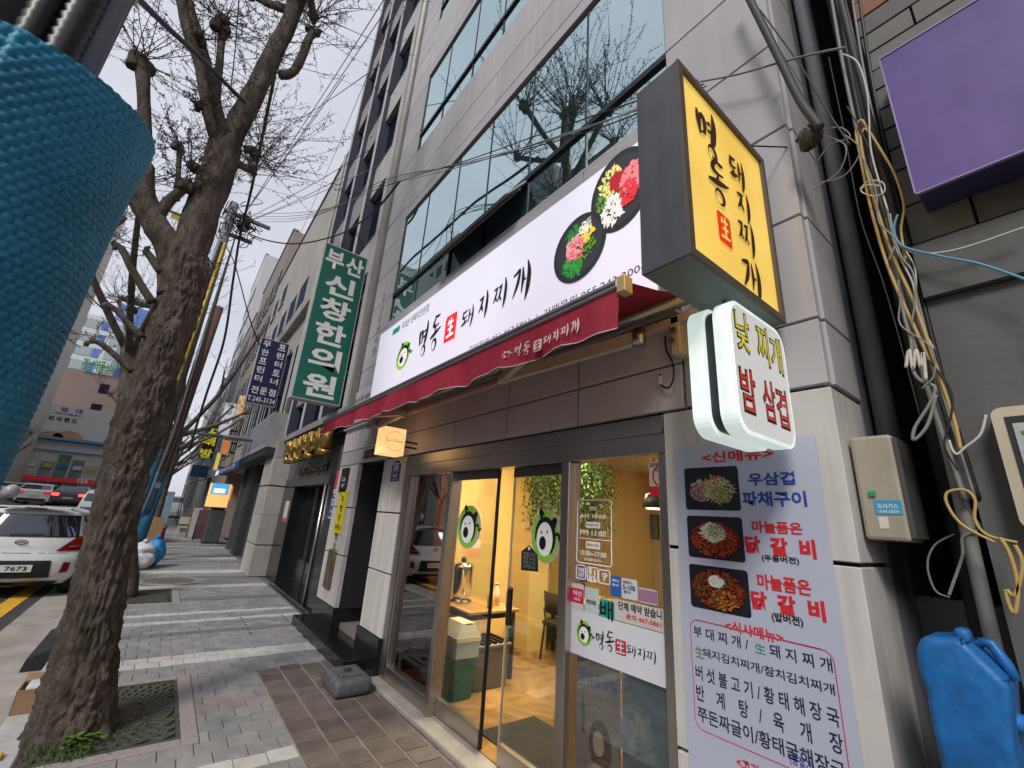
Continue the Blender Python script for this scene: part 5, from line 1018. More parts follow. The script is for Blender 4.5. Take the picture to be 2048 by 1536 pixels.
# far projecting signs
s1 = boxsign('white_hanging_sign', 'small white vertical sign with grey lettering under the navy sign', -27.0, 1.32, 1.85, 4.95, 6.7, M('sign_pale', (.62, .66, .74), .5, emit=.15, ecol=(.7, .75, .85)), th=.2)
for i, ch_ in enumerate('상담'): text(ch_, s1, M('ink_slate', (.15, .16, .25), .6), Vector((-26.994, 1.46, 6.05 - i * .5)), (.28, .26), SX, bold=.02)
s2 = boxsign('singing_room_sign', 'black vertical sign with yellow lettering for a singing room', -36.5, 1.1, 1.95, 4.4, 6.9, M('sign_black', (.012, .012, .014), .5), th=.25)
for i, ch_ in enumerate('노래방'): text(ch_, s2, M('letter_lemon', (.75, .65, .03), .5, emit=.15, ecol=(.8, .7, .03)), Vector((-36.494, 1.12, 6.1 - i * .85)), (.7, .62), SX, bold=.04)
s3 = boxsign('orange_wedge_sign', 'small orange sign just past the grey box sign', -26.0, 1.62, 1.95, 3.9, 4.6, M('sign_orange', (.7, .22, .05), .5, emit=.2, ecol=(.9, .3, .08)), th=.2)
s4 = boxsign('yellow_slim_sign', 'slim yellow sign beyond the blue strip', -30, 1.74, 1.95, 3.3, 4.3, M('sign_lemon', (.75, .6, .08), .5, emit=.2, ecol=(.9, .75, .15)), th=.2)
s5 = boxsign('tan_triangle_sign', 'tan angled sign panel left of the navy sign', -25.0, 1.72, 2.05, 5.7, 6.8, M('sign_tan', (.72, .45, .22), .5, emit=.2, ecol=(.9, .6, .3)), th=.15)
s6 = boxsign('navy_far_sign', 'far dark blue sign over the striped canopy', -40, 1.0, 2.1, 3.2, 4.1, M('sign_navy_b', (.03, .06, .14), .5), th=.25)
t = thing('grey_canopy', 'grey fabric canopy over a distant shop front', 'canopy', (-38, 1.6, 2.6)); MB().add([(-41, 2.25, 3.2), (-36.5, 2.25, 3.2), (-36.5, .9, 2.6), (-41, .9, 2.6), (-41, .9, 2.4), (-36.5, .9, 2.4)], [(0, 1, 2, 3), (3, 2, 5, 4)]).build('canopy_cloth', M('canopy_grey', (.22, .21, .2), .8), t); MB().tube([(-36.5, .95, 2.5), (-36.5, .95, 0)], .03, 6).tube([(-41, .95, 2.5), (-41, .95, 0)], .03, 6).build('canopy_post', m_dkmet, t)
# ---------------------------------------------------------------- pavement objects by the shops
kx = -22.0
k = thing('lottery_kiosk', 'dark grey kiosk with a lit blue and orange poster on the pavement', 'kiosk', (kx, 1.85, 0))
BX('cabinet', M('kiosk_grey', (.075, .08, .085), .5), k, kx - .7, kx, 1.58, 2.12, 0, 1.3, ch=.02); BX('cabinet_door_seam', m_dkmet, k, kx + .0005, kx + .003, 1.845, 1.855, .1, 1.25); BX('base', M('kiosk_base', (.02, .02, .022), .6), k, kx - .72, kx + .02, 1.56, 2.14, -.001, .07)
BX('lit_panel', M('kiosk_amber', (.9, .5, .15), .5, emit=.55, ecol=(1, .55, .18)), k, kx - .6, kx - .02, 1.36, 2.1, 1.42, 2.36); BX('side_panel', M('kiosk_orange', (.8, .2, .03), .5, emit=.3, ecol=(.9, .25, .05)), k, kx - .6, kx - .03, 2.101, 2.16, 1.7, 2.3); BX('screen', M('kiosk_blue', (.06, .35, .7), .4, emit=.5, ecol=(.1, .45, .85)), k, kx - .019, kx - .01, 1.40, 2.02, 1.92, 2.36); BX('screen_glow', M('kiosk_pale', (.9, .9, .7), .4, emit=.6, ecol=(1, .9, .6)), k, kx - .009, kx - .004, 1.5, 1.9, 1.98, 2.16); BX('shelf', m_dkmet, k, kx - .6, kx - .0, 1.6, 2.05, 1.31, 1.41)
def easel(x, y, w_, h_, mat, lab, name='sign_board'):
    t = thing(name, lab, 'sign board', (x, y, 0)); MB().add([(x, y - w_ / 2, .06), (x, y + w_ / 2, .06), (x - .18, y + w_ / 2, h_), (x - .18, y - w_ / 2, h_), (x - .03, y - w_ / 2, .06), (x - .03, y + w_ / 2, .06), (x - .21, y + w_ / 2, h_), (x - .21, y - w_ / 2, h_)], BF).build('board', mat, t)
    for yy in (y - w_ / 2, y + w_ / 2): MB().tube([(x + .01, yy, 0), (x - .2, yy, h_)], .014, 5).build('leg', m_dkmet, t); MB().tube([(x - .5, yy, 0), (x - .2, yy, h_)], .014, 5).build('leg', m_dkmet, t)
    return t
easel(-23.4, 1.48, .34, 1.25, M('board_plum', (.10, .05, .06), .6, var=.5, scale=9), 'dark patterned board leaning beside the kiosk'); easel(-24.6, 1.3, .35, 1.3, M('board_pale', (.42, .36, .35), .6, var=.2), 'pale narrow board behind the dark patterned board'); easel(-28, 1.2, .4, 1.2, M('board_brown', (.13, .10, .09), .6, var=.4, scale=8), 'brown board further along the pavement')
t = thing('garden_chair', 'small beige folding chair on the far pavement', 'chair', (-25.5, .95, 0)); bg_ = M('chair_beige', (.5, .45, .36), .6)
BX('seat', bg_, t, -25.75, -25.35, .75, 1.15, .40, .44); BX('backrest', bg_, t, -25.78, -25.74, .75, 1.15, .55, .85)
for xx in (-25.75, -25.37):
    for yy in (.77, 1.13): MB().tube([(xx, yy, .40), (xx + .03, yy, 0)], .015, 5).build('leg', bg_, t)
# banners and boxes at the kerb
def banner(x, y, w_, z0, z1, mat, lab):
    t = thing('standing_banner', lab, 'banner', (x, y, 0)); BX('cloth', mat, t, x - .01, x, y - w_ / 2, y + w_ / 2, z0, z1); MB().tube([(x - .03, y, 0), (x - .03, y, z1)], .015, 5).build('pole', m_steel, t); BX('foot', m_dkmet, t, x - .25, x + .2, y - .2, y + .2, 0, .04); return t
b1 = banner(-20.5, -.14, .34, .75, 1.85, M('banner_blue', (.03, .28, .68), .6), 'bright blue standing banner behind the cardboard'); BX('stripe', M('banner_peach', (.75, .45, .28), .6), b1, -20.489, -20.485, -.31, -.22, .8, 1.5); text('임대', b1, wl, Vector((-20.499, -.18, 1.55)), (.22, .16), SX, bold=.03)
banner(-22.5, .12, .3, .5, 1.9, M('banner_slate', (.22, .30, .42), .6, var=.2), 'faded blue grey banner just past the bright blue one')
t = thing('cardboard_sheet', 'tall folded brown cardboard leaning by the utility pole', 'cardboard', (-17.4, .05, 0)); MB().add([(-17.3, -.28, 0), (-17.3, .18, 0), (-17.5, .14, 1.05), (-17.5, -.24, 1.12), (-17.36, -.28, 0), (-17.36, .18, 0), (-17.56, .14, 1.05), (-17.56, -.24, 1.12)], BF).build('sheet', M('cardboard', (.30, .19, .10), .8, var=.12), t)
t = thing('red_crate', 'red plastic box with a white mark past the cardboard', 'box', (-22.6, .16, 0)); MB().box(-23.0, -22.6, .02, .32, 0, .62, ch=.02).build('box_body', M('red_box', (.42, .015, .02), .5), t); MB().tube([(-22.59, .08, .2), (-22.59, .25, .42)], .012, 4).build('white_mark', wl, t)
def bag(x, y, z, rx, ry, rz, mat, lab, seed):
    t = thing('rubbish_bag', lab, 'rubbish bag', (x, y, z), group='rubbish bags at the kerb'); rnd = random.Random(seed); mb = MB().ball((x, y, z + rz * .92), rx, ry, rz, 22, 14)
    mb.v = [tuple(Vector(p) + (Vector(p) - Vector((x, y, z + rz))) * (.28 * noise.noise(Vector(p) * 7 + Vector((seed, 0, 0))) + .12 * noise.noise(Vector(p) * 19))) for p in mb.v]; mb.v = [(p[0], p[1], max(z, p[2])) for p in mb.v]
    mb.build('bag_body', mat, t, True); MB().tube([(x, y, z + rz * 1.8), (x + .02, y, z + rz * 2.05), (x + .06, y, z + rz * 2.2)], [.05, .02, .06], 7, jit=.2).build('bag_neck', mat, t, True)
wb = M('bag_white', (.62, .60, .64), .35, var=.12, scale=9, bump=.5, bscale=14); bb = M('bag_blue', (.03, .27, .60), .3, var=.15, scale=9, bump=.5, bscale=14)
bag(-14.3, -.1, 0, .3, .26, .19, wb, 'white rubbish bag at the bottom of the kerb pile', 1); bag(-14.45, -.12, .30, .26, .24, .15, wb, 'second white rubbish bag lying on the first', 2); bag(-14.75, .1, .02, .25, .22, .33, bb, 'bright blue rubbish bag behind the white bags', 3)
# rubber kerb ramp, cardboard box, yellow wrapper near the first tree
t = thing('kerb_ramp', 'black rubber kerb ramp at the road edge behind the trunk', 'ramp', (-7.5, -.72, 0)); MB().prism([(-7.05, -.76, -.115), (-7.05, -.565, -.115), (-7.05, -.565, .008), (-7.05, -.47, .008), (-7.05, -.48, .07), (-7.05, -.56, .085), (-7.05, -.74, .0)], (-1.3, 0, 0)).build('ramp_body', M('rubber', (.018, .018, .022), .55, var=.3), t)
t = thing('cardboard_box', 'open brown cardboard box on the kerb at the left of the trunk', 'box', (-5.55, -.5, 0)); cb = MATS['cardboard']; x0, x1, y0, y1 = -5.70, -5.44, -.56, -.31
for a in ((x0, x1, y0, y0 + .008), (x0, x1, y1 - .008, y1), (x0, x0 + .008, y0 + .009, y1 - .009), (x1 - .008, x1, y0 + .009, y1 - .009)): BX('side', cb, t, *a, .008, .17)
BX('bottom', cb, t, x0, x1, y0, y1, .004, .0075); MB().add([(x0, y0, .171), (x0, y1, .171), (x0 - .08, y1, .20), (x0 - .08, y0, .20)], [(0, 1, 2, 3)]).build('flap', cb, t)
tag(MB().rbox(-5.66, -5.48, -.52, -.36, .012, .185, .02).build('paper_cup_pack', M('paper_white', (.6, .6, .62), .6), None), 'white paper packet standing in the cardboard box', 'packet')
tag(MB().rbox(-4.72, -4.62, -.49, -.44, .004, .03, .012).build('yellow_wrapper', M('wrapper', (.8, .48, .02), .4), None), 'yellow wrapper lying in the grass at the left edge', 'wrapper')
# ---------------------------------------------------------------- right hand building and the alley
G = thing('purple_sign_building', 'dark grey building with a tiled upper wall at the right edge', 'building', (1.5, 2.4, 0)); m_g = M('grey_plaster', (.115, .118, .118), .8, var=.15, scale=1.5, bump=.15, bscale=30, streak=.15)
YE = 2.3; XE = -.235
BX('wall', m_g, G, XE, 9, YE, 12, 0, 2.68); BX('band', m_g, G, XE, 9, YE - .035, 12, 2.685, 2.93); BX('wall_core', m_gap, G, XE + .005, 9, YE + .02, 12, 2.931, 18)
tl = [M('tile_grey', (.12, .115, .11), .6, var=.25, scale=5), M('tile_grey_b', (.15, .145, .135), .6, var=.25, scale=5)]; tr_ = M('tile_red', (.24, .105, .06), .6, var=.3, scale=5)
z_ = 2.95; r = 0
while z_ < 6.0:
    x_ = XE - (.0 if r % 2 else .2); hh = .125 if z_ > 3.2 else .2
    while x_ < 1.0:
        a_, b_ = max(XE, x_), x_ + .4
        BX('tile', tr_ if (z_ > 4.28 and a_ < -.02) else random.choice(tl), G, a_ + .005, b_ - .005, YE + random.uniform(-.003, .003), YE + .03, z_ + .006, z_ + hh - .006); x_ += .4
    z_ += hh; r += 1
BX('upper_wall', tl[0], G, XE, 9, YE, YE + .03, z_ + .01, 18); BX('corner_strip', tl[0], G, XE - .012, XE - .001, YE + .05, 3.5, 2.95, 18)
P = thing('purple_sign', 'large blank purple sign box on the grey building', 'sign', (1.2, 2.15, 3.0)); YPu = 2.12; c0, c1 = at(1761, 119, 'y', YPu), at(1839, 384, 'y', YPu)
BX('sign_face', M('purple_face', (.125, .08, .29), .42, var=.16, scale=3.5, streak=.16), P, c0.x, 2.6, YPu, YPu + .008, c1.z, c0.z); BX('sign_case', M('purple_case', (.045, .04, .12), .5), P, c0.x + .004, 2.6, YPu + .009, YE - .004, c1.z - .0, c0.z); BX('rim', M('purple_rim', (.28, .24, .42), .4), P, c0.x - .006, c0.x, YPu - .004, YPu + .012, c1.z, c0.z); BX('rim', MATS['purple_rim'], P, c0.x, 2.6, YPu - .004, YPu + .012, c1.z - .006, c1.z); BX('rim', MATS['purple_rim'], P, c0.x, 2.6, YPu - .004, YPu + .012, c0.z, c0.z + .008)
# alley ground and end wall
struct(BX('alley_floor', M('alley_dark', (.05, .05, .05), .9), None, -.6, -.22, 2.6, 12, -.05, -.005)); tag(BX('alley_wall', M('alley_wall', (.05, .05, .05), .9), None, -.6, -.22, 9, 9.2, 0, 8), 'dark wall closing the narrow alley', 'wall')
# gas meter cabinet on the pier's side
t = thing('meter_cabinet', 'beige weathered metal cabinet with a blue label fixed to the pier', 'cabinet', (-.49, 2.4, 1.72)); bgm = M('cabinet_beige', (.40, .36, .28), .55, var=.15, scale=5, streak=.15)
MB().rbox(-.574, -.43, 2.28, 2.5, 1.72, 2.14, .014, 2).build('case', bgm, t); BX('side_cover', M('cabinet_side', (.07, .068, .065), .6), t, -.4295, -.415, 2.285, 2.5, 1.735, 2.125)
BX('label', M('label_blue', (.04, .30, .50), .5), t, -.525, -.44, 2.2775, 2.2795, 1.82, 1.875); text('도시가스', t, whiteink, Vector((-.515, 2.2775, 1.842)), (.065, .02), bold=.02); text('1544-0009', t, whiteink, Vector((-.515, 2.2775, 1.824)), (.065, .013)); BX('lock', M('lock_green', (.02, .28, .16), .5), t, -.535, -.515, 2.27, 2.2795, 1.89, 1.91); BX('torn_label', M('label_torn', (.6, .58, .5), .6), t, -.52, -.49, 2.278, 2.2797, 1.765, 1.81)
# cream notice case on the grey wall
t = thing('notice_case', 'cream plastic case with a dark screen and papers at the right edge', 'notice case', (.0, 2.2, 1.8)); q0, q1 = at(2040, 1045, 'y', 2.22), at(1972, 818, 'y', 2.22)
MB().prism([(a, 2.22, b) for a, b in rrect(q0.x, q0.z - .02, .12, q1.z, .03, 5)], (0, .078, 0)).build('case', M('case_cream', (.55, .48, .36), .45), t); BX('window', M('case_window', (.05, .055, .06), .15), t, q0.x + .03, .1, 2.2175, 2.2195, q0.z + .06, q1.z - .035); BX('paper', M('case_paper', (.42, .45, .42), .6, var=.2, scale=30), t, q0.x + .045, .08, 2.2145, 2.217, q0.z + .09, q1.z - .06)
for i in range(6): BX('print_line', M('print_grey', (.12, .16, .22), .6), t, q0.x + .06, q0.x + .06 + .05 + .02 * (i % 3), 2.2125, 2.2143, q1.z - .1 - i * .04, q1.z - .088 - i * .04)
# blue jerrycan on a ledge
jc = thing('jerrycan', 'blue plastic jerrycan standing in the alley mouth', 'jerrycan', (-.35, 2.14, .9)); jb = M('jerry_blue', (.018, .15, .43), .42, var=.35, scale=11, bump=.12, bscale=40, streak=.25)
YJ = 2.04; o_ = [at(u, v, 'y', YJ) for u, v in ((1828, 1300), (1842, 1272), (1915, 1278), (1935, 1290), (1998, 1352), (2022, 1372), (2026, 1420), (2030, 1500))]
prof = [(p.x, p.z) for p in o_]; x_l = prof[0][0]; prof = [(x_l + .012, prof[0][1] - .45)] + [(x_l + .005, prof[0][1] - .16), (x_l + .01, prof[0][1] - .12), (x_l, prof[0][1] - .08)] + prof + [(prof[-1][0], prof[0][1] - .45)]
bm = bmesh.new(); vs = [bm.verts.new((a, 0, b)) for a, b in prof]; f = bm.faces.new(vs); ex = bmesh.ops.extrude_face_region(bm, geom=[f]); bmesh.ops.translate(bm, vec=(0, .2, 0), verts=[e for e in ex['geom'] if isinstance(e, bmesh.types.BMVert)]); bmesh.ops.recalc_face_normals(bm, faces=bm.faces[:]); bmesh.ops.bevel(bm, geom=bm.edges[:], offset=.022, segments=4, affect='EDGES', profile=.5)
bm.verts.index_update(); mb = MB(); mb.add([(q.co.x, q.co.y + YJ, q.co.z) for q in bm.verts], [[q.index for q in f.verts] for f in bm.faces]); bm.free(); jo = mb.build('can_body', jb, jc, True)
zt_ = o_[1].z; MB().rbox(o_[1].x + .07, o_[3].x, YJ + .06, YJ + .13, zt_ - .01, zt_ + .035, .012, 2).build('top_handle', jb, jc, True)
h0, h1 = o_[3], o_[4]; MB().tube([(h0.x + .015, YJ + .1, h0.z + .0), (h0.x + .04, YJ + .1, h0.z + .005), (h1.x + .01, YJ + .1, h1.z + .02), (h1.x + .02, YJ + .1, h1.z - .02)], .016, 8).build('grip', jb, jc, True)
p = at(2040, 1455, 'y', YJ + .05); MB().cyl((p.x - .06, YJ + .1, p.z), .024, .07, 14, 'x').build('spout', jb, jc, True)
jz = prof[0][1]
t = tag(BX('wooden_stand', M('stand_dark', (.04, .037, .033), .7), None, -.48, -.19, 1.99, 2.28, 0, jz - .002), 'dark cabinet carrying the blue jerrycan in the alley', 'cabinet')
p0_, p1_ = at(1830, 1190, 'y', 3.0), at(1990, 1190, 'y', 3.0); tag(MB().rbox(p0_.x, -.25, 2.95, 3.05, .2, p0_.z, .015, 2).build('stone_slab', M('slab_dark', (.30, .31, .28), .7, var=.3), None), 'dark mossy slab standing behind the blue jerrycan', 'slab')
# pipes and cables in the alley
t = thing('alley_pipes', 'thick grey pipes running up the corner of the grey building', 'pipes', (-.3, 2.3, 0)); pg = M('pipe_grey', (.26, .25, .24), .6, var=.25, streak=.2); pd = M('pipe_dark', (.06, .058, .056), .6, var=.2)
MB().tube([(-.30, 2.36, .2), (-.275, 2.32, 2.0), (-.27, 2.32, 6)], .022, 10).build('pipe', pg, t, True); MB().tube([(-.265, 2.26, 2.75), (-.262, 2.25, 6)], .013, 8).build('pipe', pd, t, True); MB().tube([(-.36, 2.75, 0), (-.36, 2.75, 6)], .035, 10).build('pipe', pd, t, True); MB().tube([(-.52, 2.72, 2.0), (-.52, 2.72, 9)], .045, 12).build('pipe', M('pipe_lilac', (.42, .40, .45), .6, var=.15, streak=.15), t, True)
def px_cable(name, lab, pts, r, mat, y=2.24, cat='cable', group=None):
    t = thing(name, lab, cat, tuple(at(*pts[0][:2], 'y', y)), group=group); q = [at(p[0], p[1], 'y', p[2] if len(p) > 2 else y) for p in pts]; MB().tube(smoothed([tuple(a) for a in q], 7), r, 6).build('lead', mat, t, True); return t
ylw = M('cable_yellow', (.50, .34, .12), .5, var=.1); wht = M('cable_white', (.55, .54, .5), .5); blc = M('cable_black', (.02, .02, .02), .5); blu = M('cable_blue', (.10, .28, .45), .5); gry = M('cable_grey', (.22, .22, .21), .5)
px_cable('yellow_cable', 'outer yellow cable dropping in a loop down the grey wall corner', [(1738, 262), (1722, 240), (1712, 262), (1720, 310), (1738, 400), (1765, 500), (1795, 580), (1850, 700), (1895, 800), (1915, 860)], .006, ylw)
px_cable('yellow_cable', 'inner yellow cable running beside the outer loop', [(1742, 268), (1728, 258), (1722, 285), (1735, 350), (1758, 430), (1790, 520), (1830, 610), (1868, 720), (1905, 830), (1922, 900)], .006, ylw, y=2.23)
px_cable('yellow_cable', 'slack yellow cable bowing away to the right of the loop', [(1740, 265), (1768, 310), (1790, 350), (1808, 410), (1802, 460), (1812, 520)], .005, ylw, y=2.22)
px_cable('white_wire', 'thin pale wire hanging straight past the lilac pipe', [(1658, 115), (1690, 270), (1720, 430), (1765, 560), (1800, 680), (1840, 830)], .003, gry, y=2.5)
px_cable('white_cable', 'white cable curling over the yellow loop', [(1685, 108), (1715, 125), (1733, 180), (1738, 230), (1742, 300), (1760, 370), (1775, 420), (1790, 480), (1830, 505), (1910, 500), (2048, 455)], .004, wht, y=2.21)
px_cable('blue_cable', 'pale blue cable swinging out across the grey wall', [(1795, 430), (1788, 460), (1805, 492), (1880, 512), (1960, 528), (2060, 562)], .005, blu, y=2.2)
px_cable('coiled_wire', 'small pale coil of wire tied to the pipes', [(1720, 378), (1738, 362), (1765, 365), (1768, 385), (1745, 392), (1722, 382), (1735, 370), (1762, 372)], .003, wht, y=2.2)
px_cable('grey_cable', 'grey cable loop held by a tie beside the notice case', [(1800, 590), (1810, 640), (1822, 680), (1825, 735), (1840, 760), (1870, 775), (1858, 810), (1830, 855), (1828, 880), (1855, 850), (1872, 790)], .006, gry, y=2.21)
px_cable('white_wire', 'white lead from the notice case to the pipe', [(1972, 830), (1960, 870), (1930, 895), (1915, 908), (1905, 900), (1898, 880)], .004, wht, y=2.2)
px_cable('yellow_cable', 'yellow cable loop sticking out low by the pipe', [(1990, 1085), (1925, 1050), (1895, 1010), (1895, 985), (1930, 980), (1950, 1000), (1950, 1040), (1975, 1070), (2035, 1085)], .005, ylw, y=2.2)
px_cable('yellow_cable', 'yellow cable hanging in a tall loop at the right edge', [(2000, 1075), (2020, 1110), (2035, 1170), (2030, 1225), (2018, 1210), (2012, 1180), (2030, 1190), (2045, 1130), (2030, 1090)], .006, ylw, y=2.19)
px_cable('grey_cable', 'grey cable drooping into the alley behind the jerrycan', [(1955, 1062), (1925, 1075), (1925, 1110), (1905, 1170), (1898, 1190)], .005, gry, y=2.3)
px_cable('grey_cable', 'second grey cable bowing left above the slab', [(1910, 1068), (1870, 1090), (1855, 1130), (1870, 1180), (1900, 1195)], .004, gry, y=2.4)
px_cable('grey_cable', 'bare pale cable tails bundled with ties on the pipe', [(1812, 735), (1818, 700), (1826, 738), (1832, 700), (1842, 735), (1846, 705), (1852, 760)], .006, wht, y=2.2)
px_cable('white_cable', 'twisted pale cables strung from the sign to the alley', [(1390, 165), (1470, 150), (1560, 125), (1640, 105), (1690, 95)], .006, gry, y=2.1)
px_cable('black_cable', 'thick black cable slanting from above down to the junction bundle', [(1480, -40), (1520, 40), (1560, 120), (1600, 200), (1640, 255)], .02, pd, y=2.05)
px_cable('black_cable', 'thin dark cable crossing from the pier towards the alley', [(1520, 20), (1600, 130), (1660, 230), (1700, 290)], .004, blc, y=2.1)
for i, q in enumerate((((1640, 262), (1680, 255), (1700, 275), (1660, 290), (1630, 330)), ((1640, 270), (1690, 290), (1680, 340), (1640, 370), (1625, 380)), ((1690, 270), (1720, 300), (1690, 350), (1640, 365)))): px_cable('loose_wire', ('thin loose wires fanning left of the junction bundle', 'loose wire curving down under the junction bundle', 'loose wire arching right of the junction bundle')[i], q, .003, gry, y=2.15)
for i in range(9):
    rq = random.Random(90 + i); v0 = rq.uniform(150, 900); u0 = 1690 + (v0 - 150) * .30 + rq.uniform(-20, 10); pts = [(u0, v0)]
    for j in range(5): pts.append((u0 + 14 * (j + 1) + rq.uniform(-24, 24), v0 + 45 * (j + 1) + rq.uniform(-8, 8)))
    px_cable('slack_wire', ('first', 'second', 'third', 'fourth', 'fifth', 'sixth', 'seventh', 'eighth', 'ninth')[i] + ' slack thin wire in the tangle beside the alley pipes', pts, rq.uniform(.002, .0045), (gry, blc, wht, pd)[i % 4], y=2.2 + .02 * (i % 4), group='slack wires in the alley tangle')
q = at(1618, 275, 'y', 2.1); t = thing('cable_junction', 'dusty black junction bundle of cables on the pier corner', 'junction', tuple(q)); MB().ball(tuple(q), .055, .05, .065, 12, 8, jit=.18).build('bundle', M('bundle_dark', (.05, .045, .035), .8, var=.4, scale=20), t, True); MB().tube([q + Vector((-.04, -.02, -.03)), q + Vector((0, -.05, .03)), q + Vector((.04, -.02, -.02))], .006, 6).build('tie', gry, t, True)
for i in range(5): px_cable('alley_wire', ('first', 'second', 'third', 'fourth', 'fifth')[i] + ' dark cable from the left running up the alley corner', [(1660 + i * 14, -20), (1690 + i * 13, 150), (1735 + i * 12, 350), (1790 + i * 10, 540), (1850 + i * 9, 760), (1930 + i * 7, 1000)], random.uniform(.004, .009), (gry, pd, pd, gry, blc)[i], y=2.26 + .01 * i, group='cables up the alley corner')
# ---------------------------------------------------------------- trees
def bark_mat():
    mt = bpy.data.materials.new('bark'); mt.use_nodes = True; t = mt.node_tree; b = t.nodes['Principled BSDF']; n = t.nodes.new; l = t.links.new
    b.inputs['Roughness'].default_value = .9; b.inputs['Specular IOR Level'].default_value = .15
    g = n('ShaderNodeNewGeometry'); mp = n('ShaderNodeMapping'); mp.inputs['Scale'].default_value = (1, 1, .28); l(g.outputs['Position'], mp.inputs[0])
    v = n('ShaderNodeTexVoronoi'); v.feature = 'DISTANCE_TO_EDGE'; v.inputs['Scale'].default_value = 34; v.inputs['Randomness'].default_value = 1
    nz = n('ShaderNodeTexNoise'); nz.inputs['Scale'].default_value = 15; nz.inputs['Detail'].default_value = 8; nz.inputs['Roughness'].default_value = .7; l(mp.outputs[0], nz.inputs['Vector'])
    mx = n('ShaderNodeMixRGB'); mx.inputs[0].default_value = .25; l(mp.outputs[0], mx.inputs[1]); l(nz.outputs['Color'], mx.inputs[2]); l(mx.outputs[0], v.inputs['Vector'])
    r = n('ShaderNodeValToRGB'); e = r.color_ramp.elements; e[0].position = .25; e[0].color = (.075, .062, .052, 1); e[1].position = .70; e[1].color = (.56, .48, .41, 1); x = r.color_ramp.elements.new(.5); x.color = (.31, .255, .21, 1)
    l(nz.outputs['Fac'], r.inputs[0])
    r2 = n('ShaderNodeValToRGB'); r2.color_ramp.elements[0].position = .0; r2.color_ramp.elements[0].color = (.22, .22, .22, 1); r2.color_ramp.elements[1].position = .12; r2.color_ramp.elements[1].color = (1, 1, 1, 1); l(v.outputs['Distance'], r2.inputs[0])
    m2 = n('ShaderNodeMixRGB'); m2.blend_type = 'MULTIPLY'; m2.inputs[0].default_value = .8; l(r.outputs[0], m2.inputs[1]); l(r2.outputs[0], m2.inputs[2])
    n3 = n('ShaderNodeTexNoise'); n3.inputs['Scale'].default_value = 3.2; n3.inputs['Detail'].default_value = 5; l(g.outputs['Position'], n3.inputs['Vector'])
    r3 = n('ShaderNodeValToRGB'); r3.color_ramp.elements[0].position = .55; r3.color_ramp.elements[0].color = (0, 0, 0, 1); r3.color_ramp.elements[1].position = .72; r3.color_ramp.elements[1].color = (.55, .55, .55, 1); l(n3.outputs['Fac'], r3.inputs[0])
    m3 = n('ShaderNodeMixRGB'); l(r3.outputs[0], m3.inputs[0]); l(m2.outputs[0], m3.inputs[1]); m3.inputs[2].default_value = (.075, .08, .035, 1); l(m3.outputs[0], b.inputs['Base Color'])
    ad = n('ShaderNodeMath'); ad.operation = 'MULTIPLY_ADD'; ad.inputs[1].default_value = .6; l(nz.outputs['Fac'], ad.inputs[0]); l(v.outputs['Distance'], ad.inputs[2])
    bp = n('ShaderNodeBump'); bp.inputs['Strength'].default_value = 1.; bp.inputs['Distance'].default_value = .05; l(ad.outputs[0], bp.inputs['Height']); l(bp.outputs[0], b.inputs['Normal'])
    return mt
BARK = bark_mat(); TWIG = M('twig', (.085, .068, .06), .85, var=.3, scale=6); BUD = M('bud', (.10, .085, .055), .8, var=.3)
def limb(mb, pts, rad, n=14, sub=6, amp=.1, fr=5., seed=0.):
    """a tapering, lumpy limb"""
    q = smoothed([tuple(p) + (r,) for p, r in zip(pts, rad)], sub); P = [Vector(a[:3]) for a in q]; ref = None; vs = []; fs = []
    for i, p in enumerate(P):
        t = (P[min(i + 1, len(P) - 1)] - P[max(i - 1, 0)]).normalized()
        if ref is None: ref = t.orthogonal().normalized()
        ref = (ref - t * ref.dot(t)).normalized(); b = t.cross(ref)
        for k in range(n):
            a = 2 * pi * k / n; d = ref * cos(a) + b * sin(a); w_ = p + d * q[i][3]
            s_ = noise.noise(Vector((w_.x * fr, w_.y * fr, w_.z * fr * .45)) + Vector((seed, 0, 0))); s2 = noise.noise(Vector((w_.x * fr * 3.1, w_.y * fr * 3.1, w_.z * fr)) + Vector((0, seed, 0)))
            vs.append(p + d * q[i][3] * (1 + amp * s_ + amp * .6 * abs(s2)))
    m_ = len(P)
    for i in range(m_ - 1):
        for k in range(n): fs.append((i * n + k, i * n + (k + 1) % n, (i + 1) * n + (k + 1) % n, (i + 1) * n + k))
    fs += [tuple(range(n))[::-1], tuple(range((m_ - 1) * n, m_ * n))]; mb.add(vs, fs)
def shoot(tw, bd, p, d, L_, rnd, r=.006, depth=0, bud=.012):
    pts = [p]; k = 5; q = p.copy(); d = d.normalized()
    for i in range(k):
        d = (d + Vector((rnd.gauss(0, .07), rnd.gauss(0, .07), .05 + rnd.gauss(0, .04)))).normalized(); q = q + d * (L_ / k); pts.append(q.copy())
        if depth < 1 and rnd.random() < .55: shoot(tw, bd, q, d + Vector((rnd.gauss(0, .8), rnd.gauss(0, .8), rnd.uniform(-.1, .4))), L_ * rnd.uniform(.15, .4), rnd, r * .6, depth + 1, bud)
        for _ in range(2 if depth < 2 else 1):
            if rnd.random() < .8:
                s_ = Vector((rnd.gauss(0, 1), rnd.gauss(0, 1), rnd.gauss(.3, .8))).normalized(); e = q + s_ * bud * 1.6 - d * rnd.uniform(0, L_ / k)
                bd.add([e + s_ * bud, e + Vector((bud * .5, 0, 0)), e + Vector((-bud * .3, bud * .45, 0)), e + Vector((-bud * .3, -bud * .45, 0)), e - s_ * bud * 1.7], [(0, 1, 2), (0, 2, 3), (0, 3, 1), (4, 2, 1), (4, 3, 2), (4, 1, 3)])
    tw.tube(pts, [max(.0018, r * (1 - .75 * i / k)) for i in range(k + 1)], 3, cap=False)
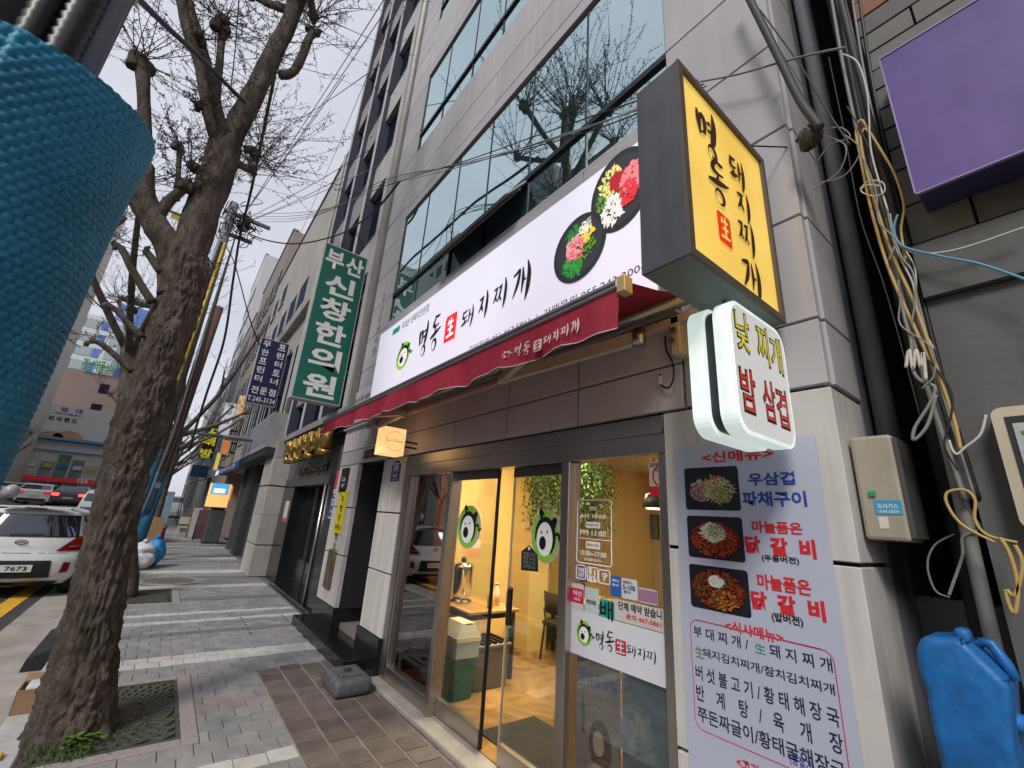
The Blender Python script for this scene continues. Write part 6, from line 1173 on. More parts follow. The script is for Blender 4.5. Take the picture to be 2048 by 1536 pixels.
def crown(tw, bd, p, rnd, n=20, L_=1.1, up=.55, r=.006, bud=.012):
    for i in range(n):
        a = rnd.uniform(0, 2 * pi); z_ = rnd.uniform(-.35, 1.0); shoot(tw, bd, p + Vector((rnd.gauss(0, .04), rnd.gauss(0, .04), rnd.gauss(0, .05))), Vector((cos(a), sin(a), z_ + up)), L_ * rnd.uniform(.45, 1.2), rnd, r, 0, bud)
def knuckle(mb, p, r, rnd):
    for i in range(4): o_ = Vector((rnd.gauss(0, .4), rnd.gauss(0, .4), rnd.gauss(0, .4))) * r; limb(mb, [p + o_ - Vector((0, 0, r)), p + o_, p + o_ + Vector((rnd.gauss(0, .3), rnd.gauss(0, .3), 1)) * r], [r * .6, r * rnd.uniform(.6, .9), r * .2], 8, 3, .3, 9, i)
# nearest tree, limb by limb
T1 = thing('street_tree', 'big pollarded street tree with rough bark, nearest to the camera', 'tree', (-4.9, -.14, 0))
X = -4.9
P1 = lambda u, v, x=X: at(u, v, 'x', x)
trunk = MB()
def dense(mb, pts, rad, n=128, sub=34, seed=1.):
    q = smoothed([tuple(p) + (r,) for p, r in zip(pts, rad)], sub); P = [Vector(a[:3]) for a in q]; vs = []; fs = []
    for i, p in enumerate(P):
        for k in range(n):
            a = 2 * pi * k / n; d = Vector((cos(a), sin(a), 0)); w_ = p + d * q[i][3]
            v1 = noise.noise(Vector((w_.x * 3, w_.y * 3, w_.z * 1.2))); wob = noise.noise(Vector((w_.x * 6, w_.y * 6, w_.z * 2.2)) + Vector((5, 0, 0))) * .8
            rid = abs(noise.noise(Vector((w_.x * 24 + wob, w_.y * 24 + wob, w_.z * 4.6)))); r2 = abs(noise.noise(Vector((w_.x * 46, w_.y * 46, w_.z * 14)) + Vector((seed, 3, 0)))); pl = noise.noise(Vector((w_.x * 9, w_.y * 9, w_.z * 13)))
            vs.append(p + d * (q[i][3] + .022 * v1 + (.05 * max(0, noise.noise(w_ * 11 + Vector((9, 0, 0)))) * math.exp(-((w_.z - 2.1) / .28) ** 2)) + .055 * min(rid, .34) + .03 * r2 + .014 * pl - .012))
    m_ = len(P)
    for i in range(m_ - 1):
        for k in range(n): fs.append((i * n + k, i * n + (k + 1) % n, (i + 1) * n + (k + 1) % n, (i + 1) * n + k))
    fs += [tuple(range(n))[::-1], tuple(range((m_ - 1) * n, m_ * n))]; mb.add(vs, fs)
fork = Vector((X, -.35, 3.72))
dense(trunk, [(X, -.13, -.05), (X, -.15, .12), (X, -.19, .5), (X, -.26, 1.2), (X, -.31, 1.9), (X, -.335, 2.3), (X, -.335, 2.9), (X, -.33, 3.4), (X, -.36, 3.8), (X, -.38, 4.0)], [.26, .228, .19, .156, .15, .17, .145, .152, .175, .15])
for a in range(7):                                       # root flare
    th = a * .9; d = Vector((cos(th), sin(th), 0)); b0 = Vector((X, -.14, 0)); limb(trunk, [b0 + d * .13 + Vector((0, 0, .30)), b0 + d * .19 + Vector((0, 0, .10)), b0 + d * .27 + Vector((0, 0, -.03))], [.05, .055, .035], 12, 6, .3, 9, a)
tr1 = trunk.build('trunk', BARK, T1, True)
lm = MB(); tw = MB(); bd = MB(); rnd = random.Random(21)
def L1(pts, rad, seed, n=22, amp=.12): limb(lm, pts, [r * (.86 if seed > 1 and seed != 6 else .95) for r in rad], n, 8, amp, 7, seed)
# right main limb
L1([Vector((X, -.36, 3.55)), P1(388, 480), P1(408, 420), P1(432, 350), P1(452, 290)], [.14, .155, .15, .15, .15], 1, 32, .16)
L1([P1(448, 310), P1(478, 245), P1(512, 180), P1(545, 110), P1(580, 40), P1(605, -40, X), Vector((-4.95, -.14, 8.8)), Vector((-5.0, -.2, 9.75))], [.12, .125, .115, .11, .10, .10, .10, .09], 2, 26, .14)
L1([P1(450, 315), P1(432, 240), P1(412, 160), P1(398, 90, -5.0), P1(375, 20, -5.05), P1(355, -60, -5.1)], [.11, .105, .095, .09, .085, .08], 3, 22)
L1([P1(440, 300), P1(418, 235, -4.75), P1(398, 130, -4.7), P1(372, 50, -4.65), P1(360, -30, -4.6)], [.07, .06, .055, .055, .05], 4, 16)
L1([P1(430, 220), P1(438, 140, -4.95), P1(442, 90, -5.0), P1(446, 50, -5.0)], [.05, .045, .045, .05], 5, 14)
# left main limb
L1([Vector((X, -.4, 3.5)), P1(345, 510), P1(318, 460), P1(290, 410), P1(278, 380), P1(285, 335, -5.0)], [.12, .125, .115, .115, .12, .10], 6, 26, .16)
L1([P1(285, 345, -5.0), P1(290, 270, -5.1), P1(287, 190, -5.1), P1(285, 125, -5.1)], [.07, .065, .065, .075], 7, 16)
L1([P1(310, 440), P1(335, 405, -4.85), P1(358, 385, -4.8), P1(372, 372, -4.8)], [.06, .055, .05, .05], 8, 14)
L1([P1(355, 400, -4.9), P1(357, 340, -5.0), P1(360, 295, -5.0)], [.025, .025, .03], 9, 10)
# lower twiggy branches on the left
for pts, r in (([(305, 605), (285, 575), (262, 535), (245, 500), (230, 488)], .032), ([(322, 545), (302, 515), (290, 500)], .028), ([(265, 742), (235, 715), (205, 690), (183, 680)], .022), ([(285, 675), (255, 645), (232, 620), (212, 608)], .024)):
    q = [P1(u, v, -4.85) for u, v in pts]; limb(lm, q, [r * (1.2 - .12 * i) for i in range(len(q))], 9, 4, .2, 9, r); crown(tw, bd, q[-1], rnd, 8, .45, .2, .004, .008); knuckle(lm, q[-1], .025, rnd)
# right side spurs
for (u0, v0), (u1, v1), (u2, v2), r in (((490, 300), (508, 300), (515, 310), .04), ((478, 330), (500, 340), (508, 338), .035), ((560, 150), (590, 140), (625, 60), .05)):
    q = [P1(u0, v0), P1(u1, v1), P1(u2, v2)]; limb(lm, q, [r, r, r * .9], 10, 5, .25, 9, u0); knuckle(lm, q[-1], r * 1.1, rnd); crown(tw, bd, q[-1], rnd, 22, 1.0, .25, .005)
for p, r, n_, L_, up in ((P1(446, 48, -5.0), .07, 26, .9, .3), (P1(285, 125, -5.1), .09, 24, .9, .5), (P1(372, 372, -4.8), .06, 16, .5, .3), (P1(360, 292, -5.0), .05, 14, .5, .4), (P1(385, 330, -4.9), .05, 10, .5, .2), (P1(400, 215, -4.75), .04, 10, .6, .1), (P1(397, 75, -4.7), .05, 8, .6, .2)): knuckle(lm, p, r, rnd); crown(tw, bd, p, rnd, n_, L_, up)
# upper crown (mirrored in the windows)
top = Vector((-5.0, -.2, 9.75))
for d, l_ in ((Vector((.9, .1, .75)), 1.3), (Vector((-1, .15, .7)), 1.35), (Vector((.35, -.75, .9)), 1.3), (Vector((-.3, .75, .95)), 1.1), (Vector((.75, .5, .5)), .9), (Vector((-.8, -.55, .8)), 1.2)):
    z0 = rnd.uniform(7.6, 8.6); b0 = Vector((-4.93, -.15, z0)); e = b0 + d * l_; limb(lm, [b0, b0 + d * l_ * .5 + Vector((0, 0, -.06)), e], [.06, .05, .055], 12, 6, .2, 8, z0); knuckle(lm, e, .08, rnd); crown(tw, bd, e, rnd, 26, 1.7, .9, .009, .016)
knuckle(lm, top, .11, rnd); crown(tw, bd, top, rnd, 44, 2.0, 1.0, .009, .016)
e2 = P1(360, -30, -4.6); crown(tw, bd, e2, rnd, 18, 1.1, .4)
for i in range(70):                                      # shoots straight off the upper limbs
    u, v = rnd.choice([(512, 180), (545, 110), (570, 60), (590, 20), (432, 240), (412, 160), (398, 90), (478, 245), (460, 280), (438, 330)]); p = P1(u + rnd.uniform(-12, 12), v + rnd.uniform(-25, 25)); a = rnd.uniform(0, 2 * pi)
    shoot(tw, bd, p, Vector((cos(a) * .6, sin(a), rnd.uniform(-.2, .9))), rnd.uniform(.4, 1.2), rnd, .005, 0, .011)
lm.build('limbs', BARK, T1, True); tag(tw.build('twigs', TWIG, T1), kind='stuff'); tag(bd.build('buds', BUD, T1), kind='stuff')
# generic pollarded tree
def pollard(base, h, r, seed, lab, name='street_tree', nl=6, fine=1., group=None, lean=(0, 0), lim=None, ymul=1., lr=1.):
    t = thing(name, lab, 'tree', base, group=group); rn = random.Random(seed); b0 = Vector(base); mb = MB(); tw = MB(); bd = MB()
    fk = b0 + Vector((lean[0], lean[1], h * .42)); limb(mb, [b0 - Vector((0, 0, .05)), b0 + Vector((0, 0, .3)), b0 + (fk - b0) * .5 + Vector((rn.gauss(0, .04), rn.gauss(0, .04), 0)), fk], [r * 1.5, r * 1.05, r * .95, r * .9], 26 if fine > .7 else 12, 8, .18, 5, seed)
    for i in range(nl):
        a = 2 * pi * i / nl + rn.uniform(-.3, .3); d = Vector((cos(a), sin(a) * (ymul if sin(a) > 0 else 1), 0)); l_ = h * rn.uniform(.16, .34); z_ = h * rn.uniform(.12, .42)
        e = fk + d * l_ + Vector((0, 0, z_)); m_ = fk + d * l_ * .55 + Vector((0, 0, z_ * .4)); limb(mb, [fk - Vector((0, 0, .2)), m_, e], [r * .6 * lr, r * .45 * lr, r * .35 * lr], 12 if fine > .7 else 7, 5, .2, 7, i + seed); knuckle(mb, e, r * .5, rn); crown(tw, bd, e, rn, int(20 * fine), h * .13, .5, .006 / max(.4, fine), .014)
        if rn.random() < .6: e2 = m_ + Vector((rn.gauss(0, .4), rn.gauss(0, .4), h * .08)); limb(mb, [m_, e2], [r * .25, r * .2], 7, 4, .2, 7, i); crown(tw, bd, e2, rn, int(12 * fine), h * .09, .4, .006 / max(.4, fine), .014)
    for q in (lim or []): limb(mb, q, [r * .35] * (len(q) - 1) + [r * .4], 10, 5, .2, 7, seed); knuckle(mb, q[-1], r * .45, rn); crown(tw, bd, q[-1], rn, 22, .9, .5)
    mb.build('trunk', BARK, t, True); tag(tw.build('twigs', TWIG, t), kind='stuff'); tag(bd.build('buds', BUD, t), kind='stuff'); return t
pollard((-10.65, -.24, 0), 10.5, .18, 31, 'second street tree standing behind the near trunk', lean=(0, -.95), nl=6, ymul=.25, lr=.55)
for i, (x_, lab) in enumerate(((-19.5, 'third street tree past the utility pole'), (-26, 'fourth street tree beyond the standing banners'), (-33, 'fifth street tree, thin against the sky'), (-41, 'sixth street tree far down the kerb'), (-50, 'seventh street tree before the white van'), (-60, 'eighth and farthest street tree on the kerb'))): pollard((x_, -.15, 0), 9.5, .15, 40 + i, lab, fine=max(.25, .6 - .07 * i), nl=6, group='bare trees along the kerb')
for i, (x_, y_, lab) in enumerate(((-30, -12.0, 'bare tree on the opposite pavement behind the white sedan'), (-40, -12.2, 'bare tree across the road in front of the striped awning'), (-48, -10.6, 'bare yellowish tree before the white hall'), (-9, -14.2, 'bare tree across the road opposite the restaurant'))): pollard((x_, y_, 0), 7 if i < 3 else 10, .13, 60 + i, lab, fine=.45, nl=7, group='bare trees across the road')
# ---------------------------------------------------------------- padded pole at the left edge
PC = Vector((-.905, -.365, 0)); PR = .19
pp = thing('padded_pole', 'street pole wrapped in a bumpy bright blue mat at the left edge', 'pole', tuple(PC)); face = math.atan2(-PC.y, -PC.x)
mb = MB(); NA, z_lo, pit = 300, .0, .0135; a0, a1 = face - 2.0, face + 2.0; za = 1.15; nzs = 330
def mat_rad(s_, z): # hex packed domes
    row = z / (pit * .86); r_ = math.floor(row + .5); best = 0
    for rr in (r_ - 1, r_, r_ + 1):
        off = .5 * (rr % 2); c = math.floor(s_ / pit - off + .5) + off; dx, dz = s_ - c * pit, z - rr * pit * .86; q = 1 - (dx * dx + dz * dz) / (pit * .52) ** 2
        if q > best: best = q
    return best
vs = []
for j in range(nzs + 1):
    for i in range(NA + 1):
        a = a0 + (a1 - a0) * i / NA; rel = a - face; zt = 2.255 + .085 * min(1.2, (1 - cos(rel))) + .012 * sin(rel * 3); z = za + (zt - za) * j / nzs
        q = mat_rad(a * PR, z); bul = .012 * math.exp(-((zt - z) / .12) ** 2) * (1 if rel > 0 else .5) - .006 * sin(z * 5 + rel * 2); r = PR - .028 * max(0, min(1, (2.15 - z) / .7)) + bul + .0048 * sqrt(max(0, q)); vs.append((PC.x + r * cos(a), PC.y + r * sin(a), z))
mb.add(vs, [(j * (NA + 1) + i, j * (NA + 1) + i + 1, (j + 1) * (NA + 1) + i + 1, (j + 1) * (NA + 1) + i) for j in range(nzs) for i in range(NA)])
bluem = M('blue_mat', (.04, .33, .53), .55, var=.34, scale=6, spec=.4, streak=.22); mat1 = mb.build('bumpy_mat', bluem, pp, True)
MB().lathe((PC.x, PC.y, 0), [(PR - .025, -.12), (PR - .025, 1.3)], 40).build('lower_mat', bluem, pp, True); MB().lathe((PC.x, PC.y, 0), [(PR - .036, 1.0), (PR - .036, 1.6), (PR - .012, 2.24)], 40).build('mat_backing', M('mat_back', (.01, .06, .13), .6), pp, True)
MB().lathe((PC.x, PC.y, 0), [(.098, -.12), (.094, 8.5)], 40).build('pole_shaft', M('pole_dark', (.022, .024, .03), .4, var=.3, scale=3), pp, True)
for k, (dr, rr, m_) in enumerate(((.35, .022, 'conduit_dark'), (.62, .018, 'conduit_pale'), (.08, .016, 'conduit_dark'))):
    a = face + dr; c = PC + Vector((cos(a), sin(a), 0)) * (.098 + rr)
    o = MB(); prof = [];
    for i in range(150): z = 1.9 + i * .0085; prof += [(rr * (1 if i % 2 else .86), z)]
    if m_ == 'conduit_pale': prof = [(rr, 1.9), (rr, 6)]
    o.lathe((c.x, c.y, 0), prof, 12).build('conduit', M(m_, (.03, .03, .034) if 'dark' in m_ else (.34, .35, .4), .4, var=.1), pp, True)
a_ = [face - .45 - .2 * i for i in range(7)]; vs = []
for j in range(40):
    for i, a in enumerate(a_): z = 2.42 + .05 * (i * .3) + j * .02; r = .135 + .004 * (j % 2); vs.append((PC.x + r * cos(a), PC.y + r * sin(a), z))
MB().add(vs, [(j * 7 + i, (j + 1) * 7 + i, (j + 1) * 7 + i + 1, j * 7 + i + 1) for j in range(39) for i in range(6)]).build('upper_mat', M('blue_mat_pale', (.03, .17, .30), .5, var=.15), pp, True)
for zz in (2.62, 3.1): MB().lathe((PC.x, PC.y, zz), [(.1, 0), (.102, .0), (.102, .02), (.1, .02)], 32).build('strap', m_steel, pp, True)
# ---------------------------------------------------------------- utility pole beyond the trees
UX, UY = -16.0, -.52; ztop = at(466, 425, 'x', UX).z
uw = None
up = thing('utility_pole', 'concrete utility pole with a blue wrap, rusty conduit and yellow cable guard', 'pole', (UX, UY, 0)); m_cp = M('pole_concrete', (.20, .215, .24), .8, var=.15)
MB().lathe((UX, UY, 0), [(.19, 0), (.14, ztop + .35)], 20).build('shaft', m_cp, up, True); MB().lathe((UX, UY, 0), [(.2, .02), (.195, 3.0), (.185, 3.0)], 24).build('blue_wrap', M('wrap_blue', (.03, .11, .18), .5, var=.4, scale=7), up, True)
rust = M('rusty_pipe', (.14, .075, .055), .75, var=.3, scale=5, streak=.3)
MB().tube([(UX + .15, UY + .22, .0), (UX + .15, UY + .43, 7.6)], .135, 14).build('rusty_conduit', rust, up, True); MB().tube([(UX + .15, UY + .22, .0), (UX + .15, UY + .285, 2.35)], .14, 14).build('conduit_wrap', M('wrap_blue_b', (.03, .15, .27), .5, var=.35, scale=7), up, True); BX('wrap_label', M('label_pale', (.6, .62, .6), .6), up, UX + .291, UX + .297, UY + .2, UY + .34, 1.9, 2.05)
g0, g1 = at(326, 850, 'x', UX + .3), at(450, 486, 'x', UX + .3); MB().tube([g0, g1], .042, 10).build('yellow_guard', M('guard_yellow', (.62, .42, .04), .5, var=.2, scale=3), up, True)
MB().tube([g0 - Vector((0, .1, .3)), g1 - Vector((0, .1, 0))], .05, 8).build('black_riser', blc, up, True)
for k in range(5): cable([(UX + .30, UY + .05 + .05 * k, 1.2), (UX + .31, UY + .2 + .06 * k, 3.5), (UX + .28, UY + .24 + .03 * k, 6.5), (UX + .15, UY + .3, ztop - .4)], .013, (blc, gry, blc, pd, blc)[k], 'riser_cable', up)
for z_, l_ in ((ztop - .1, 1.2), (ztop - .9, .8)): BX('crossarm', M('crossarm', (.13, .14, .15), .6), up, UX - .06, UX + .06, UY - .2, UY + l_, z_, z_ + .1)
MB().lathe((UX + .1, UY + .42, ztop - .55), [(.16, 0), (.17, .02), (.17, .5), (.1, .55)], 16).build('splice_case', m_dkmet, up, True)
rn = random.Random(5); mb = MB()
for i in range(26):
    c = Vector((UX + rn.uniform(0, .3), UY + .35 + rn.gauss(0, .25), ztop - .3 + rn.gauss(0, .25))); mb.tube(smoothed([tuple(c + Vector((rn.gauss(0, .15), rn.gauss(0, .22), rn.gauss(0, .22)))) for _ in range(5)], 5), .014, 4)
mb.build('cable_tangle', blc, up, True)
# street lamp arm on the same pole, lamp over the road, small yellow board
lp0, lp1 = at(330, 858, 'x', UX), at(520, 850, 'x', UX); t = thing('street_lamp', 'flat street lamp on a thin arm reaching over the pavement', 'street lamp', tuple(lp0)); lg = M('lamp_grey', (.17, .19, .18), .5)
MB().tube([(UX, UY, lp0.z), (UX + .0, lp1.y - .9, lp0.z + .02)], .04, 8).build('arm', lg, t, True); MB().ball((UX, lp1.y - .45, lp0.z + .03), .14, .5, .07, 14, 8).build('lamp_head', lg, t, True)
p = at(280, 605, 'x', UX); t = thing('road_lamp', 'pale green lamp head left of the trunk over the road', 'street lamp', tuple(p)); MB().ball(tuple(p), .16, .55, .12, 16, 8).build('lamp_head', M('lamp_green', (.16, .22, .19), .45), t, True); MB().tube([p, (UX, UY, p.z - .3)], .045, 8).build('arm', lg, t, True)
a, b = at(341, 435, 'x', -13), at(386, 421, 'x', -13); t = thing('yellow_board', 'small yellow and green street board behind the fork of the near tree', 'board', tuple(a)); BX('board', M('board_yellow', (.55, .33, .03), .5), t, -13.02, -13, a.y, b.y, a.z, a.z + .14); BX('board_top', M('board_green', (.01, .10, .07), .5), t, -13.02, -12.99, a.y - .05, b.y + .1, a.z + .145, a.z + .2); MB().tube([(-13.05, (a.y + b.y) / 2, a.z + .18), (UX, UY, a.z + .4)], .025, 8).build('bracket_arm', lg, t, True)
# ---------------------------------------------------------------- overhead cables
def wire(lab, pts, r, mat=None, sag=0.): t = thing('overhead_cable', lab, 'cable', tuple(pts[0]), group='overhead cables'); cable(pts, r, mat or blc, 'strand', t, sag, 5); return t
wire('thick black sleeved cable from the padded pole to the near tree', [at(250, -30, 'x', -2.3), at(330, 50, 'x', -3.0), at(410, 125, 'x', -3.7), at(490, 206, 'x', -4.55)], .019)
hub = Vector((UX + .1, UY + .4, ztop - .2))
wire('heavy dark cable bundle dropping beside the right limb of the near tree', [at(585, -40, 'x', -6), at(566, 60, 'x', -7), at(545, 170, 'x', -8.5), at(525, 270, 'x', -10), at(500, 390, 'x', -12.5), at(480, 470, 'x', -14), at(466, 560, 'x', -14.5), at(448, 680, 'x', -14.9), at(412, 790, 'x', -15.3), at(378, 900, 'x', -15.5)], .035)
wire('sagging black cable from the pole across to the clinic', [hub, at(492, 462, 'x', -14.5), at(535, 481, 'x', -13), at(600, 487, 'x', -12), at(680, 468, 'x', -10.8), at(745, 425, 'y', 1.9), at(800, 362, 'y', 2.0)], .02)
wire('dark cable from the pole down to the navy sign', [at(450, 490, 'x', -15.6), at(470, 530, 'x', -15.5), at(500, 640, 'x', -15.4), at(520, 690, 'x', -15.5)], .018)
ends = [(1100, 262), (1140, 268), (1180, 262), (1240, 232)]
for i, (e, lab) in enumerate(zip(ends, ('first', 'second', 'third', 'fourth'))): wire(lab + ' from the top of the service wires crossing the mirrored windows', [hub + Vector((0, 0, .1 * i)), at(600 + 10 * i, 440 - 6 * i, 'y', .9), at(770, 372 - 6 * i + (i == 3) * 18, 'y', 1.6), at(930, 322 + 3 * i, 'y', 1.8), at(*e, 'y', 1.95), at(1395 + 6 * i, 160 + 4 * i, 'y', 2.05)], .0055, gry if i % 2 else blc)
for i, (p0, p1, x0, x1, lab) in enumerate(((( 480, 440), (780, -20), -16, -6, 'upper'), ((478, 445), (765, 30), -16, -6.5, 'second'), ((485, 430), (690, 150), -16, -8, 'third'), ((490, 440), (740, 300), -16, -9, 'fourth'), ((492, 445), (760, 330), -16, -9, 'fifth'), ((600, 470), (780, 40), -22, -6, 'sixth'), ((560, 560), (660, 405), -30, -18, 'seventh'), ((490, 445), (690, 352), -16, -10, 'eighth'), ((500, 300), (760, 130), -16, -6, 'ninth'))): wire(lab + ' thin wire slanting over the street against the sky', [at(*p0, 'x', x0), at((p0[0] + p1[0]) / 2, (p0[1] + p1[1]) / 2 + 4, 'x', (x0 + x1) / 2), at(*p1, 'x', x1)], .009, gry if i % 3 else blc)
wire('thin cable hanging down the sky beside the middle limb', [at(478, -20, 'x', -6), at(472, 80, 'x', -6.5), at(460, 190, 'x', -7)], .008)
# ---------------------------------------------------------------- vehicles
paint = M('car_white', (.66, .67, .68), .22, var=.03, spec=.6); cargl = glass('car_glass', (.62, .64, .72), .12, back=(.012, .013, .016), fmul=.7); tyre = M('tyre', (.015, .015, .016), .8); rimm_ = M('wheel_rim', (.35, .36, .37), .35, metal=.8); redl = M('tail_red', (.20, .006, .01), .2, var=.15, spec=.6); blkp = M('black_trim', (.012, .012, .013), .5)
def lerp_tab(tab, z):
    if z <= tab[0][0]: return tab[0][1]
    for (a, b), (c, d) in zip(tab, tab[1:]):
        if z <= c: return b + (d - b) * (z - a) / (c - a)
    return tab[-1][1]
def wheel(t, x, y, r=.29, w_=.18):
    o = MB().lathe((0, 0, 0), [(r * .62, -w_ / 2), (r * .9, -w_ / 2), (r, -w_ * .3), (r, w_ * .3), (r * .9, w_ / 2), (r * .62, w_ / 2)], 24)
    o.v = [(p[0] + x, p[2] + y, p[1] + r) for p in o.v]; q = o.build('wheel', tyre, t, True, True); o = MB().lathe((0, 0, 0), [(r * .6, -w_ * .42), (r * .2, -w_ * .36), (r * .2, w_ * .36), (r * .6, w_ * .42)], 16); o.v = [(p[0] + x, p[2] + y, p[1] + r) for p in o.v]; o.build('rim', rimm_, q, True, True)
# small white hatchback: x runs forward (away from the camera), rear at x = 0
HB = thing('parked_hatchback', 'small white hatchback parked at the kerb behind the near tree', 'car', (0, 0, 0))
WZ = [(.20, .66), (.30, .76), (.45, .80), (.75, .795), (.90, .775), (1.0, .74), (1.2, .665), (1.36, .60), (1.43, .53), (1.475, .36)]
XZ = [(.2, .10), (.28, .02), (.40, .0), (.58, .0), (.68, .03), (.73, .07), (.85, .085), (.98, .12), (1.2, .22), (1.36, .30), (1.43, .36), (1.475, .5)]
def xr(y, z): w_ = lerp_tab(WZ, z); q = min(1, abs(y) / w_); return lerp_tab(XZ, z) + .16 * q ** 4 + .05 * q * q
NS = 24
def ring(x, s=1.0, top=0., nose=None):
    out = []
    zs = [.2 + (1.475 - .2) * i / NS for i in range(NS + 1)]
    right = [(lerp_tab(WZ, z) * s, z) for z in zs]; left = [(-a, b) for a, b in right[::-1]]; return right + [(0.0, 1.49)] + left + [(0.0, .19)]
R0 = ring(0); n = len(R0); mb = MB(); fr_ = [1, .94, .85, .72, .55, .36, .18, 0.02]
for f in fr_[::-1]: mb.v += [(xr(a * f, .19 + (.835 - .19) * (1 - f) + (b - .19) * f if False else .835 + (b - .835) * f), a * f, .835 + (b - .835) * f) for a, b in R0]
st = [(.55, 1.0, 1.475), (1.2, 1.0, 1.485), (1.9, 1.0, 1.47), (2.35, .99, 1.30), (2.75, .97, 1.02), (3.2, .93, .92), (3.5, .84, .80), (3.58, .7, .6)]
for x_, s_, zt in st: mb.v += [(x_, a * s_, .19 + (min(b, zt) - .19)) for a, b in R0]
m_ = len(fr_) + len(st)
for j in range(m_ - 1):
    for k in range(n): mb.f.append((j * n + k, j * n + (k + 1) % n, (j + 1) * n + (k + 1) % n, (j + 1) * n + k))
mb.f.append(tuple(range(n))[::-1]); mb.f.append(tuple(range((m_ - 1) * n, m_ * n)))
body = mb.build('body', paint, HB, True, True)
def patch(name, mat, q, off, parent=HB, nu=10, nv=8, thick=0.):
    """sheet following the rear of the car; q = four (y, z) corners"""
    mb = MB()
    for j in range(nv + 1):
        for i in range(nu + 1):
            u, v = i / nu, j / nv; y = (q[0][0] * (1 - u) + q[1][0] * u) * (1 - v) + (q[3][0] * (1 - u) + q[2][0] * u) * v; z = (q[0][1] * (1 - u) + q[1][1] * u) * (1 - v) + (q[3][1] * (1 - u) + q[2][1] * u) * v; mb.v.append((xr(y, z) - off, y, z))
    for j in range(nv):
        for i in range(nu): mb.f.append((j * (nu + 1) + i, (j + 1) * (nu + 1) + i, (j + 1) * (nu + 1) + i + 1, j * (nu + 1) + i + 1))
    return mb.build(name, mat, parent, True, True)
patch('rear_window', cargl, [(-.66, 1.0), (.66, 1.0), (.57, 1.34), (-.57, 1.34)], .012)
patch('window_surround', blkp, [(-.69, .985), (.69, .985), (.60, 1.36), (-.60, 1.36)], .007)
for s_ in (1, -1):
    q = [(s_ * .46, .755), (s_ * .785, .77), (s_ * .745, 1.02), (s_ * .66, .985)]; o = patch('tail_lamp', redl, q if s_ > 0 else [q[1], q[0], q[3], q[2]], .012, nu=8); q = [(s_ * .60, .82), (s_ * .74, .83), (s_ * .735, .86), (s_ * .63, .855)]; patch('lamp_bar', M('lamp_bar', (.45, .12, .12), .2), q if s_ > 0 else [q[1], q[0], q[3], q[2]], .016, o, nu=6, nv=2)
    q = [(s_ * .60, .40), (s_ * .70, .41), (s_ * .71, .57), (s_ * .62, .58)]; patch('reflector', redl, q if s_ > 0 else [q[1], q[0], q[3], q[2]], .012, nu=5, nv=5)
patch('bumper_insert', blkp, [(-.50, .33), (.50, .33), (.46, .61), (-.46, .61)], .008); patch('bumper_insert', blkp, [(.499, .345), (.58, .40), (.57, .55), (.459, .605)], .0082, nu=4, nv=4); patch('bumper_valance', blkp, [(-.55, .20), (.55, .20), (.62, .265), (-.62, .265)], .006, nv=3)
pl = patch('number_plate', M('plate_white', (.68, .68, .66), .4), [(-.26, .43), (.26, .43), (.26, .545), (-.26, .545)], .024, nu=6, nv=2)
patch('hatch_seam', M('seam_grey', (.10, .10, .10), .6), [(-.62, .722), (.62, .722), (.62, .73), (-.62, .73)], .006, nv=1)
mb = MB(); mb.tube([(xr(0, .9) - .012, .075 * cos(a), .90 + .036 * sin(a)) for a in [2 * pi * i / 20 for i in range(21)]], .006, 5, cap=False).build('badge_ring', blkp, HB, True, True)
HBT = [('KIA', .0, .9, (.10, .034), blkp), ('7673', -.07, .487, (.26, .07), ink), ('더', .16, .487, (.06, .06), ink), ('PICANTO', -.05, .845, (.12, .016), m_dkmet)]
patch('wiper', blkp, [(-.25, 1.02), (.18, 1.015), (.18, 1.035), (-.25, 1.05)], .028, nv=1); mb = MB(); mb.box(.24, .44, -.46, .46, 1.455, 1.487, ch=.008).build('spoiler', paint, HB, local=True); mb = MB(); mb.box(.232, .24, -.14, .14, 1.455, 1.478).build('brake_light', M('brake_dark', (.12, .015, .02), .3), HB, local=True); MB().tube([(.62, 0, 1.485), (.55, 0, 1.62)], [.008, .003], 6).build('antenna', blkp, HB, True, True); MB().lathe((.62, 0, 1.482), [(.035, 0), (.02, .02), (.008, .03)], 12).build('antenna_base', blkp, HB, True, True)
for s_ in (-1, 1):
    for xx in (.62, 3.0): wheel(HB, xx, s_ * .70, .28, .18)
    o = MB(); o.add([(.62, s_ * .692, 1.02), (1.3, s_ * .715, 1.0), (2.25, s_ * .725, .98), (1.85, s_ * .625, 1.33), (1.2, s_ * .612, 1.37), (.78, s_ * .615, 1.34)], [(0, 1, 2, 3, 4, 5) if s_ < 0 else (5, 4, 3, 2, 1, 0)]); o.v = [(a, b * 1.012, c) for a, b, c in o.v]; o.build('side_window', cargl, HB, local=True)
    MB().rbox(2.2, 2.36, s_ * .80 - .0, s_ * .95, .95, 1.08, .03).build('mirror', paint, HB, True, True)
for s_, y, z, (w_, h_), mt in HBT:                       # lettering on the plate and tailgate
    text(s_, HB, mt, Vector((xr(y, z) - (.026 if s_ in ('7673', '더') else .014), y + w_ / 2, z - h_ / 2)), (w_, h_), (Vector((0, -1, 0)), Vector((0, 0, 1))), bold=.02, lift=.001)
HBX = dict(loc=(-11.35, -1.78, -.116), rz=pi)
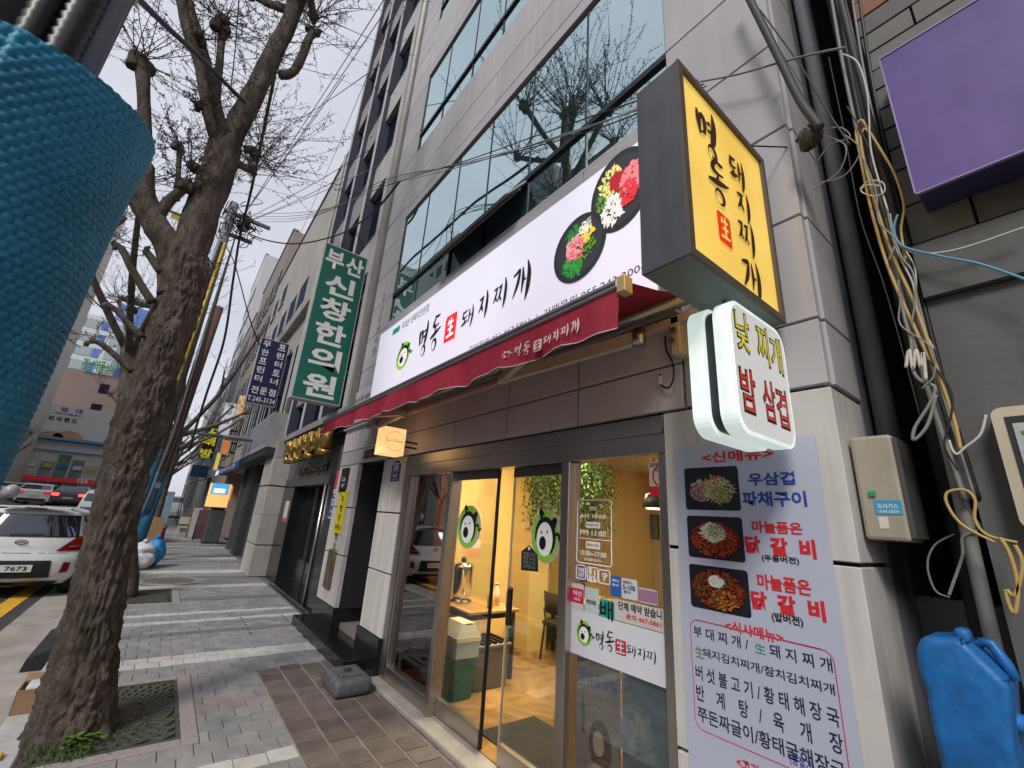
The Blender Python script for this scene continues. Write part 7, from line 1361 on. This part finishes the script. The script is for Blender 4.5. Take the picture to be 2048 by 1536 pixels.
# simple cars further off, with the same parts
def car(name, lab, x, y, rz, mat, L_=4.4, W_=1.78, Hh=1.45, brake=0., van=False, z=0.):
    t = thing(name, lab, 'car', (0, 0, 0)); w2 = W_ / 2; k = L_ / 4.4
    prof = [(0, .3), (.02, .55), (.06, .95), (.25 if van else .12, 1.0), (.30, 1.04), (.55 if van else 1.0, Hh * .97), (1.2, Hh), (2.2, Hh), (2.6, Hh * .96), (3.3, 1.0), (4.2, .85), (4.38, .6), (4.4, .35), (4.3, .22), (.1, .22)]
    if van: prof[3:6] = [(.08, 1.1), (.12, 1.4), (.25, Hh * .97)]
    mb = MB(); sec = [(-1, .93), (-.98, 1), (-.6, 1), (.6, 1), (.98, 1), (1, .93)]
    for s_, _ in sec:
        for px_, pz in prof: tum = 1 - .22 * max(0, (pz - .95) / (Hh - .95)); mb.v.append((px_ * k, s_ * w2 * tum, pz - (.02 if abs(s_) == 1 else 0)))
    n = len(prof)
    for i in range(len(sec) - 1):
        for j in range(n): mb.f.append((i * n + j, i * n + (j + 1) % n, (i + 1) * n + (j + 1) % n, (i + 1) * n + j))
    mb.f.append(tuple(range(n))); mb.f.append(tuple(range((len(sec) - 1) * n, len(sec) * n))[::-1]); mb.build('body', mat, t, False, True)
    a, b = ((.09, 1.12), (.22, Hh * .93)) if van else ((.36, 1.08), (.95, Hh * .95)); f = .8
    MB().add([(a[0] * k - .02, -w2 * .86, a[1]), (a[0] * k - .02, w2 * .86, a[1]), (b[0] * k - .02, w2 * .76, b[1]), (b[0] * k - .02, -w2 * .76, b[1])], [(0, 3, 2, 1)]).build('rear_window', cargl, t, False, True); MB().add([(3.2 * k + .02, -w2 * .86, 1.03), (3.2 * k + .02, w2 * .86, 1.03), (2.66 * k + .02, w2 * .76, Hh * .95), (2.66 * k + .02, -w2 * .76, Hh * .95)], [(0, 1, 2, 3)]).build('windscreen', cargl, t, False, True)
    for s_ in (-1, 1):
        MB().add([(.75 * k, s_ * w2 * .985, 1.0), (3.05 * k, s_ * w2 * .985, 1.0), (2.55 * k, s_ * w2 * .86, Hh * .93), (1.15 * k, s_ * w2 * .86, Hh * .93)], [(0, 1, 2, 3) if s_ < 0 else (3, 2, 1, 0)]).build('side_window', cargl, t, False, True)
        MB().box(-.01, .12, s_ * w2 * .55, s_ * w2 * .96, .78, .95, ch=.02).build('tail_lamp', M('tail_on%.1f' % brake, (.6, .02, .02), .3, emit=brake, ecol=(1, .06, .03)) if brake else redl, t, False, True); MB().box(4.3 * k, 4.39 * k, s_ * w2 * .5, s_ * w2 * .92, .62, .76, ch=.02).build('head_lamp', M('head_lamp', (.75, .75, .75), .2), t, False, True)
        for xx in (.75 * k, 3.5 * k): wheel(t, xx, s_ * (w2 - .1), .31, .2)
    BXl = MB().box(-.015, .0, -.26, .26, .60, .71).build('number_plate', M('plate_white', (.6, .6, .58), .4), t, False, True); MB().box(-.005, .1, -w2 * .8, w2 * .8, .3, .45).build('bumper', blkp, t, False, True)
    t.location = (x, y, z - .118 * (z == 0)); t.rotation_euler.z = rz; return t
car('sedan', 'white sedan with red tail lamps driving ahead in the next lane', -45, -7.35, pi, paint, brake=.25, z=.52); car('parked_van', 'white people carrier parked ahead of the hatchback', -21.2, -1.5, pi, M('car_silver', (.55, .57, .58), .25, metal=.1), Hh=1.88, van=True); car('braking_car', 'dark car with a glowing red brake lamp beyond the white van', -43, -5.3, pi, M('car_dark', (.05, .05, .06), .25), brake=2.5, z=.5)
car('black_car', 'black car far ahead in the middle lane', -50, -6.2, pi, M('car_black', (.015, .015, .018), .2), brake=.6, z=.52); car('far_white_car', 'white car far off beside the blue shop', -52, -9.4, 0, paint, z=.52); car('oncoming_van', 'white van at the far end of the pavement', -52, .55, 0, paint, Hh=1.9, van=True); car('passing_car', 'grey car passing on the far lane opposite the restaurant', -3.6, -8.6, 0, M('car_grey', (.16, .16, .17), .25)); car('opposite_car', 'white car standing across the road opposite the door', -9.5, -11.2, 0, paint)
# motor scooter with rider at the left edge
p = at(14, 985, 'x', -14.2); RX, RY = -14.0, p.y - .02
sc_ = thing('scooter', 'dark scooter with a red tail box at the left edge', 'scooter', (RX, RY, -.116)); MB().rbox(-.95, -.15, -.16, .16, .42, .78, .08, 3).build('body', M('scooter_dark', (.03, .03, .035), .3), sc_, True, True); MB().rbox(.0 - .22, .12, -.2, .2, .86, 1.12, .04, 2).build('tail_box', M('tail_box', (.06, .02, .02), .4), sc_, True, True); MB().box(.12, .135, -.12, .12, .9, .96).build('tail_light', M('scoot_red', (.6, .02, .03), .3, emit=.8, ecol=(1, .08, .08)), sc_, False, True); MB().rbox(-1.25, -1.05, -.2, .2, .4, 1.0, .06, 2).build('leg_shield', MATS['scooter_dark'], sc_, True, True)
for xx in (-1.35, -.1): wheel(sc_, xx, 0, .24, .11)
MB().tube([(-1.1, -.32, 1.05), (-1.12, 0, 1.0), (-1.1, .32, 1.05)], .018, 6).build('handlebar', blkp, sc_, True, True); BX('seat', blkp, sc_, RX - .75, RX - .1, RY - .14, RY + .14, .67, .75)
pr_ = thing('person', 'person in dark clothes and a grey helmet riding the scooter', 'person', (RX, RY, 0))
me = bpy.data.meshes.new('body'); sk = [(-.45, 0, .74), (-.47, 0, .98), (-.55, 0, 1.22), (-.58, 0, 1.36), (-.58, 0, 1.50), (-.55, .2, 1.26), (-.80, .28, 1.06), (-1.08, .3, .98), (-.55, -.2, 1.26), (-.80, -.28, 1.06), (-1.08, -.3, .98), (-.52, .12, .72), (-.95, .16, .74), (-1.0, .15, .34), (-1.1, .15, .28), (-.52, -.12, .72), (-.95, -.16, .74), (-1.0, -.15, .34), (-1.1, -.15, .28)]; rr_ = [.17, .16, .17, .07, .09, .085, .06, .045, .085, .06, .045, .11, .08, .055, .05, .11, .08, .055, .05]
me.from_pydata(sk, [(0, 1), (1, 2), (2, 3), (3, 4), (2, 5), (5, 6), (6, 7), (2, 8), (8, 9), (9, 10), (0, 11), (11, 12), (12, 13), (13, 14), (0, 15), (15, 16), (16, 17), (17, 18)], [])
bo = bpy.data.objects.new('body', me); COL.objects.link(bo); bo.parent = pr_; mod = bo.modifiers.new('skin', 'SKIN'); me.materials.append(M('jacket_dark', (.035, .035, .045), .8))
for i, v_ in enumerate(me.skin_vertices[0].data): v_.radius = (rr_[i], rr_[i]); v_.use_root = i == 0
bo.modifiers.new('sub', 'SUBSURF').render_levels = 2
MB().ball((-.58, 0, 1.58), .15, .135, .155, 18, 12).build('helmet', M('helmet_grey', (.35, .36, .38), .25), pr_, True, True)
# ---------------------------------------------------------------- far side of the street
def facing(name, lab, X_, y0, y1, z1, mat, deep=12, cat='building'): t = thing(name, lab, cat, (X_, (y0 + y1) / 2, 0)); BX('wall', mat, t, X_ - deep, X_, y0, y1, -.1, z1); return t
XW = -62
ya, yb = at(20, 900, 'x', XW).y, at(262, 900, 'x', XW).y; zt = at(150, 815, 'x', XW).z
W1 = facing('white_hall', 'white building with purple and black lettering across the junction', XW, ya, yb, zt, M('hall_white', (.60, .60, .55), .8, var=.06)); BX('blue_eave', M('eave_blue', (.12, .30, .50), .6), W1, XW, XW + 1.2, ya, yb, at(150, 885, 'x', XW).z, at(150, 880, 'x', XW).z); BX('pale_fascia', M('fascia_pale', (.62, .66, .68), .6), W1, XW, XW + .4, ya, yb, at(150, 905, 'x', XW).z, at(150, 886, 'x', XW).z)
def wtext(s_, u0, v0, u1, h_, mt): a, b, c = at(u0, v0, 'x', XW), at(u1, v0, 'x', XW), at(u0, v0 - h_, 'x', XW); text(s_, W1, mt, Vector((XW, a.y, a.z)), (b.y - a.y, c.z - a.z), SX, bold=.03, lift=.03)
wtext('피 어 랜 드', 95, 840, 156, 10, ink); wtext('임   대', 121, 822, 166, 9, M('ink_purple', (.09, .04, .30), .6)); wtext('어린이 전문 놀이', 110, 827, 164, 3.5, ink)
for u, r_ in ((98, 1.1), (134, 1.15)): p = at(u, 880, 'x', XW); MB().prism([(XW + .05, p.y + r_ * cos(a), p.z + .8 * r_ * sin(a)) for a in [pi * i / 10 for i in range(11)]], (.05, 0, 0)).build('orange_arch', M('arch_orange', (.55, .28, .14), .7), W1)
for i in range(8): yy = ya + (yb - ya) * (i + .2) / 8; BX('shop_panel', M('hall_glass%d' % (i % 4), ((.14, .24, .24), (.50, .50, .46), (.22, .24, .26), (.10, .22, .14))[i % 4], .3, var=.4, scale=.8), W1, XW + .01, XW + .06 + .1 * (i % 2), yy, yy + (yb - ya) / 9.5, .4, at(150, 912 + 8 * (i % 3), 'x', XW).z); BX('shop_sign', M('hall_sign%d' % (i % 3), ((.08, .14, .4), (.62, .62, .6), (.5, .42, .12))[i % 3], .5), W1, XW + .2, XW + .3, yy + .2, yy + (yb - ya) / 10, at(150, 940, 'x', XW).z, at(150, 932, 'x', XW).z)
BX('red_strip', M('strip_red', (.45, .02, .04), .5, emit=.1, ecol=(.6, .03, .05)), W1, XW + .3, XW + .5, ya, yb, at(150, 967, 'x', XW).z, at(150, 958, 'x', XW).z); text('TEB', W1, whiteink, Vector((XW + .5, ya + (yb - ya) * .62, at(150, 966, 'x', XW).z)), ((yb - ya) * .1, .4), SX, bold=.02)
XB = -75; ya, yb = at(85, 780, 'x', XB).y, at(300, 780, 'x', XB).y; zt = at(170, 742, 'x', XB).z; W2 = facing('brown_hall', 'brown clad building with green rooftop lettering behind the white one', XB, ya, yb, zt, M('brown_clad', (.36, .27, .24), .8, var=.06))
for (u0, v0, u1, v1) in ((195, 770, 220, 785), (180, 810, 205, 818)): a, b = at(u0, v1, 'x', XB), at(u1, v0, 'x', XB); BX('window', m_wd, W2, XB + .01, XB + .05, a.y, b.y, a.z, b.z)
a, b = at(100, 790, 'x', XB), at(118, 752, 'x', XB); BX('dark_bay', M('brown_dark', (.26, .17, .16), .8), W2, XB + .01, XB + .1, a.y, b.y, 6, zt); a, b = at(155, 752, 'x', XB), at(232, 742, 'x', XB); text('경남약품상사', W2, M('letter_green', (.12, .45, .18), .5), Vector((XB, a.y, zt + .1)), (b.y - a.y, 1.6), SX, bold=.02, depth=.3)
XA = -130; ya, yb = at(128, 690, 'x', XA).y, at(236, 690, 'x', XA).y; zt = at(180, 628, 'x', XA).z; W3 = facing('white_flats', 'white apartment block with blue window panels in the distance', XA, ya, yb, zt, M('flats_white', (.62, .64, .66), .8, var=.04)); fb = M('flats_blue', (.12, .20, .55), .6); fg = M('flats_grey', (.38, .42, .42), .6); dz = 3.3; wy = (yb - ya)
for k in range(12):
    z_ = zt - 3 - k * dz
    if z_ < 8: break
    for f0, f1, m_ in ((.08, .22, fb), (.25, .52, fg), (.55, .70, fb), (.80, .97, fg)): BX('window_panel', m_, W3, XA + .02, XA + .1, ya + wy * f0, ya + wy * f1, z_, z_ + 2.1)
ya, yb = at(208, 690, 'x', XA - 8).y, at(330, 690, 'x', XA - 8).y; zt = at(262, 612, 'x', XA - 8).z; W4 = facing('blue_flats', 'tall blue apartment block behind the near trunk', XA - 8, ya, yb, zt, M('flats_blue_wall', (.14, .24, .55), .8, var=.04))
for k in range(10):
    for f in (.12, .34, .56): BX('window', M('flats_pale', (.5, .55, .6), .6), W4, XA - 7.98, XA - 7.9, ya + (yb - ya) * f + (k % 2), ya + (yb - ya) * f + 1.2 + (k % 2), zt - 9 - k * 3.6, zt - 7.6 - k * 3.6)
# beige tower on the left side of the street: only its near corner shows
t = thing('beige_tower', 'tall beige tower whose corner shows beside the blue padded pole', 'building', (-52, -18, 0)); cxx = -46; cyy = at(262, 415, 'x', -60).y; BX('wall', M('tower_beige', (.50, .46, .41), .8, var=.06, streak=.1), t, cxx - 14, cxx, cyy - 16, cyy, -.1, 31)
for xx in range(6): BX('corner_groove', M('groove_grey', (.28, .26, .24), .8), t, cxx + .005, cxx + .02, cyy - .9, cyy - .75, xx * 5, xx * 5 + 4.8)
for k in range(6): BX('window', m_wd, t, cxx + .01, cxx + .06, cyy - 6, cyy - 3, 3 + k * 4, 5.2 + k * 4)
# buildings opposite, seen mirrored in the windows
opp = M('opp_render', (.20, .21, .22), .85, var=.12, scale=.6); opp2 = M('opp_render_b', (.30, .29, .28), .85, var=.1, scale=.6)
def opposite(lab, x0, x1, h, mat, gable=0.):
    t = thing('opposite_building', lab, 'building', ((x0 + x1) / 2, -22, 0)); BX('wall', mat, t, x0, x1, -30, -17.5, -.1, h)
    if gable: MB().prism([(x0, -17.5, h + .01), (x1, -17.5, h + .01), ((x0 + x1) / 2, -17.5, h + gable)], (0, -12, 0)).build('gable', mat, t)
    for z_ in [3.5 + 3.2 * k for k in range(int((h - 4) / 3.2))]:
        x_ = x0 + .8
        while x_ < x1 - 2: BX('window', m_wd, t, x_, x_ + 1.6, -17.49, -17.46, z_, z_ + 1.6); x_ += 2.6
opposite('tall dark building across the road, mirrored in the windows', -33.4, -25, 35, opp); opposite('broad grey block further along across the road', -62, -43, 37, opp2); opposite('low shop block straight across the road', -19.6, -4, 9, opp2); opposite('slimmer block beside the tall dark one across the road', -24.8, -20, 29, opp); opposite('mid height block across the road behind the camera', -3.6, 12, 12, opp)
# ---------------------------------------------------------------- lettering last
finish_texts()
for o in list(COL.objects):
    if o.type == 'FONT': bpy.data.objects.remove(o)
HB.location = HBX['loc']; HB.rotation_euler.z = HBX['rz']
